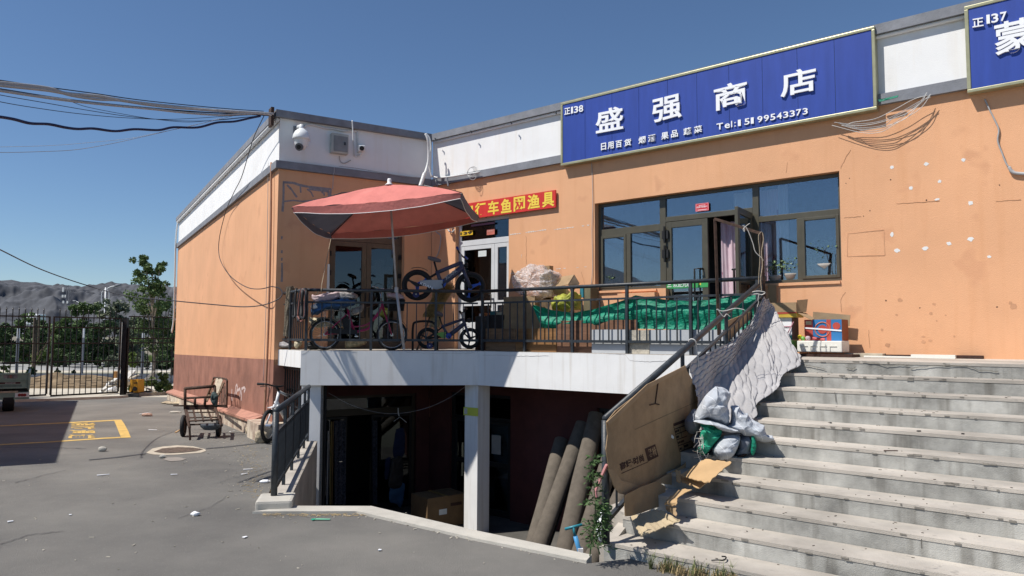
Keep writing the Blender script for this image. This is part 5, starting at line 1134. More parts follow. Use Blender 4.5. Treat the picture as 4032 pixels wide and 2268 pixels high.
mb = MB(); mb.tube(catm([BL.pt(1625, 1390, -.5), BL.pt(1626, 1290, -.5), BL.pt(1640, 1268, -.5), BL.pt(1700, 1268, -.5), BL.pt(1720, 1300, -.5), BL.pt(1722, 1380, -.5)]), .022, 8); solo(mb, 'bicycle_stand', m_black, 'black bent tube stand behind the small bicycle', 'stand')
# stuff by the white door
def boxmb(fr, x0, x1, y0, y1, o, d, mb=None):
    a0, z1 = fr.px(x0, y0, o); a1, z0 = fr.px(x1, y1, o); mb = mb or MB(); mb.fb(fr, a0, a1, o - d, o, z0, z1); return mb, (a0, a1, z0, z1)
Q4 = lambda x, y: (1780 + x / 3.623, 1000 + y / 3.623)
def fbox(fr, P0, P1, o, d, name, mat, label, cat='box', bev=.004, z0=None):
    a0, z1 = fr.px(*P0, o); a1, zb = fr.px(*P1, o)
    if z0 is not None: zb = z0
    mb = MB(); mb.fb(fr, a0, a1, o - d, o, zb, z1); return solo(mb, name, mat, label, cat, bev=bev), (a0, a1, zb, z1)
fbox(FA, Q4(330, 890), Q4(505, 1080), .75, .35, 'black_crate', M('black_plastic', (.03, .032, .035), .5, .2, 12, .3, 40), 'grey black plastic crate standing left of the dark box by the white door', 'crate', z0=.25)
fbox(FA, Q4(500, 870), Q4(715, 1080), .72, .4, 'black_box', m_black, 'black box full of odds and ends by the white door', 'box', z0=.25)
fbox(FA, Q4(330, 1085), Q4(715, 1330), .74, .42, 'low_cabinet', m_print, 'dark low cabinet under the black crate and box', 'cabinet', z0=.002)
for (x0, y0, x1, y1, mt, lb) in ((445, 843, 510, 882, M('orange_packet', (.55, .17, .05), .6), 'orange packet lying on the black box by the white door'), (385, 852, 415, 885, m_letter, 'small white cup on the black crate by the white door'), (540, 815, 615, 868, M('teal_packet', (.04, .16, .16), .6), 'teal packet lying on the black box'), (625, 830, 700, 868, m_cream, 'cream cloth crumpled on the black box')):
    fbox(FA, Q4(x0, y0), Q4(x1, y1), .6, .12, 'packet', mt, lb, 'packet')
# cardboard boxes along the shop wall
Cb = [((735, 615), (1180, 760), .62, .5, m_card2, 'dull brown cardboard box, upper one of the stack right of the white door'), ((715, 765), (1250, 940), .66, .55, m_card2, 'wide dull brown cardboard box in the middle of the stack right of the white door'), ((720, 943), (1250, 1100), .68, .55, m_card2, 'lowest cardboard box of the stack right of the white door')]
for P0, P1, o_, d_, mt, lb in Cb: fbox(FA, Q4(*P0), Q4(*P1), o_, d_, 'cardboard_box', mt, lb)
fbox(FA, Q4(1130, 660), Q4(1430, 820), .5, .4, 'cardboard_box', m_card, 'tan cardboard box below the clear plastic bag', 'box')
fbox(FA, Q4(1250, 290), Q4(1420, 620), .38, .25, 'cardboard_box', m_card, 'upright tan cardboard box inside the clear plastic bag', 'box')
fbox(FA, Q4(1310, 170), Q4(1390, 300), .30, .12, 'cardboard_box', m_card2, 'brown carton flap poking up behind the clear plastic bag', 'box')
# open brown box tilted
p = [FA.pt(*Q4(x, y), .42) for x, y in ((1420, 495), (1650, 430), (1810, 420), (1740, 560), (1600, 640), (1430, 570))]
OB = thing('open_cardboard_box', 'open brown cardboard box tipped on its side above the yellow bag', 'box', FA.pt(*Q4(1600, 640), .3))
tq = lambda x, y, o: FA.pt(*Q4(x, y), o)
mb = MB(); mb.slab([tq(1440, 480, .5), tq(1570, 320, .3), tq(1740, 295, .3), tq(1655, 430, .5)], (0, 0, -.012)); part(mb, 'flap', m_card2, OB)
mb = MB(); mb.slab([tq(1655, 430, .5), tq(1740, 295, .3), tq(1815, 420, .3), tq(1700, 560, .5)], FA.n * -.012); part(mb, 'side_panel', M('dark_cardboard', (.17, .12, .08), .85, .2, 6), OB)
mb = MB(); mb.slab([tq(1430, 495, .5), tq(1620, 485, .52), tq(1700, 560, .5), tq(1620, 640, .4), tq(1450, 570, .4)], FA.n * -.012); part(mb, 'front_panel', m_card2, OB)
fbox(FA, Q4(1822, 470), Q4(1872, 620), .30, .15, 'blue_carton', M('teal_carton', (.03, .20, .26), .6, .1), 'narrow teal carton beside the tipped brown box', 'carton')
fbox(FA, Q4(1872, 480), Q4(1975, 790), .28, .26, 'cardboard_box', M('olive_cardboard', (.17, .15, .09), .85, .15, 6), 'olive brown carton standing left of the shop window', 'box', z0=.1)
# clear plastic bag
m_clear = bpy.data.materials.new('clear_plastic'); m_clear.use_nodes = True; b_ = m_clear.node_tree.nodes['Principled BSDF']; b_.inputs['Base Color'].default_value = (.85, .80, .80, 1); b_.inputs['Roughness'].default_value = .25; b_.inputs['Alpha'].default_value = .42
nz = m_clear.node_tree.nodes.new('ShaderNodeTexNoise'); nz.inputs['Scale'].default_value = 9; nz.inputs['Detail'].default_value = 6; nz.inputs['Distortion'].default_value = 2
bpn = m_clear.node_tree.nodes.new('ShaderNodeBump'); bpn.inputs['Strength'].default_value = .9; bpn.inputs['Distance'].default_value = .08; m_clear.node_tree.links.new(nz.outputs[0], bpn.inputs['Height']); m_clear.node_tree.links.new(bpn.outputs[0], b_.inputs['Normal'])
mr = m_clear.node_tree.nodes.new('ShaderNodeMapRange'); mr.inputs[1].default_value = .35; mr.inputs[2].default_value = .7; mr.inputs[3].default_value = .25; mr.inputs[4].default_value = .75; m_clear.node_tree.links.new(nz.outputs[0], mr.inputs[0]); m_clear.node_tree.links.new(mr.outputs[0], b_.inputs['Alpha'])
clump(FA, .40, [Q4(*p) for p in [(890, 380), (960, 260), (1100, 190), (1280, 170), (1380, 230), (1520, 290), (1500, 420), (1460, 560), (1430, 620), (1240, 660), (1070, 620), (950, 570)]], .55, 'plastic_bag', m_clear, 'big clear plastic bag bunched over cardboard boxes beside the white door', 'bag', 21, .10, 5)
m_ybag = M('yellow_green_bag', (.46, .48, .08), .45, .22, 12, .6, 25, trans=.2)
clump(FA, .62, [Q4(*p) for p in [(1450, 700), (1520, 600), (1600, 590), (1700, 630), (1770, 545), (1810, 580), (1800, 640), (1830, 760), (1740, 800), (1500, 800), (1450, 760)]], .4, 'yellow_bag', m_ybag, 'yellow green plastic bag stuffed full between the cartons', 'bag', 22, .07, 7)
# green tarp tied along the inside of the railing
def tarp(u, v):
    # top edge sags between ties; photo columns 2098..2740 then 2740..3030
    xs = 2098 + (3010 - 2098) * u
    tie = [(2098, 1199), (2180, 1222), (2260, 1232), (2345, 1215), (2430, 1190), (2500, 1162), (2560, 1172), (2640, 1182), (2720, 1185), (2820, 1176), (2900, 1160), (2960, 1150), (3015, 1150)]
    for (a, b), (c, d) in zip(tie, tie[1:]):
        if xs <= c: yt = b + (d - b) * (xs - a) / (c - a); break
    else: yt = 1150
    bot = [(2098, 1205), (2130, 1290), (2190, 1295), (2300, 1295), (2520, 1295), (2620, 1296), (2900, 1300), (3020, 1310)]
    for (a, b), (c, d) in zip(bot, bot[1:]):
        if xs <= c: yb = b + (d - b) * (xs - a) / (c - a); break
    else: yb = 1310
    y = yt + (yb - yt) * v
    fold = .014 * sin((xs - 2500) * .035 * (1.3 - v * .5)) * (1 if abs(xs - 2500) < 220 else .5) + .02 * noise.noise(Vector((xs * .008, v * 2.2, 0))) + .006 * sin(xs * .11 + v * 9) + .01 * noise.noise(Vector((xs * .05, v * 9, 3))) + .022 * sin(v * 8 + xs * .004)
    s, z = BR.px(xs, y, -.16) if xs > 1890 else BL.px(xs, y, -.16)
    return BR(s, -.16 + fold, z)
mb = MB(); mb.grid(150, 22, tarp); solo(mb, 'green_tarp', m_tarp, 'green plastic sheeting tied in sagging swags along the inside of the balcony railing', 'tarp', smooth=True)
# boards leaning on the inside of the rail foot
def board(x0, x1, yt, o, mat, label, yb=None, name='board', z0=.003, cat='board'):
    s0, zt = BR.px(x0, yt, o); s1, _ = BR.px(x1, yt, o); mb = MB(); mb.fb(BR, s0, s1, o - .012, o, z0 if yb is None else BR.px(x0, yb, o)[1], zt)
    return solo(mb, name, mat, label, cat)
board(1912, 2030, 1294, -.12, m_ply, 'dark plywood board leaning inside the railing, nearest the bicycles'); board(2031, 2190, 1294, -.125, M('orange_plywood', (.27, .135, .05), .7, .2, 3, .1, 60, stretch=(1, 1, 6)), 'orange brown plywood board, second from the bicycles, inside the railing')
board(2190, 2510, 1263, -.14, M('redbrown_plywood', (.21, .105, .06), .7, .2, 3, .1, 60, stretch=(1, 1, 6)), 'taller reddish plywood board inside the middle of the railing')
board(2330, 2482, 1298, -.11, m_gboard, 'grey panel board inside the railing left of the stained pale piece'); board(2555, 2960, 1299, -.11, m_gboard, 'long grey panel board inside the right end of the railing')
board(2478, 2556, 1300, -.10, M('stained_foam', (.50, .46, .38), .9, .18, 14, .5, 40), 'stained pale foam piece wedged between the grey panels inside the railing', name='foam_piece')
# rusty frame with ropes
RFm = thing('rusty_frame', 'rusty angle iron frame standing over the stair rail tied with ropes', 'frame', SR(3.5, 0, 0))
f0 = BR.pt(2830, 1320, .02); f0t = BR.pt(2815, 862, .02); f1t = atY(2998, 920, 9.9); f1 = atY(3012, 1240, 10.1)
for a, b in ((f0, f0t), (f0t, f1t), (f1t, f1)):
    mb = MB(); mb.bar(a, b, .035, .035); part(mb, 'bar', m_rust, RFm)
m_wrope = M('white_tie', (.60, .58, .54), .8, .1, 30)
z7 = lambda x, y: (2550 + x / 2.8975, 750 + y / 2.8975)
def rope(pts, Y, r, mat, label, name='tie_rope', cat='rope'):
    r *= .65
    P = [atY(*z7(x, y), Y if not isinstance(Y, list) else Y[i]) for i, (x, y) in enumerate(pts)]
    mb = MB(); mb.tube(catm(P, 6), r, 5); return solo(mb, name, mat, label, cat)
rope([(1085, 400), (1120, 420), (1150, 470), (1200, 600), (1230, 700), (1300, 770), (1320, 800)], 9.85, .009, m_wrope, 'white strap hanging from the rusty frame beside the open door leaf')
rope([(1100, 410), (1105, 470), (1090, 440), (1130, 400), (1165, 375)], 9.85, .007, m_wrope, 'white tie knotted round the top bar of the rusty frame')
rope([(1300, 470), (1270, 500), (1265, 560), (1275, 650), (1280, 800), (1270, 950), (1265, 1100)], 9.85, .007, m_rope, 'brown rope hanging down the right post of the rusty frame')
rope([(1310, 480), (1320, 560), (1300, 700), (1310, 850), (1290, 1000), (1300, 1150)], 9.8, .009, m_rope, 'thicker brown rope wound down the corner of the stair rail')
rope([(1170, 1165), (1230, 1150), (1290, 1150), (1340, 1165), (1300, 1190), (1250, 1180), (1180, 1190)], 9.6, .010, m_wrope, 'pale raffia tied round the top of the stair rail')
rope([(1270, 1180), (1260, 1240), (1265, 1280), (1250, 1330)], 9.55, .006, m_wrope, 'pale raffia end dangling beside the quilt top')
rope([(785, 1355), (840, 1375), (900, 1370), (1000, 1345), (1100, 1360)], 8.3, .008, m_wrope, 'white plastic string tied round the middle of the sloping handrail')
rope([(800, 1350), (830, 1400), (870, 1440), (900, 1410), (940, 1440)], 8.25, .007, m_wrope, 'frayed end of white string below the middle of the handrail')
mb = MB(); hp = SR(SRs * .43, 0, srz(SRs * .43, -.45, 1.07)); mb.ring(hp, SR.t + Vector((0, 0, .4)), .04, .008, 14, 5); mb.tube([hp + Vector((.03, -.03, -.03)), hp + Vector((.05, -.05, -.2)), hp + Vector((.04, -.05, -.33))], .006, 5); solo(mb, 'tie_string', m_wrope, 'white string looped round the handrail above the cardboard sheet', 'string')
mb = MB(); hp = SR(0, 0.0, -1.0) + Vector((-.02, -.05, .12)); mb.tube(catm([hp, hp + Vector((.02, -.02, .05)), hp + Vector((-.02, -.01, -.04)), hp + Vector((-.07, -.01, -.16)), hp + Vector((-.06, -.01, -.24))]), .014, 6); solo(mb, 'ribbon', M('pink_ribbon', (.62, .28, .27), .8, .1), 'pink cloth strip tied round the bottom post of the stair rail', 'ribbon')
# ================================================================== STAIR SIDE: cardboard, quilt, bedding
def onslope(x, y, dz=.0):
    """photo point -> point on the plane through the step nosings, raised by dz"""
    d = ray(x, y); k = .15 / .35   # z = -(9 - n.p) * k + dz
    den = d.z - k * SN.dot(d); t_ = (-(9.0) * k + dz + k * SN.dot(O) - O.z) / den
    return O + d * t_
Z5 = lambda x, y: (2300 + x / 1.2075, 1000 + y / 1.2075); Z6 = lambda x, y: (2300 + x / 2.8622, 1762 + y / 2.8622)
S = lambda p, o=.06: SR.pt(p[0], p[1], o)
CB = thing('cardboard_sheet', 'large flattened brown cardboard box tied along the lower stair rail, printed with dark characters', 'cardboard', SR(.3, .06, -1.4))
def cardsheet(pts, o, name, mat, parent, warp=.02, lab=None):
    P = [SR.px(*p, o) for p in pts]; n = len(P)
    vs = [SR(a, o + warp * noise.noise(Vector((a * 1.3, z * 1.3, o * 7))), z) for a, z in P]
    mb = MB(); mb.slab(vs, SR.n * -.007); return part(mb, name, mat, parent, lab)
out1 = [Z5(*p) for p in [(106, 800), (150, 745), (235, 680), (300, 622), (400, 572), (482, 530), (492, 560), (540, 640), (556, 700), (545, 800), (535, 880), (532, 945), (470, 1010), (380, 1075), (290, 1108), (215, 1140), (185, 1135), (150, 1110), (128, 1060), (115, 1000), (104, 930), (112, 860)]]
m1 = cardsheet(out1, .075, 'sheet', m_card2, CB, .0)
cardsheet([Z5(*p) for p in [(108, 800), (300, 620), (482, 530), (486, 545), (305, 640), (120, 815)]], .10, 'folded_edge', m_card, CB, 0)
cardsheet([Z5(*p) for p in [(470, 1005), (532, 940), (560, 985), (500, 1060), (440, 1100), (345, 1090), (300, 1105)]], .13, 'lower_flap', m_card, CB, 0)
cardsheet([Z6(*p) for p in [(455, 540), (650, 440), (820, 380), (920, 440), (910, 650), (770, 690), (640, 740), (520, 775), (465, 775), (458, 640)]], .15, 'lower_flap', m_card2, CB, 0)
cardsheet([Z6(*p) for p in [(270, 240), (330, 250), (420, 370), (520, 400), (640, 440), (455, 530), (400, 520), (340, 440)]], .10, 'curled_edge', m_card, CB, 0)
def onplane_letters(txt, ll, lr, ul, o, mat, parent, off=.01, name='lettering'):
    a, b, c = SR.pt(*ll, o), SR.pt(*lr, o), SR.pt(*ul, o)
    return part(letters(txt, a, b - a, c - a, offset=off, lift=.001), name, mat, parent)
onplane_letters('高端·时尚', Z6(415, 262), Z6(680, 152), Z6(395, 175), .0765, m_print, CB, .035)
mb = MB(); mb.slab([SR.pt(*Z6(*p), .0765) for p in ((420, 288), (720, 158), (722, 165), (422, 296))], SR.n * .001); part(mb, 'underline', m_print, CB)
mb = MB(); mb.slab([SR.pt(*Z6(*p), .0765) for p in ((720, 158), (838, 100), (800, -38), (682, 15))], SR.n * .0012); part(mb, 'label_block', m_print, CB)
onplane_letters('餐椅', Z6(735, 125), Z6(822, 80), Z6(712, 25), .078, m_card, CB, .012)
Z3 = lambda x, y: (2500 + x / 3.623, 1450 + y / 3.623)
def pline(a, b, w=.008):
    A_, B_ = SR.pt(*Z3(*a), .0765), SR.pt(*Z3(*b), .0765); d = (B_ - A_).normalized(); u = SR.n.cross(d).normalized() * w / 2
    return [A_ - u, B_ - u, B_ + u, A_ + u]
mb = MB(); mb.slab([SR.pt(*Z3(*p), .0765) for p in ((545, 790), (712, 728), (718, 765), (553, 830))], SR.n * .001); part(mb, 'table_heading', m_print, CB)
mb = MB()
for a, b in (((562, 870), (725, 810)), ((580, 945), (735, 885)), ((600, 1020), (745, 965)), ((620, 1105), (790, 1045)), ((640, 1190), (820, 1120)), ((553, 830), (640, 1190)), ((640, 845), (655, 905)), ((655, 915), (672, 990)), ((690, 1080), (710, 1165))): mb.slab(pline(a, b), SR.n * .001)
for a, b in (((575, 905), (600, 897)), ((605, 893), (630, 885)), ((595, 985), (628, 972)), ((615, 1065), (650, 1050)), ((655, 1050), (700, 1033)), ((640, 1150), (665, 1142)), ((700, 1115), (760, 1095)), ((745, 890), (760, 885))): mb.slab(pline(a, b, .022), SR.n * .001)
part(mb, 'printed_table', m_print, CB, kind='stuff')
mb = MB(); mb.slab([SR.pt(*Z3(*p), .077) for p in ((525, 945), (558, 978), (548, 1012), (515, 985))], SR.n * .001); part(mb, 'paper_diamond', m_letter, CB)
mb = MB(); mb.tube([SR.pt(*Z5(*p), .08) for p in ((352, 610), (345, 660), (338, 712), (312, 718))], .006, 5); mb.tube([SR.pt(*Z5(*p), .08) for p in ((338, 712), (357, 716))], .006, 5); part(mb, 'tear', m_print, CB)
mb = MB(); mb.slab([SR.pt(*Z3(*p), .0763) for p in ((0, 870), (410, 680), (930, 450), (932, 458), (412, 690), (0, 880))], SR.n * .0008); part(mb, 'fold_line', M('fold_shadow', (.19, .14, .08)), CB)
# pieces of torn card lying on the treads
def lying(pts, dzs, name, mat, label, th=-.008, cat='cardboard'):
    vs = [onslope(*p, dz) for p, dz in zip(pts, dzs)]; n = len(vs); c = sum(vs, Vector()) / n
    mb = MB(); v2 = [v + Vector((0, 0, th)) for v in vs]
    mb.add(vs + [c] + v2 + [c + Vector((0, 0, th))], [(i, (i + 1) % n, n) for i in range(n)] + [(n + 1 + (i + 1) % n, n + 1 + i, 2 * n + 1) for i in range(n)] + [(i, n + 1 + i, n + 1 + (i + 1) % n, (i + 1) % n) for i in range(n)])
    return solo(mb, name, mat, label, cat)
def curl(c00, c10, c01, c11, nu, nv, hfn, name, mat, label, jag=.012, parts=None):
    """sheet of card over the treads; corners in photo px; hfn(u,v) height over the nosing plane"""
    def fn(u, v):
        x = (c00[0] * (1 - u) + c10[0] * u) * (1 - v) + (c01[0] * (1 - u) + c11[0] * u) * v; y = (c00[1] * (1 - u) + c10[1] * u) * (1 - v) + (c01[1] * (1 - u) + c11[1] * u) * v
        e = 1 if u in (0, 1) or v in (0, 1) else 0
        return onslope(x + e * 5 * noise.noise(Vector((x * .13, y * .13, 0))), y + e * 7 * noise.noise(Vector((x * .11, y * .13, 3))), hfn(u, v))
    mb = MB(); mb.grid(nu, nv, fn); n0 = len(mb.v); m2 = MB(); m2.grid(nu, nv, lambda u, v: fn(u, v) - Vector((0, 0, .007)))
    mb.add(m2.v, m2.f); W2 = nv + 1
    def idx(i, j): return i * W2 + j
    rim = [idx(i, 0) for i in range(nu + 1)] + [idx(nu, j) for j in range(1, nv + 1)] + [idx(i, nv) for i in range(nu - 1, -1, -1)] + [idx(0, j) for j in range(nv - 1, 0, -1)]
    mb.f += [(rim[k], rim[(k + 1) % len(rim)], n0 + rim[(k + 1) % len(rim)], n0 + rim[k]) for k in range(len(rim))]
    return solo(mb, name, mat, label, 'cardboard', smooth=False)
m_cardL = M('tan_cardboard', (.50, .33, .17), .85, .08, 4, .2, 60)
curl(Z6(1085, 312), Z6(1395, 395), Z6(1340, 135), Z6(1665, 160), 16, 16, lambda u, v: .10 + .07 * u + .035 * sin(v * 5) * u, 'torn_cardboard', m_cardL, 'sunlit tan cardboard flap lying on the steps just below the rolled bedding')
curl(Z6(1088, 380), Z6(1290, 455), Z6(1090, 325), Z6(1385, 400), 8, 4, lambda u, v: .04, 'torn_cardboard', m_cardL, 'narrow cardboard ply under the sunlit tan flap on the steps')
curl(Z6(1030, 250), Z6(1085, 260), Z6(1040, 380), Z6(1090, 400), 4, 6, lambda u, v: .10 - .05 * v, 'torn_cardboard', m_cardL, 'small upright cardboard curl at the left end of the tan flap')
curl(Z6(912, 640), Z6(1035, 655), Z6(925, 580), Z6(1055, 560), 6, 6, lambda u, v: .12 + .03 * sin(v * 3), 'torn_cardboard', m_cardL, 'rolled over cardboard corner jutting from the lower flap')
curl(Z6(930, 585), Z6(1050, 565), Z6(1060, 480), Z6(1215, 468), 8, 6, lambda u, v: .13 - .02 * v, 'torn_cardboard', m_cardL, 'long cardboard tongue resting on the fourth step from the bottom')
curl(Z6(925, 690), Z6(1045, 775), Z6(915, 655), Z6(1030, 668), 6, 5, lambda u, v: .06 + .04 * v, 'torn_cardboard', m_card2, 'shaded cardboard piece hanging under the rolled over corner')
curl(Z6(520, 775), Z6(640, 1000), Z6(830, 688), Z6(1080, 818), 18, 22, lambda u, v: .07 + .04 * sin(v * 7) * u + .03 * u + (.004 * sin(v * 90)) * u, 'torn_cardboard', M('bleached_cardboard', (.46, .37, .24), .9, .08, 6, .3, 60), 'bleached corrugated cardboard scrap spread over the lowest steps')
lying([Z5(*p) for p in [(684, 300), (796, 272), (800, 300), (700, 400), (680, 415)]], [.75, .75, .7, .45, .45], 'cardboard_piece', m_card, 'brown cardboard piece tucked behind the stair rail above the quilt') if False else None
mb = MB(); mb.slab([SR.pt(*Z5(*p), .0) for p in [(676, 320), (798, 272), (802, 300), (745, 352), (700, 405), (684, 415), (688, 350)]], SR.n * -.01); solo(mb, 'cardboard_piece', m_card, 'brown cardboard piece tucked inside the stair rail beside the quilt top', 'cardboard')
# quilt
TOP = [(2714, 1428), (2800, 1385), (2880, 1346), (2950, 1276), (3000, 1175), (3024, 1180)]; BOT = [(2800, 1705), (2890, 1700), (2965, 1628), (3040, 1538), (3105, 1468), (3163, 1407)]
def lerpl(L, u):
    f = u * (len(L) - 1); i = min(len(L) - 2, int(f)); t_ = f - i; return (L[i][0] + (L[i + 1][0] - L[i][0]) * t_, L[i][1] + (L[i + 1][1] - L[i][1]) * t_)
def hexh(a, b, s=.15):
    best = []; 
    j0 = round(b / (s * .866)); 
    for j in (j0 - 1, j0, j0 + 1):
        i0 = round((a - (s / 2 if j % 2 else 0)) / s)
        for i in (i0 - 1, i0, i0 + 1):
            cx = i * s + (s / 2 if j % 2 else 0); cy = j * s * .866
            cx += .03 * noise.noise(Vector((i * 3.1 + .5, j * 1.7, .3))); cy += .03 * noise.noise(Vector((i * 1.9 + .5, j * 2.3, 4.3))); best.append(hypot(a - cx, b - cy))
    best.sort(); return min(1, max(0, (best[1] - best[0]) / (s * .45))) ** .5
def quilt(u, v):
    tp = S(lerpl(TOP, u), .045); bt = onslope(*lerpl(BOT, u), .035)
    sc = -(9.0 - SN.dot(tp)) * .15 / .35
    ctl = Vector((tp.x, tp.y, min(tp.z, sc + .16))) + SR.n * .06 - Vector((0, 0, .05))
    hb = ctl * 1.0; hb.z = sc + .10; vv = min(1, v / .66); w2 = max(0, (v - .5) / .5); w2 = w2 * w2 * (3 - 2 * w2)
    dn = tp.lerp(hb, min(1, v / .8)); p = dn.lerp(bt + (SN * .0), w2) + Vector((0, 0, .04 * sin(pi * w2)))
    p += ST * (.05 * sin(u * 23) + .05 * noise.noise(Vector((u * 9, 1, 1)))) * w2
    st_ = -(9.0 - SN.dot(p)) * .15 / .35
    n_ = (SR.n * .6 + Vector((0, -.4, .6))).normalized()
    h = hexh(u * 2.6, v * 1.5) * .028 + .05 * noise.noise(Vector((u * 7, v * 3, 2))) + .03 * sin(u * 19 + v * 2.5 + 2 * noise.noise(Vector((u * 4, v * 2, 7)))) * sin(pi * min(1, v * 1.2))
    q = p + n_ * h; 
    if q.z < st_ + .02: q.z = st_ + .02 + h * .4
    return q
m_quilt = M('grey_quilt', (.40, .39, .39), .95, .13, 2.2, .35, 45, col2=(.31, .305, .31), spk=75, spkc=(.31, .29, .26))
mb = MB(); mb.grid(230, 120, quilt); solo(mb, 'quilt', m_quilt, 'grey hexagon stitched quilt hung over the upper stair rail and trailing onto the steps', 'quilt', smooth=True)
mb = MB(); mb.tube([quilt(i / 60, 1) for i in range(61)], .016, 6); solo(mb, 'quilt_binding', M('pink_binding', (.42, .33, .29), .95, .1), 'pinkish bound edge of the grey quilt along the steps', 'binding') if False else None
# bedding pile on the steps
pp = onslope(2850, 1790, .0); PF = Fr((pp.x, pp.y), (1, -.25), (0, -1))
m_duv = bpy.data.materials.new('checked_duvet'); m_duv.use_nodes = True; nt = m_duv.node_tree; b_ = nt.nodes['Principled BSDF']; b_.inputs['Roughness'].default_value = .95
tcn = nt.nodes.new('ShaderNodeTexCoord'); mp = nt.nodes.new('ShaderNodeMapping'); mp.inputs['Rotation'].default_value = (1.2, .3, .5); br = nt.nodes.new('ShaderNodeTexBrick'); br.offset = 0; br.inputs['Scale'].default_value = 5; br.inputs['Mortar Size'].default_value = .012; br.inputs['Mortar Smooth'].default_value = .6; br.inputs['Brick Width'].default_value = .5; br.inputs['Row Height'].default_value = .5
br.inputs['Color1'].default_value = (.42, .45, .49, 1); br.inputs['Color2'].default_value = (.40, .43, .47, 1); br.inputs['Mortar'].default_value = (.66, .67, .69, 1)
nt.links.new(tcn.outputs['Object'], mp.inputs[0]); nt.links.new(mp.outputs[0], br.inputs[0]); nt.links.new(br.outputs[0], b_.inputs['Base Color'])
nn_ = nt.nodes.new('ShaderNodeTexNoise'); nn_.inputs['Scale'].default_value = 7; nn_.inputs['Detail'].default_value = 6; bb_ = nt.nodes.new('ShaderNodeBump'); bb_.inputs['Strength'].default_value = .7; bb_.inputs['Distance'].default_value = .06; nt.links.new(tcn.outputs['Object'], nn_.inputs[0]); nt.links.new(nn_.outputs[0], bb_.inputs['Height']); nt.links.new(bb_.outputs[0], b_.inputs['Normal'])
z33 = lambda L: [Z3(*p) for p in L]
DV = thing('rolled_duvet', 'rolled pale grey checked duvet slumped on the steps against the cardboard', 'duvet', PF(0, -.1, pp.z))
def reparent(o, P):
    w_ = LOC[o.name]; o.parent = P; o.location = w_ - LOC[P.name]
    for k_ in ('label', 'category'):
        if k_ in o: del o[k_]
reparent(clump(PF, -.10, z33([(835, 690), (900, 560), (1000, 400), (1120, 290), (1230, 272), (1330, 320), (1372, 390), (1345, 560), (1340, 780), (1180, 760), (1040, 700), (940, 720), (850, 745)]), .42, 'upper_fold', m_duv, 'x', 'x', 31, .06, 3, fold=.03), DV)
reparent(clump(PF, -.08, z33([(1390, 510), (1480, 520), (1600, 600), (1720, 720), (1840, 830), (1930, 930), (2010, 1000), (1850, 1020), (1700, 960), (1500, 900), (1400, 860), (1250, 790), (1380, 760), (1410, 640)]), .34, 'spread_fold', m_duv, 'x', 'x', 32, .06, 3, fold=.03), DV)
reparent(clump(PF, .05, z33([(840, 740), (960, 700), (1060, 720), (1200, 770), (1330, 820), (1500, 890), (1400, 905), (1260, 880), (1120, 810), (1000, 760), (880, 765)]), .22, 'rolled_hem', m_duv, 'x', 'x', 33, .02, 4, fold=.012), DV)
reparent(clump(PF, -.02, z33([(1110, 1130), (1200, 1000), (1320, 930), (1450, 930), (1490, 1010), (1470, 1130), (1400, 1240), (1300, 1290), (1190, 1280), (1120, 1200)]), .36, 'lower_fold', m_duv, 'x', 'x', 34, .045, 3.5, fold=.025), DV)
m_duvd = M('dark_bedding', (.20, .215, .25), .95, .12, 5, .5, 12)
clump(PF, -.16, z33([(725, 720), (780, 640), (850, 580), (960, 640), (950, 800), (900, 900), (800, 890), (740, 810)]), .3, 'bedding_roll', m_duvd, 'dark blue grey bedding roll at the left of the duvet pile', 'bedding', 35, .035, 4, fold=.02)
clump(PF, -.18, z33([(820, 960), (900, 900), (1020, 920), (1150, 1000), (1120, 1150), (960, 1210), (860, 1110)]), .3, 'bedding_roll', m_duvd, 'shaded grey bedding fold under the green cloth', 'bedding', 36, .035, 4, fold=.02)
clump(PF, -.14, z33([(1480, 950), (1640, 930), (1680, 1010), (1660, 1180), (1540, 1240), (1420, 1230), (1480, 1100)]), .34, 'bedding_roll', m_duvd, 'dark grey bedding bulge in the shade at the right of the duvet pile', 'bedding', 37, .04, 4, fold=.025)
m_gcloth = M('green_cloth', (.02, .36, .22), .7, .2, 6, .5, 20)
clump(PF, .05, z33([(930, 780), (1060, 745), (1240, 830), (1250, 920), (1130, 1080), (1010, 1210), (880, 1165), (960, 1040), (940, 900), (1030, 880)]), .16, 'green_cloth', m_gcloth, 'frayed bright green cloth pulled out from inside the rolled duvet', 'cloth', 38, .05, 6, fold=.025)
clump(PF, .02, z33([(1660, 960), (1710, 960), (1730, 1120), (1700, 1230), (1660, 1200)]), .08, 'green_cloth', m_tarp, 'narrow strip of green mesh hanging at the right of the bedding pile', 'cloth', 39, .02, 6)
clump(PF, -.02, z33([(1170, 1275), (1300, 1285), (1420, 1270), (1560, 1210), (1600, 1225), (1440, 1310), (1250, 1320), (1180, 1305)]), .14, 'dirty_rag', m_print, 'dirty brown rag crushed beneath the duvet on the step', 'rag', 40, .02, 6)
mb = MB()
for i in range(16):
    a = PF.pt(*Z3(905 + random.uniform(-20, 60), 900 + i * 22), .15); mb.tube([a, a + Vector((random.uniform(-.05, .05), -.02, random.uniform(-.08, .02))), a + Vector((random.uniform(-.06, .06), -.03, random.uniform(-.13, 0)))], .003, 3)
solo(mb, 'frayed_threads', m_wrope, 'white frayed threads along the edge of the green cloth', 'threads', kind=None)
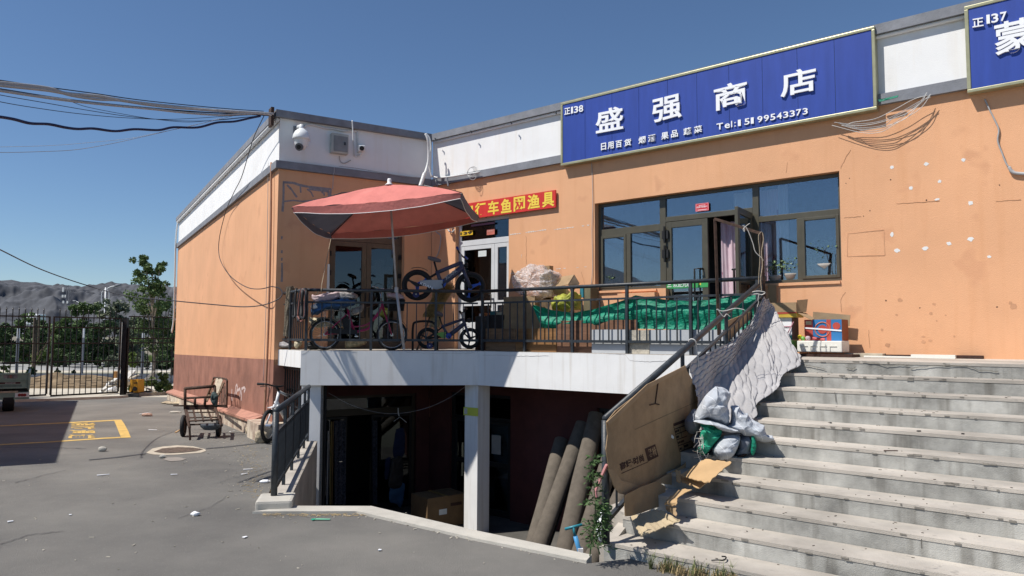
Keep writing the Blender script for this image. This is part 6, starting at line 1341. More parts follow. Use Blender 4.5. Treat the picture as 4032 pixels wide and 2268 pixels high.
# ================================================================== BOXES AT THE TOP OF THE STEPS
Q8 = lambda x, y: (2900 + x / 4.14, 1100 + y / 4.14)
m_foam = M('white_foam', (.78, .77, .70), .8, .03, 20)
fb_, r = fbox(FA, Q8(985, 1000), Q8(1720, 1190), .62, .36, 'foam_box', m_foam, 'white foam box with four moulded panels at the top of the steps', 'foam box', bev=.012)
a0, a1, zf0, zf1 = r
mb = MB()
for i in range(4):
    x = a0 + (a1 - a0) * (.09 + .215 * i); w = (a1 - a0) * .155
    mb.fb(FA, x, x + .008, .622, .628, zf0 + .02, zf1 - .07); mb.fb(FA, x + .008, x + w, .622, .628, zf1 - .078, zf1 - .07)
part(mb, 'moulded_ribs', M('foam_shade_rib', (.60, .59, .53), .8), fb_)
m_redb = M('red_carton', (.48, .07, .05), .6, .08); m_blueb = M('blue_carton', (.03, .18, .42), .6, .08)
RB = thing('printed_carton', 'red and blue printed carton strapped with white tape standing on the foam box', 'carton', FA((a0 + a1) / 2, .4, zf1))
c0, cz1 = FA.px(*Q8(1105, 640), .50); c1, cz0 = FA.px(*Q8(1720, 985), .50); cz0 = zf1 + .001; cz1 = FA.px(*Q8(1400, 655), .50)[1]
mb = MB(); mb.fb(FA, c0, c1, .50 - .30, .50, cz0, cz1); part(mb, 'box_body', m_blueb, RB)
for (u0, u1) in ((0, .23), (.60, .72)):
    mb = MB(); mb.fb(FA, c0 + (c1 - c0) * u0, c0 + (c1 - c0) * u1, .5005, .5025, cz0 + .002, cz1 - .002); part(mb, 'red_stripe', m_redb, RB)
mb = MB(); mb.fb(FA, c1 + .0005, c1 + .0025, .5 - .30, .5, cz0 + .002, cz1 - .002); part(mb, 'end_panel', M('rust_red_carton', (.26, .07, .03), .7, .1), RB)
mb = MB(); mb.ring(FA(c0 + (c1 - c0) * .49, .504, (cz0 + cz1) / 2 + .01), FA.n, .10, .007, 28, 4); part(mb, 'emblem_ring', M('salmon_print', (.62, .20, .12), .6), RB)
mb = MB(); mb.disc(FA(c0 + (c1 - c0) * .49, .504, (cz0 + cz1) / 2 + .01), FA.n, .06, .004, 20); part(mb, 'emblem_centre', m_redb, RB)
mb = MB(); mb.disc(FA(c0 + (c1 - c0) * .865, .5035, cz1 - .09), FA.n, .05, .004, 20); part(mb, 'round_seal', m_redb, RB)
mb = MB(); mb.slab([FA(c0, .507, cz0 + .17), FA(c1, .507, cz0 + .13), FA(c1, .507, cz0 + .15), FA(c0, .507, cz0 + .19)], FA.n * .003); part(mb, 'strap', m_letter, RB)
mb = MB(); mb.fb(FA, c0 + .02, c0 + (c1 - c0) * .2, .503, .505, cz1 - .07, cz1 - .02); part(mb, 'small_label', m_cream, RB)
mb = MB(); mb.slab([FA.pt(*Q8(x, y), .12) for x, y in ((1247, 527), (1855, 582), (1840, 760), (1243, 700))], FA.n * -.01); solo(mb, 'cardboard_flap', m_card, 'tan cardboard sheet standing against the wall behind the red and blue carton', 'cardboard')
gc, r = fbox(FA, Q8(760, 990), Q8(900, 1190), .66, .30, 'green_crate', M('green_crate_plastic', (.05, .26, .05), .5, .1), 'green plastic crate under the potato carton at the top of the steps', 'crate')
g0, g1, gz0, gz1 = FA.px(*Q8(590, 1000), .66)[0], r[1], r[2], r[3]
pc = thing('potato_carton', 'white carton printed POTATO standing on the green crate', 'carton', FA(g1, .5, gz1))
p0, pz1 = FA.px(*Q8(590, 625), .60); p1, pz0 = FA.px(*Q8(905, 985), .60); pz0 = gz1 + .001
mb = MB(); mb.fb(FA, p0, p1, .60 - .28, .60, pz0, pz1); part(mb, 'box_body', m_letter, pc)
mb = MB(); mb.fb(FA, p1 + .0005, p1 + .0025, .32, .60, pz0 + .002, pz1); part(mb, 'end_panel', M('plum_carton', (.11, .06, .06), .7, .15), pc)
mb = MB(); mb.slab([FA(p0 + .12, .602, pz0), FA(p1, .602, pz0), FA(p1, .602, pz0 + .07), FA(p1 - .10, .602, pz0 + .05), FA(p0 + .2, .602, pz0 + .10)], FA.n * .002); part(mb, 'green_print', M('teal_print', (.05, .30, .26), .6), pc)
u = FA.px(*Q8(755, 798), .603); v = FA.px(*Q8(868, 790), .603); part(letters('POTATO', FA(u[0], .602, u[1]), FA.t * (v[0] - u[0]), Vector((0, 0, .028)), offset=.01), 'lettering', m_blackprint, pc)
u = FA.px(*Q8(660, 768), .603); part(letters('豆', FA(u[0], .602, u[1]), FA.t * .075, Vector((0, 0, .07)), offset=.02), 'lettering', M('crimson_print', (.5, .02, .08), .6), pc)
mb = MB(); mb.slab([FA(p0, .604, pz1 - .14), FA(p1, .604, pz1 - .13), FA(p1, .604, pz1 - .12), FA(p0, .604, pz1 - .13)], FA.n * .002); mb.tube([FA(p1 + .03, .61, pz1 - .06), FA(p1 - .04, .62, pz1 - .20), FA(p1 - .08, .62, pz0 + .04)], .008, 5); part(mb, 'pink_tape', M('pink_tape', (.62, .30, .36), .6), pc)
tb = thing('open_carton', 'open brown carton with red and yellow lower edge on top of the potato carton', 'carton', FA(p1, .45, pz1))
t0, tz1 = FA.px(*Q8(525, 385), .64); t1, tz0 = FA.px(*Q8(975, 530), .64)
mb = MB(); mb.fb(FA, t0, t1, .34, .64, tz0 + .0, tz1); part(mb, 'box_body', m_card, tb)
mb = MB(); mb.fb(FA, t0, t1, .34, .635, pz1 + .002, tz0 - .001); part(mb, 'printed_base', M('yellow_print_carton', (.62, .42, .06), .6), tb)
mb = MB(); mb.slab([FA(t0, .6365, tz0 - .03), FA(t1, .6365, tz0 - .02), FA(t1, .6365, tz0 - .002), FA(t0, .6365, tz0 - .002)], FA.n * .002); part(mb, 'red_band', m_redb, tb)
mb = MB(); mb.slab([FA(t1, .64, tz0), FA(t1 + .09, .50, tz0 + .0), FA(t1 + .09, .42, tz1 + .05), FA(t1, .60, tz1 + .03)], FA.n * -.008); part(mb, 'flap', m_card2, tb)
mb = MB(); mb.slab([FA(t1, .62, tz0 - .01), FA(t1 + .18, .56, tz0 - .12), FA(t1 + .20, .48, tz0 - .10), FA(t1 + .03, .45, tz0 + .01)], Vector((0, 0, .008))); part(mb, 'flap', m_card, tb)
mb = MB(); mb.slab([FA.pt(*Q8(x, y), .05) for x, y in ((510, 80), (650, 90), (655, 400), (525, 385))], FA.n * -.012 + Vector((0, 0, 0))); solo(mb, 'folded_cardboard', m_card2, 'folded brown cardboard panel standing against the wall below the right shop window', 'cardboard')
for (x, y, w_, mt, lb) in ((1035, 950, .03, M('yellow_cup', (.7, .55, .02), .6), 'small yellow toy lying in the gap beside the foam box'), (1165, 970, .035, m_lpink, 'pinkish tin lid on the foam box rim'), (1085, 975, .03, m_gplas, 'dark green can on the foam box rim')):
    c = FA.pt(*Q8(x, y), .56); mb = MB(); mb.lathe(c - Vector((0, 0, .02)), [(w_ * .7, 0), (w_, .02), (w_, .045), (w_ * .4, .06)], 10); solo(mb, 'small_item', mt, lb, 'litter', smooth=True)
mb = MB(); mb.tube([FA.pt(*Q8(1245, 960), .58), FA.pt(*Q8(1440, 985), .58)], .022, 8); solo(mb, 'red_tube', M('red_wrapper', (.55, .08, .08), .5), 'red rolled wrapper lying on the front rim of the foam box', 'wrapper')
# scrap along the wall foot on the platform
Q9 = lambda x, y: (3132 + x / 2.8622, 1350 + y / 2.8622)
def scrap(x0, x1, o, w_, z0, h, mat, label, name='scrap_board'):
    a0 = FA.px(*Q9(x0, 140), o)[0]; a1 = FA.px(*Q9(x1, 150), o)[0]; mb = MB(); mb.fb(FA, a0, a1, o - w_, o, z0, z0 + h); return solo(mb, name, mat, label, 'board')
scrap(-20, 640, .70, .55, .003, .035, m_print, 'dark flattened cardboard under the foam box'); scrap(550, 980, .34, .2, .003, .05, m_palew, 'tan wooden board lying along the wall foot right of the foam box'); scrap(990, 1300, .20, .12, .003, .035, m_print, 'dark splintered board along the wall foot')
scrap(770, 1800, .42, .06, .003, .02, m_foam, 'long white strip lying along the edge of the platform'); scrap(1300, 1800, .3, .08, .003, .045, m_foam, 'white plastic strip leaning along the wall foot'); scrap(1810, 2110, .15, .12, .003, .04, m_print, 'dark board end at the right of the wall foot debris')
# litter on the steps
for i, (x, y, dx, dz, mt, lb) in enumerate([(1075, 1200, .12, .004, m_print, 'thin dark twig on a tread at the middle of the steps'), (1390, 965, .035, .01, m_black, 'small black scrap on the fourth tread from the top'), (1885, 965, .03, .008, m_black, 'small dark crumb right of the black scrap on the fourth tread from the top'), (395, 803, .03, .01, m_black, 'small black crumb at the back of the third tread from the top')]):
    p = onslope(*Q9(x, y), .0); q_ = SN.dot(p); kk = math.floor((9.0 - q_) / .35) + 1; p.z = -.15 * kk + .004; mb = MB(); mb.box(p, (dx, .02, dz * 1.0 + .003), Euler((0, 0, .4 * i))); 
    solo(mb, 'litter', mt, lb, 'litter')
p = onslope(*Z6(1520, 1235), 0); mb = MB(); p.z = -1.488; mb.tube(catm([p + Vector((-.06, 0, 0)), p + Vector((-.02, -.02, .01)), p + Vector((.02, -.03, .01)), p + Vector((.05, .0, .01)), p + Vector((.07, .06, .01)), p + Vector((.04, .07, .01))]), .006, 5); solo(mb, 'twisted_cord', m_black, 'short twisted black cord lying on the lowest tread', 'cord')
# ================================================================== SUNKEN COURT CONTENT
m_carpet = M('carpet_backing', (.135, .115, .092), .95, .12, 9, .5, 120)
def roll(T, Bm, r, label, turns=1.35, ph=0.0, flat=.85):
    T = Vector(T); Bm = Vector(Bm); ax = (T - Bm).normalized(); u = Vector((1, 0, 0)); u = (u - ax * u.dot(ax)).normalized(); v = ax.cross(u)
    def fn(a, b):
        th = a * turns * 2 * pi + ph; rr = r * (1 - .28 * a) * (1 + .03 * sin(b * 9 + ph)); return Bm.lerp(T, b) + (u * cos(th) + v * sin(th) * flat) * rr
    mb = MB(); mb.grid(44, 20, fn); m2 = MB(); m2.grid(44, 20, lambda a, b: fn(a, b) - ((fn(a, b) - Bm.lerp(T, b)).normalized() * .008)); mb.add(m2.v, m2.f)
    return solo(mb, 'carpet_roll', m_carpet, label, 'carpet roll', smooth=True)
def rollpx(tx, ty, kx, ky, r, label, ph, o=.16):
    T = FA.pt(tx, ty, o); # extend the photo line to the court floor
    best = None
    for i in range(400):
        y = ky + i * 2; x = kx + (kx - tx) * (y - ky) / (ky - ty); p = onz(x, y, -3.28)
        if (p - FA.P).dot(FA.n) > 1.3: best = p
    # choose a foot 2.2 m out from the wall on the same sight plane
    d0 = ray(tx, ty); d1 = ray(kx, ky); nrm = d0.cross(d1).normalized()
    # foot: on floor, in plane through camera with normal nrm, distance along wall normal = 1.9
    # p = FA(a, 1.9, -3.28); solve nrm.(p-O)=0
    A0 = FA(0, 1.9, -3.28) - O; a = -nrm.dot(A0) / nrm.dot(FA.t); return roll(T, FA(a, 1.9, -3.28), r, label, ph=ph)
rollpx(2212, 1735, 2118, 2085, .15, 'leftmost and shortest carpet roll leaning on the dark red basement wall', .6)
rollpx(2298, 1672, 2135, 2120, .16, 'middle carpet roll leaning on the basement wall', .2, .2)
rollpx(2352, 1635, 2230, 2150, .16, 'tall carpet roll with its open edge to the left, third from the column', 2.8, .3)
rollpx(2440, 1700, 2300, 2150, .17, 'rightmost carpet roll, partly behind the stair rail post, sunlit at its foot', 1.2, .35)
rollpx(2520, 1800, 2370, 2120, .15, 'carpet roll hidden mostly behind the cardboard sheet under the stairs', 1.9, .35)
c = WF.px(1700, 1900, .5)
def cbox(P, t, out, w_, d_, z0, z1, name, mat, label, cat='box'):
    fr = Fr(P, t, out); mb = MB(); mb.fb(fr, 0, w_, -d_, 0, z0, z1); return solo(mb, name, mat, label, cat, bev=.006), fr
pp_ = atY(1683, 2000, 13.75)
bx, fr_ = cbox((pp_.x, pp_.y), (.80, .6), (.6, -.8), .86, .62, -3.29, -2.72, 'carton', M('shaded_cardboard', (.17, .105, .05), .85, .1, 5), 'large brown carton standing on the court floor beside the basement door')  # cardboard darkened so the carton looks shaded
mb = MB(); mb.fb(fr_, .25, .42, .001, .003, -3.05, -2.95); part(mb, 'label', m_paper, bx); mb = MB(); mb.fb(fr_, .50, .75, .001, .003, -2.92, -2.86); part(mb, 'printed_mark', m_print, bx)
mb = MB(); mb.fb(fr_, .36, .44, -.62, .0035, -2.7195, -2.716); part(mb, 'tape', M('brown_tape', (.28, .17, .05), .3), bx)
# hanging clothes by the basement door
m_navy = M('navy_cloth', (.010, .017, .05), .95, .2, 6, .4, 20); m_bskirt = M('blue_skirt', (.045, .10, .17), .95, .15, 6, .4, 20)
Qc = lambda x, y: (1250 + x / 2.7333, 1550 + y / 2.7333)
def garment(pts, o, name, mat, label, seed):
    return clump(WF, o, [Qc(*p) for p in pts], .05, name, mat, label, 'clothes', seed, .015, 6, fold=.008)
garment([(845, 380), (935, 380), (930, 660), (820, 670)], .55, 'denim_dress', m_navy, 'dark blue denim garment hanging on the upper hanger by the basement door', 51)
garment([(800, 690), (915, 690), (905, 990), (770, 1000), (780, 850)], .58, 'black_shirt', m_black, 'black top hanging below the denim garment', 52)
garment([(735, 700), (790, 690), (770, 900), (720, 905)], .5, 'blue_sleeve', m_navy, 'dull blue shirt sleeve hanging left of the black top', 53)
garment([(780, 1000), (930, 960), (930, 1110), (905, 1215), (855, 1190), (775, 1150)], .56, 'blue_skirt', m_bskirt, 'pleated blue skirt hanging lowest by the basement door', 54)
mb = MB(); mb.tube([WF.pt(*Qc(868, 155), .5), WF.pt(*Qc(870, 210), .5), WF.pt(*Qc(878, 240), .52)], .012, 6); mb.tube([WF.pt(*Qc(820, 300), .55), WF.pt(*Qc(885, 250), .55), WF.pt(*Qc(960, 310), .55)], .006, 5); solo(mb, 'clothes_hanger', m_plw, 'pale hook and hanger holding the hanging clothes', 'hanger')
for i, (x, mt, lb) in enumerate(((115, m_wrope, 'pale strip curtain edge at the left of the basement doorway'), (150, M('gold_strip', (.30, .20, .05), .5), 'golden brown pole standing in the basement doorway'), (168, M('brown_strip', (.18, .10, .03), .5), 'brown pole beside the golden one in the basement doorway'))):
    mb = MB(); mb.tube([WF.pt(*Qc(x, 300 + 100 * (i == 0)), .1), WF.pt(*Qc(x - 14, 1190), .15)], .014, 6); solo(mb, 'door_pole', mt, lb, 'pole')
m_lace = M('dark_patterned_cloth', (.10, .10, .12), .95, .4, 30, .2, 40, col2=(.01, .01, .012))
for i, (x0, x1, lb) in enumerate(((180, 300, 'dark patterned cloth strip hanging inside the left leaf of the basement doorway'), (590, 640, 'grey patterned cloth strip hanging along the right leaf of the basement doorway'), (90, 120, 'narrow pale patterned cloth at the far left of the basement doorway'))):
    def fn(u, v): a, z = WF.px(*Qc(x0 + (x1 - x0) * u, 290 + 900 * v), .03); return WF(a, .03 + .03 * sin(u * 14 + v), z)
    mb = MB(); mb.grid(16, 14, fn); solo(mb, 'hanging_cloth', m_lace, lb, 'cloth', smooth=True)
# scooter
m_teal = M('teal_scooter_paint', (.03, .22, .28), .4, .1); m_lb = M('light_blue_scooter', (.08, .32, .62), .4, .1)
QS = lambda x, y: (1950 + x / 2.3, 1600 + y / 2.3)
SCt = thing('kick_scooter', 'small blue kick scooter leaning inside the court beside the weed', 'scooter', atY(2290, 2180, 7.4))
gS = lambda x, y, Y=7.35: atY(*QS(x, y), Y)
mb = MB(); mb.tube([gS(630, 1112), gS(790, 1070)], .014, 8); part(mb, 'handlebar', m_teal, SCt, smooth=True)
mb = MB(); mb.tube([gS(705, 1092), gS(725, 1180)], .014, 8); part(mb, 'stem', m_teal, SCt, smooth=True)
mb = MB(); mb.tube([gS(725, 1175), gS(770, 1335), gS(790, 1400, 7.4)], .022, 8); part(mb, 'column', m_lb, SCt, smooth=True)
mb = MB(); mb.disc(gS(795, 1440, 7.4), (1, .3, 0), .06, .03, 16); part(mb, 'wheel', m_black, SCt)
mb = MB(); mb.slab([gS(790, 1430, 7.4), gS(830, 1430, 7.4), gS(880, 1470, 7.9), gS(840, 1480, 7.9)], Vector((0, 0, .02))); part(mb, 'deck', m_lb, SCt)
mb = MB(); p = gS(770, 1315); mb.box(p, (.05, .06, .07)); part(mb, 'fork_block', m_letter, SCt)
wp = atY(2372, 2080, 6.9); PW = Fr((wp.x, wp.y), (1, 0), (0, -1))
clump(PW, 0, [QS(*p) for p in [(960, 950), (1000, 940), (1000, 1180), (960, 1240), (920, 1180), (920, 1060)]], .14, 'white_sack', m_letter, 'white plastic sack behind the bottom post of the stair rail', 'sack', 61, .02, 5)
# weed: tall leafy plant
def leafplant(name, label, base, H, n, spread, mat, seed, leaf=(.09, .022), stemr=.006, droop=.4):
    rnd = random.Random(seed); t_ = thing(name, label, 'plant', base); base = Vector(base)
    sp = [base + Vector((.02 * sin(i * .8 + seed), .01 * i * 0, H * i / 8)) for i in range(9)]; sp = [p + Vector((0.04 * (i / 8) ** 2 * H, 0, 0)) for i, p in enumerate(sp)]
    mb = MB(); mb.tube(sp, [stemr * (1 - .6 * i / 8) for i in range(9)], 6); part(mb, 'stem', mat, t_)
    mb = MB()
    for i in range(n):
        f = rnd.uniform(.05, 1) ** .8; p = sp[0].lerp(sp[-1], f); p = sp[min(7, int(f * 8))].lerp(sp[min(8, int(f * 8) + 1)], f * 8 - int(f * 8)) if f < 1 else sp[8]
        a = rnd.uniform(0, 2 * pi); L_ = spread * (1 - .55 * f) * rnd.uniform(.4, 1.1); d = Vector((cos(a), sin(a), rnd.uniform(.1, .7))).normalized()
        q0 = p; q1 = p + d * L_ * .6; q2 = p + d * L_ + Vector((0, 0, -droop * L_))
        mb.tube([q0, q1, q2], .0022, 3, caps=False)
        for k in range(5):
            c = q0.lerp(q1, .5 + .5 * k / 4) if k < 2 else q1.lerp(q2, (k - 2) / 2); w = Vector((rnd.gauss(0, 1), rnd.gauss(0, 1), rnd.gauss(0, .5))).normalized(); dd = (d + w * .8).normalized(); s_ = dd.cross(w).normalized() * leaf[1] * rnd.uniform(.6, 1.2); l_ = leaf[0] * rnd.uniform(.5, 1.1)
            mb.add([c, c + dd * l_ * .45 + s_, c + dd * l_ + Vector((0, 0, -.01)), c + dd * l_ * .45 - s_], [(0, 1, 2, 3)])
    part(mb, 'leaves', mat, t_, kind='stuff'); return t_
m_weed = M('weed_leaf', (.085, .155, .05), .7, .3, 14, trans=.15)
wb = onz(2332, 2190, -1.52)
leafplant('weed_plant', 'tall spindly green weed growing at the end of the court kerb beside the stair post', wb, .80, 62, .15, m_weed, 5, (.055, .009))
leafplant('weed_plant', 'bushy lower part of the weed at the foot of the stair post', wb + Vector((.06, .05, 0)), .40, 75, .14, m_weed, 9, (.05, .009))
# grass tuft at the foot of the steps
m_dgrass = M('dry_grass', (.38, .29, .15), .9, .25, 30); m_ggrass = M('green_grass', (.16, .19, .07), .9, .3, 30)
def tuft(pts, n, hh, mat, name, label, lean=.5):
    mb = MB()
    for i in range(n):
        x, y, r = random.choice(pts); p = ong(x + random.gauss(0, r), y + random.gauss(0, r * .25)); p.z = -1.6; a = random.uniform(0, 2 * pi); h = hh * random.uniform(.3, 1.1); d = Vector((cos(a), sin(a), 0)); s_ = Vector((-d.y, d.x, 0)) * .003
        q1 = p + d * h * lean * .35 + Vector((0, 0, h * .6)); q2 = p + d * h * lean + Vector((0, 0, h * random.uniform(.5, 1)))
        mb.add([p - s_, p + s_, q1 + s_ * .8, q2, q1 - s_ * .8], [(0, 1, 2, 3, 4)])
    return structure(mb, name, mat, kind='stuff')
tag(tuft([(2620, 2250, 14), (2680, 2262, 22), (2760, 2270, 26), (2840, 2285, 26), (2900, 2295, 20)], 620, .10, m_dgrass, 'dry_grass', ''), 'dry yellow grass tuft at the foot of the lowest step')
tag(tuft([(2565, 2240, 4), (2625, 2250, 12), (2660, 2255, 12), (2740, 2270, 22), (2830, 2285, 22), (2885, 2290, 10)], 260, .17, m_ggrass, 'green_grass', ''), 'greenish grass blades at the foot of the lowest step')
# ================================================================== YARD
m_yel = m_yellow
Z4 = lambda x, y: (x / 3.623, 1380 + y / 3.623)
def gpoly(pts, dz, th=None): return [ong(*p, dz) for p in pts]
def marking(pts, name, mat, dz=.005):
    mb = MB(); v = gpoly(pts, dz); mb.add(v, [tuple(range(len(v)))]); o = structure(mb, name, mat); return o
marking([Z4(-300, 1088), Z4(0, 1071), Z4(700, 1036), Z4(1640, 988), Z4(1640, 1002), Z4(700, 1050), Z4(0, 1081), Z4(-300, 1098)], 'marking_line', m_yel)
marking([Z4(-300, 1352), Z4(0, 1336), Z4(700, 1298), Z4(1500, 1242), Z4(1720, 1232), Z4(1720, 1248), Z4(1500, 1258), Z4(700, 1312), Z4(0, 1350), Z4(-300, 1366)], 'marking_line', m_yel)
marking([Z4(1622, 988), Z4(1730, 986), Z4(1770, 1040), Z4(1830, 1150), Z4(1866, 1240), Z4(1724, 1246), Z4(1720, 1225), Z4(1690, 1150), Z4(1655, 1060)], 'marking_block', m_yel, .006)
for i, (ch, ya, yb, xl) in enumerate((('消', 1030, 1072, 1010), ('防', 1083, 1122, 1005), ('通', 1135, 1182, 975), ('道', 1200, 1252, 960))):
    xr = 1362
    P00 = ong(*Z4(xl, yb), .006); P10 = ong(*Z4(xl + 10, ya), .006); P01 = ong(*Z4(xr, yb), .006)
    # glyph up points to the right, reading runs towards the camera
    vs, fs = text_mb(ch, 1, .03); xa = min(v.x for v in vs); xb = max(v.x for v in vs); y0 = min(v.y for v in vs); y1 = max(v.y for v in vs)
    mb = MB(); 
    for v in vs: pass
    mb.add([(P10 + (P00 - P10) * ((v.x - xa) / (xb - xa)) + (P01 - P00) * ((v.y - y0) / (y1 - y0))) for v in vs], fs)
    for q_ in mb.v: q_.z = gz(q_.y) + .006
    structure(mb, 'marking_character', m_yel)
# neighbouring building whose shadow crosses the yard (stands left of the picture)
nb = MB(); nb.prism([(-9.75, 10.2), (-18.6, 25.3), (-42, 14), (-36, -6)], -2.6, 2.9); solo(nb, 'neighbour_building', m_white, 'plain white single storey building standing across the yard beyond the left edge', 'building')
# asphalt patches, dust stains
m_pat = M('dusty_asphalt', (.20, .175, .145), .95, .2, 2, .5, 120); m_patd = M('dark_asphalt_patch', (.075, .075, .078), .95, .15, 2, .5, 150)
def stain(cx, cy, rx, ry, mat, name, n=28, dz=.004, seed=0):
    marking([(cx + rx * cos(2 * pi * k / n) * (1 + .3 * noise.noise(Vector((k * .4, seed, 0)))), cy + ry * sin(2 * pi * k / n) * (1 + .3 * noise.noise(Vector((k * .4, seed, 5))))) for k in range(n)], name, mat, dz)
marking([(-.5, -3), (-1.9, 3.2), (-3.1, 6.6), (-2.9, 7.72), (-1.6, 7.78), (-.4, 6.80), (.62, 6.10), (1.2, 5.6), (6, 1.6), (6, -3)], 'asphalt_patch', M('coarse_asphalt', (.125, .122, .112), .92, .16, 1.2, 1.0, 90, spk=45, spkc=(.19, .185, .17)), .004)
stain(-4.6, 7.6, 1.6, .5, M('dusty_asphalt2', (.20, .175, .14), .95, .15, 2, .5, 120), 'dust_stain', seed=3)
# manhole
MH = thing('manhole', 'round iron manhole cover in a ring of pale cement in the yard', 'manhole cover', ong(690, 1771))
mb = MB(); pts = [(576, 1783), (600, 1766), (640, 1758), (700, 1753), (760, 1757), (806, 1768), (812, 1775), (790, 1783), (735, 1786), (700, 1790), (640, 1791), (600, 1789)]; v = gpoly(pts, .006); mb.add(v, [tuple(range(len(v)))]); part(mb, 'cement_ring', M('pale_cement', (.50, .44, .35), .95, .15, 8, .4, 60), MH)
mb = MB(); pts = [(605, 1778), (640, 1765), (700, 1760), (760, 1762), (800, 1768), (770, 1776), (720, 1781), (650, 1784)]; v = gpoly(pts, .012); mb.add(v, [tuple(range(len(v)))]); part(mb, 'cover', M('rusty_cover', (.14, .10, .075), .8, .4, 18, 1.0, 50), MH)
for pts, nm in (([(350, 1809), (460, 1798), (575, 1784), (575, 1787), (460, 1802), (350, 1812)], 'asphalt_joint'), ([(812, 1764), (900, 1757), (1020, 1743), (1020, 1746), (900, 1760), (812, 1768)], 'asphalt_joint')): marking(pts, nm, m_patd, .006)
marking([(640, 1808), (660, 1801), (700, 1800), (735, 1806), (715, 1813), (670, 1816)], 'cement_spot', M('grey_cement_spot', (.28, .25, .22)), .007)
# litter
def rock(x, y, s, mat, name, label, cat, seed=0, flat=.6, dz=0):
    c = ong(x, y); mb = MB(); bm = bmesh.new(); bmesh.ops.create_icosphere(bm, subdivisions=2, radius=1)
    idx = {v: i for i, v in enumerate(bm.verts)}
    vs = [c + Vector((v.co.x * s[0], v.co.y * s[1], (v.co.z + .8) * s[2])) * (1 + .3 * noise.noise(v.co * 1.3 + Vector((seed, 0, 0)))) * 1 for v in bm.verts] if False else [c + Vector((v.co.x * s[0] * (1 + .4 * noise.noise(v.co * 1.5 + Vector((seed, 0, 0)))), v.co.y * s[1], (v.co.z * (1 + .4 * noise.noise(v.co * 1.5 + Vector((0, seed, 0)))) + .8) * s[2])) for v in bm.verts]
    fs = [tuple(idx[v] for v in f.verts) for f in bm.faces]; bm.free(); mb.add(vs, fs); return solo(mb, name, mat, label, cat)
m_stone = M('pale_stone', (.45, .43, .38), .95, .15, 20)
rock(402, 1778, (.07, .05, .05), m_stone, 'stone', 'pale wedge shaped stone on the asphalt just right of the shadow edge', 'stone', 1)
rock(640, 1804, (.05, .04, .035), m_stone, 'stone', 'small grey stone just below the manhole', 'stone', 2)
rock(578, 1639, (.16, .08, .05), M('brick_bit', (.42, .28, .22), .95), 'brick_piece', 'pinkish piece of brick lying in the yard left of the cart', 'brick', 3)
rock(768, 2031, (.045, .035, .025), m_letter, 'paper_ball', 'white crumpled paper ball on the grey asphalt', 'litter', 4)
rock(1043, 1901, (.06, .04, .025), m_letter, 'litter', 'white crumpled scrap left of the low railing post', 'litter', 5)
rock(690, 1626, (.18, .08, .03), m_stone, 'stone', 'flat pale stone near the far end of the side wall', 'stone', 6)
def strip_litter(x0, y0, x1, y1, w_, mat, label, name='litter'):
    a, b = ong(x0, y0, .008), ong(x1, y1, .008); d = (b - a).normalized(); n_ = Vector((-d.y, d.x, 0)) * w_ / 2; mb = MB(); mb.slab([a - n_, b - n_ * .6, b + n_ * .6, a + n_], (0, 0, .006)); return solo(mb, name, mat, label, 'litter')
strip_litter(1228, 2047, 1245, 2044, .05, m_gcloth, 'frayed knot of a green plastic tie lying in front of the kerb'); strip_litter(1240, 2045, 1300, 2046, .045, M('mint_tape', (.20, .52, .34), .5), 'mint green plastic tape lying in front of the court kerb')
for x0, y0, x1, y1, lb in ((382, 1872, 430, 1868, 'curved white strip on the open asphalt'), (672, 1869, 698, 1868, 'short pale straw on the asphalt below the manhole'), (550, 1630, 596, 1623, 'thin white stick near the brick piece'), (586, 1692, 618, 1693, 'thin white stick left of the cart'), (30, 2055, 52, 2052, 'white scrap in the lower left of the yard'), (272, 2028, 282, 2027, 'tiny pale scrap in the lower left half of the yard'), (958, 1849, 995, 1847, 'white stick beside the low railing, upper one'), (952, 1868, 975, 1864, 'pale stick beside the low railing, lower one'), (1490, 2166, 1502, 2166, 'pale crumb in front of the kerb, left one'), (958, 2117, 972, 2113, 'white scrap at the left below the kerb end'), (690, 1703, 712, 1690, 'tan card scrap by the left wheel of the cart'), (905, 1700, 925, 1697, 'pale stick right of the cart')):
    strip_litter(x0, y0, x1, y1, .035, m_letter if 'tan' not in lb else m_cardL, lb)
mb = MB()
for i in range(260):
    z_ = random.random()
    if z_ < .35: x, y = random.uniform(880, 1060), random.uniform(1730, 1960)
    elif z_ < .6: x, y = random.uniform(600, 1000), random.uniform(1640, 1830)
    elif z_ < .8: x, y = random.uniform(0, 2100), random.uniform(1800, 2260)
    else:
        f = random.random(); x, y = 1030 + 1250 * f, 2026 + (185 * max(0, f - .3) / .7) + random.uniform(0, 14)
    p = ong(x, y); a = random.uniform(0, 3.1); s_ = random.uniform(.004, .014)
    if -2.6 < p.x < .9 and p.y > 6.6 and SN.dot(p) > 5.4: continue
    mb.box(p + Vector((0, 0, .004)), (s_ * random.uniform(1, 4), s_, .006), Euler((0, 0, a)))
o = structure(mb, 'litter_crumbs', M('crumbs', (.50, .46, .38), .9, .3, 3), kind='stuff'); o['label'] = 'tiny pale crumbs and straw scattered over the asphalt'
mb = MB()
for i in range(300):
    f = random.random()
    if f < .5: x, y = random.gauss(1000, 30), random.uniform(1735, 1960); 
    else: ff = random.random(); x, y = 1040 + 480 * ff, 2024 + random.uniform(0, 10)
    p = ong(x, y); a = random.uniform(0, 3.1); L_ = random.uniform(.015, .06); mb.box(p + Vector((0, 0, .006)), (L_, .003, .003), Euler((0, random.uniform(-.2, .2), a)))
o = structure(mb, 'dry_straw', m_stick, kind='stuff'); o['label'] = 'dry straw bits gathered along the kerb and wall foot'
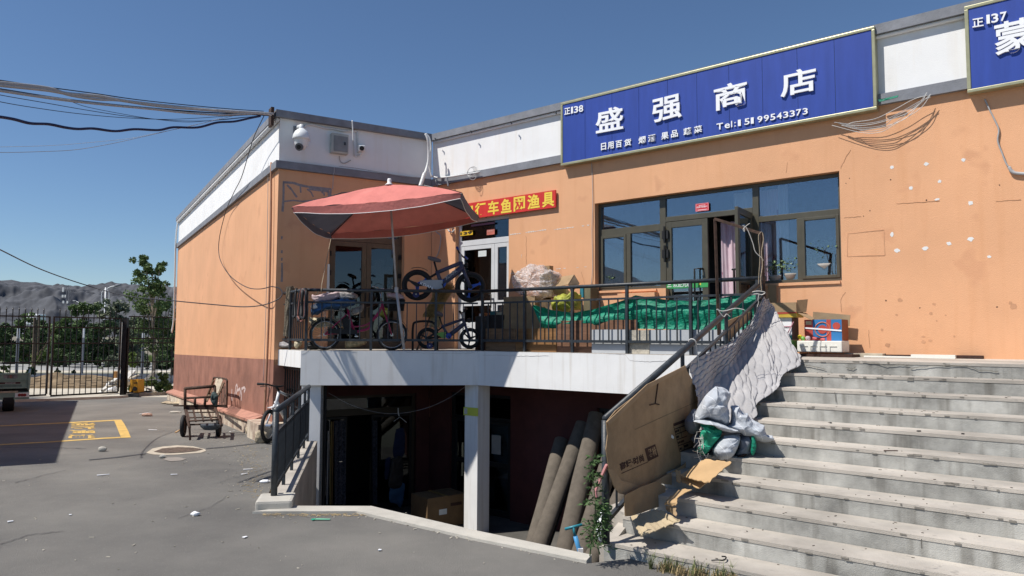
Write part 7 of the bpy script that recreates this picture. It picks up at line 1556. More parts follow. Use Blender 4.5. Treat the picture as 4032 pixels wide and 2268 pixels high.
def gcrack(pts, w_=.012):
    mb = MB()
    for (a, b), (c, d) in zip(pts, pts[1:]):
        n = max(2, int(hypot(c - a, d - b) / 14)); P = [ong(a + (c - a) * i / n + (random.uniform(-3, 3) if 0 < i < n else 0), b + (d - b) * i / n + (random.uniform(-1.5, 1.5) if 0 < i < n else 0), .0075) for i in range(n + 1)]
        for p, q in zip(P, P[1:]):
            u = (q - p).normalized(); v = Vector((-u.y, u.x, 0)) * w_ / 2 * random.uniform(.4, 1.2); mb.add([p - v, q - v, q + v, p + v], [(0, 1, 2, 3)])
    structure(mb, 'asphalt_crack', m_patd)
gcrack([(0, 2142), (120, 2104), (250, 2090)]); gcrack([(60, 1900), (180, 1868), (260, 1850)]); gcrack([(700, 2040), (820, 2000), (900, 1950)], .008); gcrack([(0, 1762), (250, 1763), (340, 1766)], .03)
stain(-6.3, 10.1, 1.7, .35, m_pat, 'dust_stain', seed=1); stain(-8.0, 9.6, 1.2, .3, m_pat, 'dust_stain', seed=8); stain(-4.2, 6.2, .9, .28, m_patd, 'tar_stain', seed=5)
# ---- push cart
Zc = lambda x, y: (640 + x / 4.262, 1450 + y / 4.262)
CT = thing('push_cart', 'old rusty two wheeled metal hand cart parked by the side wall', 'cart', ong(760, 1715))
g = lambda x, y, Y: atY(*Zc(x, y), Y)
Yf, Yb = 14.3, 15.3
def cb(pts, r, name, mat=m_rust, seg=7):
    mb = MB(); mb.tube(pts, r, seg); return part(mb, name, mat, CT, smooth=True)
cb([g(378, 335, Yb), g(378, 690, Yb)], .03, 'upright'); cb([g(875, 292, Yb), g(885, 640, Yb)], .03, 'upright'); cb([g(372, 342, Yb), g(880, 300, Yb)], .034, 'top_bar'); cb([g(385, 502, Yb), g(830, 480, Yb)], .024, 'cross_bar')
for x in (545, 715): cb([g(x, 495, Yb), g(x - 4, 630, Yb)], .026, 'short_post')
mb = MB(); mb.slab([g(175, 620, Yb), g(1060, 612, Yb), g(1080, 650, Yb), g(180, 640, Yb)], Vector((0, .05, 0))); part(mb, 'rear_beam', m_rust, CT)
mb = MB(); mb.slab([g(395, 640, Yb), g(900, 620, Yb), g(905, 690, Yb), g(400, 700, Yb)], Vector((0, .03, 0))); part(mb, 'rear_board', m_print, CT)
for i, (x0, x1) in enumerate(((405, 455), (515, 560), (640, 690), (760, 835), (885, 975))):
    mb = MB(); w_ = 14; mb.slab([g(x0 - w_, 690, Yb), g(x0 + w_, 690, Yb), g(x1 + w_, 880, Yf), g(x1 - w_, 880, Yf)], Vector((0, 0, -.025))); part(mb, 'deck_slat', m_rust, CT)
cb([g(450, 885, Yf), g(940, 862, Yf)], .018, 'front_bar')
for y, Y in ((745, 15.0), (830, 14.6)): cb([g(430, y, Y), g(920, y - 8, Y)], .014, 'crosspiece')
cb([g(385, 700, Yb), g(452, 995, Yf - .2)], .028, 'handle'); cb([g(885, 670, Yb), g(990, 960, Yf - .2)], .028, 'handle')
mb = MB(); a_ = g(452, 990, Yf - .2); mb.tube([a_, Vector((a_.x + .02, a_.y, gz(14) + .0))], .02, 6); part(mb, 'prop_leg', m_rust, CT)
mb = MB(); mb.tube([g(390, 950, 14.75), g(930, 930, 14.75)], .018, 6); part(mb, 'axle', m_rust, CT)
for x, yb in ((345, 1118), (940, 1085)):
    c = g(x, yb, 14.75); c.z = gz(14.75) + .21; wl_ = part(MB().ring(c, (1, .28, 0), .175, .042, 26, 8), 'wheel', m_tyre, CT, smooth=True); mb = MB(); mb.disc(c, (1, .28, 0), .13, .03, 18); part(mb, 'rim', m_rust, wl_)
mb = MB(); mb.lathe(g(820, 1000, 14.6) - Vector((0, 0, .03)), [(.14, 0), (.2, .06), (.21, .1)], 16); part(mb, 'bowl', M('blue_grey_bowl', (.07, .09, .11), .6), CT)
clump(Fr((g(870, 500, 14.9).x, 14.95), (1, 0), (0, -1)), 0, [Zc(*p) for p in [(830, 400), (880, 390), (930, 470), (920, 600), (900, 640), (840, 600), (810, 520)]], .12, 'rag', M('teal_rag', (.05, .08, .08), .9, .3, 9), 'dark teal rag tied to the rear upright of the cart', 'rag', 71, .03, 5)
# wooden rack leaning on the wall behind the cart
RK = thing('wooden_rack', 'slatted wooden and metal rack leaning on the brown side wall behind the cart', 'rack', g(900, 640, 15.9))
def wsl(x0, y0, x1, y1, w_, mat, name, o=.3):
    a, b = WS.pt(*Zc(x0, y0), o), WS.pt(*Zc(x1, y1), o + .15); mb = MB(); mb.bar(a, b, w_, .025); part(mb, name, mat, RK)
for x0, y0, x1, y1, w_ in ((925, 175, 870, 400, .07), (990, 180, 900, 420, .09), (945, 225, 800, 500, .05), (1030, 240, 915, 500, .05), (860, 200, 700, 600, .05), (820, 350, 740, 560, .05)): wsl(x0, y0, x1, y1, w_, m_palew if w_ > .06 else m_wood, 'slat')
mb = MB(); mb.tube(catm([WS.pt(*Zc(*p), .28) for p in ((865, 155), (960, 165), (1040, 175), (1080, 200), (1083, 260), (1082, 450), (1075, 640))]), .022, 7); part(mb, 'hoop', m_rust, RK, smooth=True)
mb = MB(); mb.tube([WS.pt(*Zc(*p), .28) for p in ((865, 155), (820, 290), (700, 600))], .022, 7); part(mb, 'hoop', m_rust, RK, smooth=True)
for x in (960, 985, 1010, 1035, 1060): wsl(x + 8, 300, x, 630, .022, m_rust, 'thin_bar', .3)
wsl(930, 640, 1080, 655, .04, m_rust, 'base_bar', .35)
# stones and rubble by the plinth
for i, (x, y, s_) in enumerate(((1010, 1715, (.22, .2, .12)), (1025, 1745, (.12, .1, .14)), (1036, 1700, (.12, .12, .1)), (690, 1592, (.35, .2, .05)), (660, 1590, (.2, .15, .05)), (672, 1550, (.15, .1, .14)))):
    rock(x, y, s_, M('plinth_rubble', (.50, .42, .30), .95, .3, 6, .5, 30), 'rubble_stone', ['biggest lump of rubble at the near end of the plinth', 'upright lump of rubble at the near end of the plinth', 'rubble lump by the white bicycle wheel', 'flat slab of rubble at the far foot of the side wall', 'small flat slab left of the bigger one at the far foot of the wall', 'upright broken chunk at the far corner of the side wall'][i], 'stone', i)
# white bicycle by the grille, seen end on
WBk = thing('white_bicycle', 'white framed bicycle with fat black tyre parked end on beside the black grille', 'bicycle', atY(1060, 1721, 13.9))
y0_ = 13.75; zb = gz(13.8); Rw = .31
wc = Vector((atY(1059, 1660, y0_).x, y0_, zb + Rw)); wdir = Vector((.12, .99, 0)).normalized(); wax = Vector((.99, -.12, 0)); 
tl = Vector((.06, 0, 1)).normalized()
def wfr(p, a, b): return p + wdir * a + tl * b
wl_ = part(MB().ring(wc, wax, Rw - .035, .035, 32, 8), 'wheel', m_tyre, WBk, smooth=True); part(MB().ring(wc, wax, Rw - .075, .01, 32, 6), 'rim', m_chrome, wl_, smooth=True)
mb = MB(); mb.disc(wc, wax, .04, .1, 10); part(mb, 'hub', m_chrome, wl_)
rc = wfr(wc, 1.0, 0); wl2 = part(MB().ring(rc, wax, Rw - .035, .035, 32, 8), 'wheel', m_tyre, WBk, smooth=True); part(MB().ring(rc, wax, Rw - .075, .01, 32, 6), 'rim', m_chrome, wl2, smooth=True)
m_wpaint = M('white_frame_paint', (.78, .79, .81), .3, .03)
hd = wfr(wc, .22, .62) + Vector((.04, 0, 0)); hd2 = wfr(wc, .16, .38) + Vector((.03, 0, 0))
for d in (-.06, .06): mb = MB(); mb.tube([wc + wax * d, hd2 + wax * d * .6], .017, 8); part(mb, 'fork', m_wpaint, WBk, smooth=True)
mb = MB(); mb.tube([hd2 - (hd - hd2) * .1, hd], .03, 8); part(mb, 'head_tube', m_wpaint, WBk, smooth=True)
bbp = wfr(wc, .62, -.03) + Vector((.10, 0, 0)); mb = MB(); mb.tube([hd2 + Vector((0, 0, .05)), bbp], .04, 8); part(mb, 'down_tube', m_wpaint, WBk, smooth=True)
stp = wfr(wc, .72, .45) + Vector((.10, 0, 0)); mb = MB(); mb.tube([hd, stp], .025, 8); part(mb, 'top_tube', m_wpaint, WBk, smooth=True); mb = MB(); mb.tube([bbp, stp, stp + Vector((0, .03, .12))], .02, 8); part(mb, 'seat_tube', m_wpaint, WBk, smooth=True)
mb = MB(); mb.tube([bbp, rc], .014, 6); mb.tube([stp, rc], .012, 6); part(mb, 'rear_stays', m_wpaint, WBk)
sdf = Fr((stp.x, stp.y), (wdir.x, wdir.y), (1, 0)); saddle(sdf, 0, (0, stp.z + .16), .27, WBk, m_black)
stm = atY(*Zc(1905, 305), 13.85); mb = MB(); mb.tube([hd, stm], .022, 8); part(mb, 'stem', m_black, WBk, smooth=True)
mb = MB(); mb.tube(catm([atY(*Zc(1590, 262), 13.75), atY(*Zc(1740, 268), 13.75), atY(*Zc(1830, 290), 13.82), stm, atY(*Zc(1960, 305), 13.9), atY(*Zc(2030, 292), 13.95)]), .016, 8); part(mb, 'handlebar', m_black, WBk, smooth=True)
mb = MB(); mb.tube([atY(*Zc(1590, 262), 13.75), atY(*Zc(1700, 268), 13.75)], .024, 8); part(mb, 'grip', m_black, WBk); mb = MB(); mb.tube([atY(*Zc(1635, 310), 13.72), atY(*Zc(1740, 295), 13.75)], .008, 5); part(mb, 'brake_lever', m_black, WBk)
mb = MB(); mb.tube(catm([atY(*Zc(1750, 290), 13.75), atY(*Zc(1800, 340), 13.7), atY(*Zc(1780, 450), 13.7), atY(*Zc(1770, 560), 13.75)]), .006, 5); part(mb, 'brake_cable', m_black, WBk)
mb = MB(); mb.slab([wfr(wc, -.03, Rw + .02) - wax * .045, wfr(wc, -.03, Rw + .02) + wax * .045, wfr(wc, .2, Rw + .03) + wax * .045, wfr(wc, .2, Rw + .03) - wax * .045], Vector((0, 0, .01))); part(mb, 'mudguard', m_wpaint, WBk)
# ================================================================== FENCE AND GATE
pL = ong(0, 1578); pM = ong(480, 1558); pR = ong(690, 1548)
def fence_run(name, label, P, Q, xs, ztop, zspike, rails, zlow=.10, rungs=True, cat='gate', postw=.06):
    fr = Fr((P.x, P.y), (Q.x - P.x, Q.y - P.y), (0, -1)); L = hypot(Q.x - P.x, Q.y - P.y); zb = gz((P.y + Q.y) / 2) + zlow
    T = thing(name, label, cat, P)
    for z in rails: mb = MB(); mb.fb(fr, 0, L, -.022, .022, z - .022, z + .022); part(mb, 'rail', m_iron, T)
    mb = MB(); mb.fb(fr, 0, L, -.03, .03, zb, zb + .06); part(mb, 'bottom_rail', m_iron, T)
    for a in (0, L): mb = MB(); mb.fb(fr, a - postw / 2, a + postw / 2, -.035, .035, zb + .061, ztop + .02); part(mb, 'stile', m_iron, T)
    n = max(2, int(L / .195)); me = MB().box((0, 0, 0), (.024, .024, zspike - zb - .12)).mesh('bar'); me.materials.append(m_iron)
    tip = MB().lathe((0, 0, 0), [(.014, 0), (.03, .03), (.012, .05), (.0, .13)], 6).mesh('spike'); tip.materials.append(m_iron)
    for i in range(1, n):
        a = L * i / n; b_ = inst(me, 'bar', T, Matrix.Translation(fr(a, 0, (zspike - .1 + zb + .02) / 2)))
        inst(tip, 'spike', T, Matrix.Translation(fr(a, 0, zspike - .12)))
        if rungs and i < n - 0:
            a2 = L * (i + 1) / n if i < n - 1 else L; zz = zb + (.34 if i % 2 else .54)
            for dz in (0, .10):
                mb = MB(); mb.fb(fr, a + .013, a2 - .013, -.008, .008, zz + dz - .008, zz + dz + .008); part(mb, 'rung', m_iron, T)
    return fr, L, T
def zat(x, y, P, Q):
    fr = Fr((P.x, P.y), (Q.x - P.x, Q.y - P.y), (0, -1)); return fr.px(x, y)[1]
FNl = Fr((pL.x, pL.y), (pM.x - pL.x, pM.y - pL.y), (0, -1))
def fpt(x): a, _ = FNl.px(x, 1500); p = FNl(a, 0, 0); p.z = gz(p.y); return p
zt_, zs_, zr1, zr2, zr3 = zat(250, 1249, pL, pM), zat(250, 1212, pL, pM), zat(250, 1289, pL, pM), zat(250, 1352, pL, pM), zat(250, 1424, pL, pM)
fence_run('iron_gate', 'left leaf of the tall black iron gate, behind the green truck', fpt(-120), fpt(184), None, zt_, zs_, (zt_, zr1, zr2, zr3))
fence_run('iron_gate', 'right leaf of the tall black iron gate with spiked bars', fpt(201), fpt(466), None, zt_, zs_, (zt_, zr1, zr2, zr3))
P0 = fpt(486); mb = MB(); mb.box((P0.x, P0.y, (P0.z + zt_ + .03) / 2), (.17, .17, zt_ + .03 - P0.z)); solo(mb, 'gate_post', m_iron, 'thick black square gate post between gate and fence panel', 'post')
mb = MB(); mb.bar(P0 + Vector((-.13, -.06, 1.0)), P0 + Vector((-.10, -.06, 2.9)), .03); solo(mb, 'pole', m_wcable, 'thin white pipe tied to the thick gate post', 'pipe')
FNr = Fr((P0.x, P0.y), (pR.x - P0.x, pR.y - P0.y), (0, -1)); za = lambda x, y: FNr.px(x, y)[1]
fence_run('iron_fence', 'black iron fence panel between the gate post and the side wall', P0 + Vector((.12, .0, 0)), pR, None, za(590, 1293), za(590, 1237), (za(590, 1293), za(590, 1248), za(590, 1333), za(590, 1350), za(590, 1425)), cat='fence')
mb = MB(); a = ong(59, 1584); b = ong(470, 1568); mb.slab([a, b, b + Vector((.1, .45, 0)), a + Vector((.1, .45, 0))], Vector((0, 0, .09))); solo(mb, 'gate_kerb', M('gate_kerb_white', (.60, .56, .48), .9, .1), 'pale concrete strip running under the iron gate', 'kerb')
mb = MB(); a = ong(495, 1562); b = ong(680, 1554); mb.slab([a, b, b + Vector((.1, .5, 0)), a + Vector((.1, .5, 0))], Vector((0, 0, .12))); solo(mb, 'fence_footing', M('fence_footing_conc', (.50, .46, .38), .9, .25, 4), 'broken concrete footing under the fence panel', 'kerb')
# ================================================================== TRUCK
tp_ = ong(30, 1622); TF = Fr((tp_.x, tp_.y), (.84, .54), (0, -1)); Zt = lambda x, y: (x / 4.095, 1440 + y / 4.095)
TK = thing('cargo_tricycle', 'pale green cargo truck with closed tailgate parked in the shade at the left edge', 'truck', tp_)
m_tg = M('truck_green', (.23, .33, .28), .5, .1, 4); m_tg2 = M('truck_green_dark', (.12, .19, .17), .5, .1)
tq_ = lambda x, y, o=0: TF.px(*Zt(x, y), o)
aR, zT = tq_(490, 115); aL = aR - 2.0; _, zM = tq_(480, 385); _, zB = tq_(480, 535); _, zc1 = tq_(200, 215); _, zc2 = tq_(200, 255)
mb = MB(); mb.fb(TF, aL, aR - .06, -2.9, -.04, zM + .05, zM + .09); part(mb, 'bed_floor', m_tg2, TK)
mb = MB(); mb.fb(TF, aL + .04, aR - .05, -.04, .0, zM + .04, zT); tg_ = part(mb, 'tailgate', m_tg, TK, bev=.006)
for z0, z1 in ((zc1 - .04, zc1 - .01), (zc2 - .015, zc2 + .01), (zM + .045, zM + .09), (zT - .04, zT - .001)):
    mb = MB(); mb.fb(TF, aL + .05, aR - .06, .001, .025, z0, z1); part(mb, 'pressed_rib', m_tg, tg_)
for i in range(7):
    x = 290 - i * 105; a_, _ = tq_(x, 330); mb = MB(); mb.fb(TF, a_ - .09, a_ + .09, .001, .012, tq_(0, 362)[1], tq_(0, 312)[1]); part(mb, 'pressed_panel', m_tg2, tg_)
mb = MB(); mb.fb(TF, aL + .05, tq_(330, 280)[0], .0012, .004, tq_(0, 297)[1], tq_(0, 264)[1]); st_ = part(mb, 'maroon_stripe', M('maroon', (.07, .015, .02), .5), tg_)
l0, lz0 = tq_(84, 292); l1, lz1 = tq_(248, 268); part(letters('HUAIHAI', TF(l0, .0045, lz0), TF.t * (l1 - l0), Vector((0, 0, lz1 - lz0)), offset=.01), 'lettering', m_plw, tg_)
for i, (x, mt) in enumerate(((105, m_grey), (167, M('faded_badge', (.25, .12, .10), .6)), (235, m_grey))):
    a_, z_ = tq_(x, 175); mb = MB(); mb.fb(TF, a_ - .07, a_ + .07, .001, .004, z_ - .05, z_ + .05); part(mb, 'faded_decal', mt, tg_)
mb = MB(); mb.fb(TF, aR - .05, aR, -2.9, .03, zM - .0, zT + .01); part(mb, 'side_board', m_tg, TK, bev=.006)
mb = MB(); mb.fb(TF, aL - .0, aL + .04, -2.9, .03, zM, zT + .01); part(mb, 'side_board', m_tg, TK)
mb = MB(); mb.fb(TF, aL, aR, -.12, .02, zB, zM - .06); part(mb, 'rear_bumper', m_tg, TK, bev=.01)
mb = MB(); mb.fb(TF, aL + .1, tq_(290, 430)[0], .021, .05, tq_(0, 442)[1], tq_(0, 412)[1]); part(mb, 'bumper_trim', m_palew, TK)
mb = MB(); mb.fb(TF, aL, aR - .02, -2.9, -.13, zB + .12, zM); part(mb, 'chassis', m_black, TK)
a_, z_ = tq_(358, 470); mb = MB(); mb.fb(TF, a_ - .17, a_ + .17, .021, .04, z_ - .065, z_ + .065); lh = part(mb, 'lamp_housing', m_plw, TK)
for x in (314, 357, 398):
    a_, z_ = tq_(x, 470); mb = MB(); mb.disc(TF(a_, .045, z_), TF.n, .042, .02, 14); part(mb, 'tail_lamp', M('red_lamp', (.25, .02, .02), .3), lh)
a_, _ = tq_(130, 650)
c = TF(a_, -.30, 0); Rt = .33; c.z = gz(tp_.y) + Rt
wl_ = part(MB().tube([c - TF.t * .14, c - TF.t * .12, c + TF.t * .12, c + TF.t * .14], [Rt - .03, Rt, Rt, Rt - .03], 28), 'wheel', m_tyre, TK, smooth=False)
c2 = c - TF.t * 1.35; part(MB().tube([c2 - TF.t * .14, c2 - TF.t * .12, c2 + TF.t * .12, c2 + TF.t * .14], [Rt - .03, Rt, Rt, Rt - .03], 28), 'wheel', m_tyre, TK)
# ================================================================== BEYOND THE FENCE
def leafcloud(mb, c, r, n, s, rnd, squash=.8):
    for i in range(n):
        d = Vector((rnd.gauss(0, 1), rnd.gauss(0, 1), rnd.gauss(0, 1))).normalized() * rnd.random() ** .45; p = c + Vector((d.x * r, d.y * r, d.z * r * squash))
        a = Vector((rnd.gauss(0, 1), rnd.gauss(0, 1), rnd.gauss(0, 1))).normalized(); b = a.orthogonal().normalized(); k_ = s * rnd.uniform(.5, 1.3)
        mb.add([p - a * k_, p + b * k_ * .5, p + a * k_, p - b * k_ * .5], [(0, 1, 2, 3)])
LEAF = [M('leaf_mid_green', (.10, .16, .05), .75, .3, .8, trans=.15), M('leaf_dark_green', (.065, .11, .04), .8, .3, .8, trans=.1), M('leaf_yellow_green', (.18, .25, .06), .75, .3, .8, trans=.2), M('leaf_grey_green', (.16, .19, .12), .8, .3, .8, trans=.1)]
m_bark = M('bark', (.11, .085, .06), .95, .3, 6, .5, 30); m_bark2 = M('pale_bark', (.30, .25, .19), .95, .2, 6)
def tree(name, label, base, H, crowns, mat, seed, n=420, s=.13, tr=.10, bark=None, group=None):
    """crowns: list of (dx, dz fraction, radius)"""
    rnd = random.Random(seed); T = thing(name, label, 'tree' if 'tree' in name else 'bush', base, group); b = Vector(base)
    if tr:
        mb = MB(); top = b + Vector((crowns[-1][0] * .5, 0, H * .85)); pts = [b, b + Vector((.05 * H * rnd.uniform(-1, 1) * .4, 0, H * .3)), b.lerp(top, .6), top]
        mb.tube(catm(pts, 4), [tr * (1 - .8 * i / 12) for i in range(13)], 7)
        for cx, cz, r in crowns: q = b + Vector((cx, rnd.uniform(-.3, .3) * r, H * cz)); st = b.lerp(top, max(.15, cz - .25)); mb.tube([st, st.lerp(q, .5) + Vector((0, 0, .05 * H)), q], [tr * .4, tr * .25, tr * .1], 5)
        part(mb, 'trunk', bark or m_bark, T)
    mb = MB()
    for cx, cz, r in crowns:
        c = b + Vector((cx, rnd.uniform(-.3, .3) * r, H * cz))
        for k_ in range(7):
            d = Vector((rnd.gauss(0, .55), rnd.gauss(0, .55), rnd.gauss(0, .5))); leafcloud(mb, c + d * r, r * rnd.uniform(.35, .6), n // 7, s, rnd)
    part(mb, 'crown', mat, T, kind='stuff'); return T
def tb(x, y, H=None): p = ong(x, y); return p
pt0 = atY(605, 1498, 40); pt0.z = gz(40)
Hh = lambda x, y, Y: atY(x, y, Y).z
def cr(Y, base, L, H): return [(atY(x, y, Y).x - base.x, (atY(x, y, Y).z - base.z) / H, r) for x, y, r in L]
H0 = Hh(560, 1002, 40) - pt0.z
tree('tall_tree', 'tall leafy tree rising above the fence close to the side wall', pt0, H0, cr(40, pt0, [(600, 1340, .75), (640, 1320, .6), (585, 1290, .6), (600, 1230, .7), (560, 1200, .5), (620, 1170, .6), (585, 1130, .65), (545, 1105, .5), (560, 1060, .5), (565, 1025, .35), (610, 1080, .4), (635, 1045, .3), (640, 1120, .35), (575, 1160, .6)], H0), LEAF[0], 11, 420, .085, .09, m_bark2)
specs = [(30, 1400, 66, 1290, 60, 1, 'dark green tree behind the left edge of the gate'), (110, 1400, 66, 1240, 60, 0, 'green tree behind the left gate leaf'), (185, 1400, 64, 1270, 50, 1, 'dark tree behind the meeting stiles of the gate'),
         (260, 1402, 60, 1250, 50, 0, 'green tree left of the rounded tree behind the gate'), (330, 1402, 64, 1195, 60, 0, 'rounded bright tree rising above the gate top'), (395, 1402, 60, 1265, 45, 1, 'dark tree behind the middle of the right gate leaf'),
         (455, 1402, 66, 1200, 62, 3, 'airy grey green tree left of the tall tree'), (520, 1405, 60, 1240, 50, 3, 'grey green tree directly behind the tall tree'), (660, 1402, 58, 1170, 55, 0, 'green tree touching the far corner of the side wall'), (680, 1410, 48, 1250, 30, 1, 'dark shrubby tree at the corner of the side wall')]
for i, (x, yb, Y, yt, rp, mt, lb) in enumerate(specs):
    b = atY(x, yb, Y); b.z = gz(Y); H = Hh(x, yt, Y) - b.z; r = rp / FPX * Y
    rnd = random.Random(i + 40); C_ = [(rnd.uniform(-.8, .8) * r, rnd.uniform(.35, .9), r * rnd.uniform(.45, .7)) for _ in range(9)] + [(0, .9, r * .4), (rnd.uniform(-.4, .4) * r, .25, r * .7), (r * .5, .2, r * .6), (-r * .5, .22, r * .6)]
    tree('green_tree', lb, b, H, C_, LEAF[mt], 60 + i, 380, .16, .12, group='row of trees beyond the road')
for i, (x, Y, w_, h_, mt, lb) in enumerate([(20, 60, 60, 60, 1, 'low dark bush left of the white post'), (150, 62, 50, 45, 2, 'yellow green bush behind the left gate leaf'), (220, 60, 45, 50, 1, 'dark bush behind the meeting stiles'), (300, 58, 50, 70, 1, 'dark rounded bush behind the middle post'), (360, 60, 45, 55, 1, 'dark bush right of the middle post'), (440, 57, 45, 40, 3, 'dusty grey bush in front of the white car'), (520, 52, 22, 65, 2, 'bright yellow green upright bush right of the gate post'), (560, 56, 40, 45, 3, 'dusty bush right of the yellow green one'), (640, 50, 40, 60, 1, 'green bush at the foot of the tall tree')]):
    b = atY(x, 1410, Y); b.z = gz(Y); r = w_ / FPX * Y * .6; H = h_ / FPX * Y * 1.3
    tree('green_bush', lb, b, H, [(0, .5, r * .8), (r * .6, .35, r * .6), (-r * .6, .4, r * .6), (0, .8, r * .5)], LEAF[mt], 90 + i, 420, .12, 0, group='bushes along the far verge')
for i, (x, y, Y, w_, h_, mt, lb) in enumerate([(640, 1548, 30, 60, 80, 0, 'leafy green weeds behind the fence panel by the wall'), (525, 1550, 30, 28, 45, 0, 'green weeds at the foot of the thick gate post'), (15, 1500, 34, 45, 95, 1, 'dark conifer like shrub behind the truck'), (120, 1462, 46, 35, 40, 1, 'thin dark shrub left of the gate meeting stile'), (225, 1463, 50, 14, 16, 1, 'small weed clump on the pavement edge, left one'), (290, 1460, 50, 12, 10, 1, 'small weed clump on the pavement edge, right one'), (580, 1500, 36, 50, 25, 2, 'low weeds under the tall tree')]):
    b = atY(x, y, Y); b.z = gz(Y); r = w_ / FPX * Y * .6; H = h_ / FPX * Y
    tree('weed_bush', lb, b, H, [(0, .45, r * .7), (r * .5, .35, r * .5), (-r * .5, .4, r * .5), (0, .8, r * .45)], LEAF[mt], 120 + i, 380, .06, 0)
mb = MB(); rnd = random.Random(5)
for i in range(9000):
    x = rnd.uniform(-80, 2); Y = rnd.uniform(70, 82); p = Vector((x, Y, gz(Y) + .05)); h = rnd.uniform(.2, .6); mb.add([p - Vector((.04, 0, 0)), p + Vector((.04, 0, 0)), p + Vector((rnd.uniform(-.1, .1), 0, h))], [(0, 1, 2)])
o = structure(mb, 'verge_weeds', LEAF[2], kind='stuff'); o['label'] = 'rough grass and weeds along the far verge of the road'
# dirt heap
def heap(u, v):
    a = u * 2 * pi; r = v; cx = ong(235, 1528); R_ = 3.4 + .4 * sin(a * 3)
    h = (1 - r) ** .7 * .55 * (1 + .5 * noise.noise(Vector((cos(a) * r * 3, sin(a) * r * 3, 2)))) + .10 * noise.noise(Vector((cos(a) * r * 9, sin(a) * r * 9, 4))) * (1 - r)
    return Vector((cx.x - .6 + cos(a) * r * R_ , cx.y + 1.2 + sin(a) * r * 1.6, gz(32) + max(0, h) + .01 - (.05 if v > .97 else 0)))
mb = MB(); mb.grid(90, 26, heap); o = solo(mb, 'dirt_heap', M('brown_dirt', (.22, .16, .095), .95, .25, 2.5, 1.0, 14), 'heap of brown earth on the pavement behind the gate', 'dirt heap', smooth=False)
# planks and yellow barrier piece
Zp = lambda x, y: (380 + x / 4.55, 1440 + y / 4.55)
def plank(x0, y0, x1, y1, Y0, Y1, w_, mat, label, name='plank', cat='plank'):
    mb = MB(); mb.bar(atY(*Zp(x0, y0), Y0), atY(*Zp(x1, y1), Y1), w_, w_ * .5); return solo(mb, name, mat, label, cat)
m_wpl = M('white_plank', (.62, .60, .55), .8, .15, 5)
plank(495, 275, 655, 100, 31, 32, .22, m_wpl, 'broad white plank leaning right behind the gate post'); plank(590, 240, 750, 165, 31, 32, .10, m_palew, 'narrow tan plank beside the broad white one'); plank(60, 490, 350, 235, 29.5, 31, .14, m_wpl, 'long white plank rising to the left of the gate post'); plank(210, 380, 370, 330, 30, 31, .14, m_palew, 'tan plank lying across the white ones'); plank(100, 440, 200, 370, 29.6, 30.4, .10, m_wpl, 'short white plank at the left of the plank heap'); plank(760, 340, 1060, 470, 30, 29.5, .09, m_palew, 'tan pole lying on the ground right of the yellow barrier'); plank(200, 290, 350, 300, 30.2, 31, .10, m_wpl, 'white board edge in the plank heap'); plank(760, 270, 1330, 215, 31, 32, .05, m_gcable, 'grey pipe lying over the weeds behind the fence panel', 'pipe', 'pipe'); plank(500, 90, 940, 25, 32, 33, .03, m_gcable, 'thin bent rod over the plank heap', 'rod', 'rod')
for i, (x, y, w_, h_) in enumerate(((245, 430, .22, .2), (235, 480, .18, .12), (300, 460, .14, .14))):
    c = atY(*Zp(x, y), 30); bx_ = rock(*Zp(x, y), (w_, .15, h_), m_letter, 'white_sack', ['upper white sack in the plank heap', 'lower white sack in the plank heap', 'small white sack right of the others'][i], 'sack', 20 + i)
mb = MB(); p = [atY(*Zp(x, y), 30.5) for x, y in ((855, 235), (1020, 90), (1035, 100), (930, 230), (890, 275))]; mb.slab(p, Vector((0, .05, 0))); solo(mb, 'white_sheet', m_wpl, 'triangular white sheet standing behind the fence panel', 'sheet')
YB = thing('yellow_barrier', 'yellow metal barrier block with black marks lying behind the fence panel', 'barrier', atY(*Zp(680, 480), 29))
m_yb = M('barrier_yellow', (.72, .36, .03), .5, .1); q_ = lambda x, y, Y=29.0: atY(*Zp(x, y), Y)
mb = MB(); mb.slab([q_(655, 250), q_(742, 250), q_(742, 480), q_(655, 480)], Vector((0, .5, 0))); part(mb, 'block', m_yb, YB)
mb = MB(); mb.slab([q_(600, 250), q_(653, 245), q_(653, 400), q_(610, 470), q_(585, 470), q_(602, 380)], Vector((0, .4, 0))); part(mb, 'leg', m_yb, YB)
mb = MB(); mb.slab([q_(668, 300, 28.99), q_(735, 300, 28.99), q_(735, 320, 28.99), q_(668, 320, 28.99)], Vector((0, -.01, 0))); part(mb, 'black_stripe', m_black, YB); mb = MB(); mb.disc(q_(688, 412, 28.98), (0, 1, 0), .09, .02, 14); part(mb, 'black_dot', m_black, YB)
mb = MB(); p = [ong(x, y) for x, y in ((505, 1563), (545, 1565), (552, 1555), (515, 1552))]; mb.slab(p, Vector((0, 0, .12))); solo(mb, 'dark_block', m_black, 'dark block lying below the yellow barrier at the fence foot', 'block')
mb = MB(); mb.slab([atY(*Zp(x, y), 33) for x, y in ((300, 100), (350, 105), (345, 230), (300, 230))], Vector((0, .2, 0))); solo(mb, 'orange_post', M('orange_brown', (.40, .20, .06), .8, .2), 'orange brown post behind the plank heap', 'post')
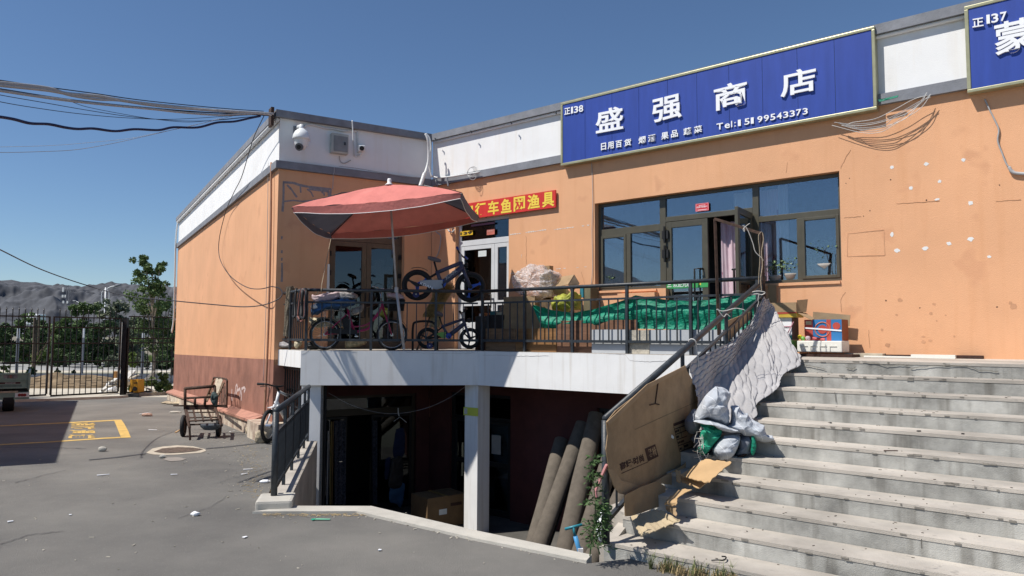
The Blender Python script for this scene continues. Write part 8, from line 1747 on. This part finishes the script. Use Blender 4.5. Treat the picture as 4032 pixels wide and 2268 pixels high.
# white topped square posts
for i, (x, yt, yb, ym, lb) in enumerate(((65, 1293, 1462, 1332, 'grey square post with white top behind the left gate leaf'), (322, 1293, 1458, 1330, 'grey square post with white top in the middle of the right gate leaf'), (559, 1312, 1460, 1330, 'grey square post with pale top behind the fence panel'))):
    Y = 50; a = atY(x, yb, Y); b = atY(x, yt, Y); mm_ = atY(x, ym, Y); a.z = gz(Y); T = thing('concrete_post', lb, 'post', a, 'square posts along the pavement')
    mb = MB(); mb.box((a.x, Y, (a.z + mm_.z) / 2), (.13, .13, mm_.z - a.z)); part(mb, 'shaft', m_grey, T); mb = MB(); mb.box((a.x, Y, (mm_.z + b.z) / 2), (.13, .13, b.z - mm_.z - .002)); part(mb, 'white_top', m_white, T)
# street lamps
def lamp(name, label, Y, base, top, arm, head, ring=True, lampdir=1):
    b = atY(*base, Y); b.z = gz(Y); t_ = atY(*top, Y); T = thing(name, label, 'street lamp', b, 'street lamps by the road')
    mb = MB(); mb.tube([b, t_], [.11, .06], 8); part(mb, 'pole', m_plw, T, smooth=True)
    a = [atY(*p, Y) for p in arm]; mb = MB(); mb.tube(catm(a, 4), .05, 6); part(mb, 'arm', m_plw, T, smooth=True)
    h = [atY(*p, Y) for p in head]; mb = MB(); mb.tube([h[0], h[0].lerp(h[1], .2), h[1]], [.05, .13, .07], 8); part(mb, 'lamp_head', m_grey, T, smooth=True)
    if ring:
        for sg in (-1, 1):
            P = [t_ + Vector((0, 0, -.1)), t_ + Vector((sg * .35, 0, -.5)), t_ + Vector((sg * .35, 0, -1.3)), t_ + Vector((sg * .2, 0, -1.7))]; mb = MB(); mb.tube(catm(P, 5), .035, 5); part(mb, 'ornament_arc', m_plw, T, smooth=True)
lamp('street_lamp', 'white street lamp with curved ornament arcs beyond the gate', 72, (407, 1420), (416, 1132), [(421, 1137), (435, 1130), (452, 1126)], [(452, 1126), (475, 1121)])
lamp('street_lamp', 'smaller far street lamp left of the ornamented one, mostly behind trees', 95, (327, 1400), (327, 1195), [(322, 1196), (312, 1192), (302, 1187)], [(302, 1187), (287, 1184)], ring=False)
# lattice tower
Y = 260; T = thing('radio_tower', 'thin dark lattice radio tower far off in front of the grey hills', 'tower', Vector((atY(266, 1300, Y).x, Y, -2.3)))
b0, t0 = atY(266, 1330, Y), atY(266, 1125, Y)
for sx in (-1, 1): mb = MB(); mb.bar((b0.x + sx * .8, Y, -2.3), (t0.x + sx * .35, Y, t0.z), .16); part(mb, 'leg', m_grey, T)
nseg = 12
for i in range(nseg):
    f0, f1 = i / nseg, (i + 1) / nseg; z0 = -2.3 + (t0.z + 2.3) * f0; z1 = -2.3 + (t0.z + 2.3) * f1; w0 = .8 - .45 * f0; w1 = .8 - .45 * f1; mb = MB(); mb.bar((b0.x - w0, Y, z0), (b0.x + w1, Y, z1), .08); part(mb, 'brace', m_grey, T)
for x, y in ((249, 1140), (247, 1166), (258, 1166), (250, 1189), (266, 1190)): c = atY(x, y, Y); mb = MB(); mb.box(c, (.5, .4, 1.6 if y == 1140 else .9)); part(mb, 'antenna', m_plw, T)
# distant cars and a billboard like white object
def car(name, label, x0, x1, yb, yt, Y, paint, cat='car', rev=False):
    a = atY(x0, yb, Y); b = atY(x1, yb, Y); L = b.x - a.x; zg = a.z; Hc = atY(x0, yt, Y).z - zg; T = thing(name, label, cat, Vector(((a.x + b.x) / 2, Y, zg)))
    fr = Fr((a.x, Y), (1, 0), (0, -1)); pr = [(0, .22), (0, .5), (.05, .58), (.22, .62), (.33, .98), (.66, 1.0), (.84, .62), (.97, .55), (1, .4), (1, .22)]
    if rev: pr = [(1 - x, y) for x, y in pr][::-1]
    mb = MB(); mb.slab([fr(x * L, -.0, zg + y * Hc) for x, y in pr], Vector((0, 1.7, 0))); bd = part(mb, 'body', paint, T, bev=.04)
    wn = [(.27, .64), (.36, .92), (.64, .94), (.78, .64)]; wn = [(1 - x, y) for x, y in wn] if rev else wn
    mb = MB(); mb.slab([fr(x * L, .012, zg + y * Hc) for x, y in wn], Vector((0, .01, 0))); part(mb, 'window', m_black, T)
    for x in (.2, .8): mb = MB(); mb.disc(fr(x * L, -.05, zg + .3), (0, 1, 0), .33, .25, 18); part(mb, 'wheel', m_tyre, T)
car('parked_car', 'white car half hidden by bushes beyond the gate', 410, 480, 1402, 1356, 74, m_letter); car('parked_car', 'white car at the far left behind the gate', 0, 52, 1392, 1350, 80, m_letter, rev=True); car('parked_car', 'dark blue car showing beside the far corner of the side wall', 640, 740, 1445, 1355, 60, M('navy_car', (.02, .03, .08), .3))
mb = MB(); mb.box(atY(135, 1258, 75), (1.6, 1.2, 1.1)); mb2 = solo(mb, 'white_tank', m_letter, 'white box shaped roof object showing between trees behind the left gate leaf', 'tank', bev=.1)
mb = MB(); mb.lathe(atY(162, 1285, 70) - Vector((0, 0, .2)), [(.1, 0), (.32, .15), (.32, .4), (.1, .55)], 12); solo(mb, 'white_globe', m_letter, 'small white globe between the trees behind the left gate leaf', 'globe', smooth=True)
tk = atY(140, 1440, 52); mb = MB(); 
for x0, y0, x1, y1, r in ((130, 1460, 138, 1250, .10), (150, 1400, 155, 1240, .06), (148, 1420, 215, 1290, .035), (140, 1400, 200, 1340, .03)): mb.tube([atY(x0, y0, 52), atY(x1, y1, 52)], r, 6)
solo(mb, 'bare_tree', m_bark, 'bare brown forked trunk with thin branches behind the left gate leaf', 'tree')
# plants behind the shop window
m_pot = M('pale_pot', (.35, .33, .30), .7, .1)
def potplant(x, y, s_, label, mat, seed, o=-.42, flower=None):
    p = FA.pt(x, y, o); p.z = 1.061; s_ *= 1.35; T = thing('potted_plant', label, 'plant', p); mb = MB(); mb.lathe(p, [(.07 * s_, 0), (.11 * s_, .13 * s_), (.115 * s_, .15 * s_)], 14); part(mb, 'pot', m_pot, T, smooth=True)
    rnd = random.Random(seed); mb = MB(); leafcloud(mb, p + Vector((0, 0, .27 * s_)), .16 * s_, 260, .026, rnd, .7); part(mb, 'leaves', mat, T, kind='stuff')
    if flower: mb = MB(); leafcloud(mb, p + Vector((0, 0, .42 * s_)), .05, 60, .02, rnd); part(mb, 'flower', flower, T)
m_ind = M('indoor_leaf', (.16, .24, .10), .5, .3, 20)
potplant(3262, 1045, 1.5, 'big leafy potted plant behind the right pane of the shop window', m_ind, 1, -.35); potplant(3058, 1100, .8, 'red flowering potted plant on the inner window sill', m_ind, 2, -.22, M('red_petal', (.55, .01, .03), .6)); potplant(3120, 1100, .9, 'low green potted plant right of the red flowers', m_ind, 3, -.25); potplant(3185, 1090, 1.1, 'pale potted plant behind the window mullion', m_ind, 4, -.4); potplant(2415, 1130, .7, 'small spiky potted plant behind the left shop window', m_ind, 5, -.25)
mb = MB(); mb.fb(FA, UW[0] - .1, UW[0] + 1.2, -.55, -.26, 1.0, 1.06); part(mb, 'inner_sill', m_room, B); mb = MB(); mb.fb(FA, DD[1] + .12, UW[1] + .1, -.6, -.26, 1.0, 1.06); part(mb, 'inner_sill', m_room, B)
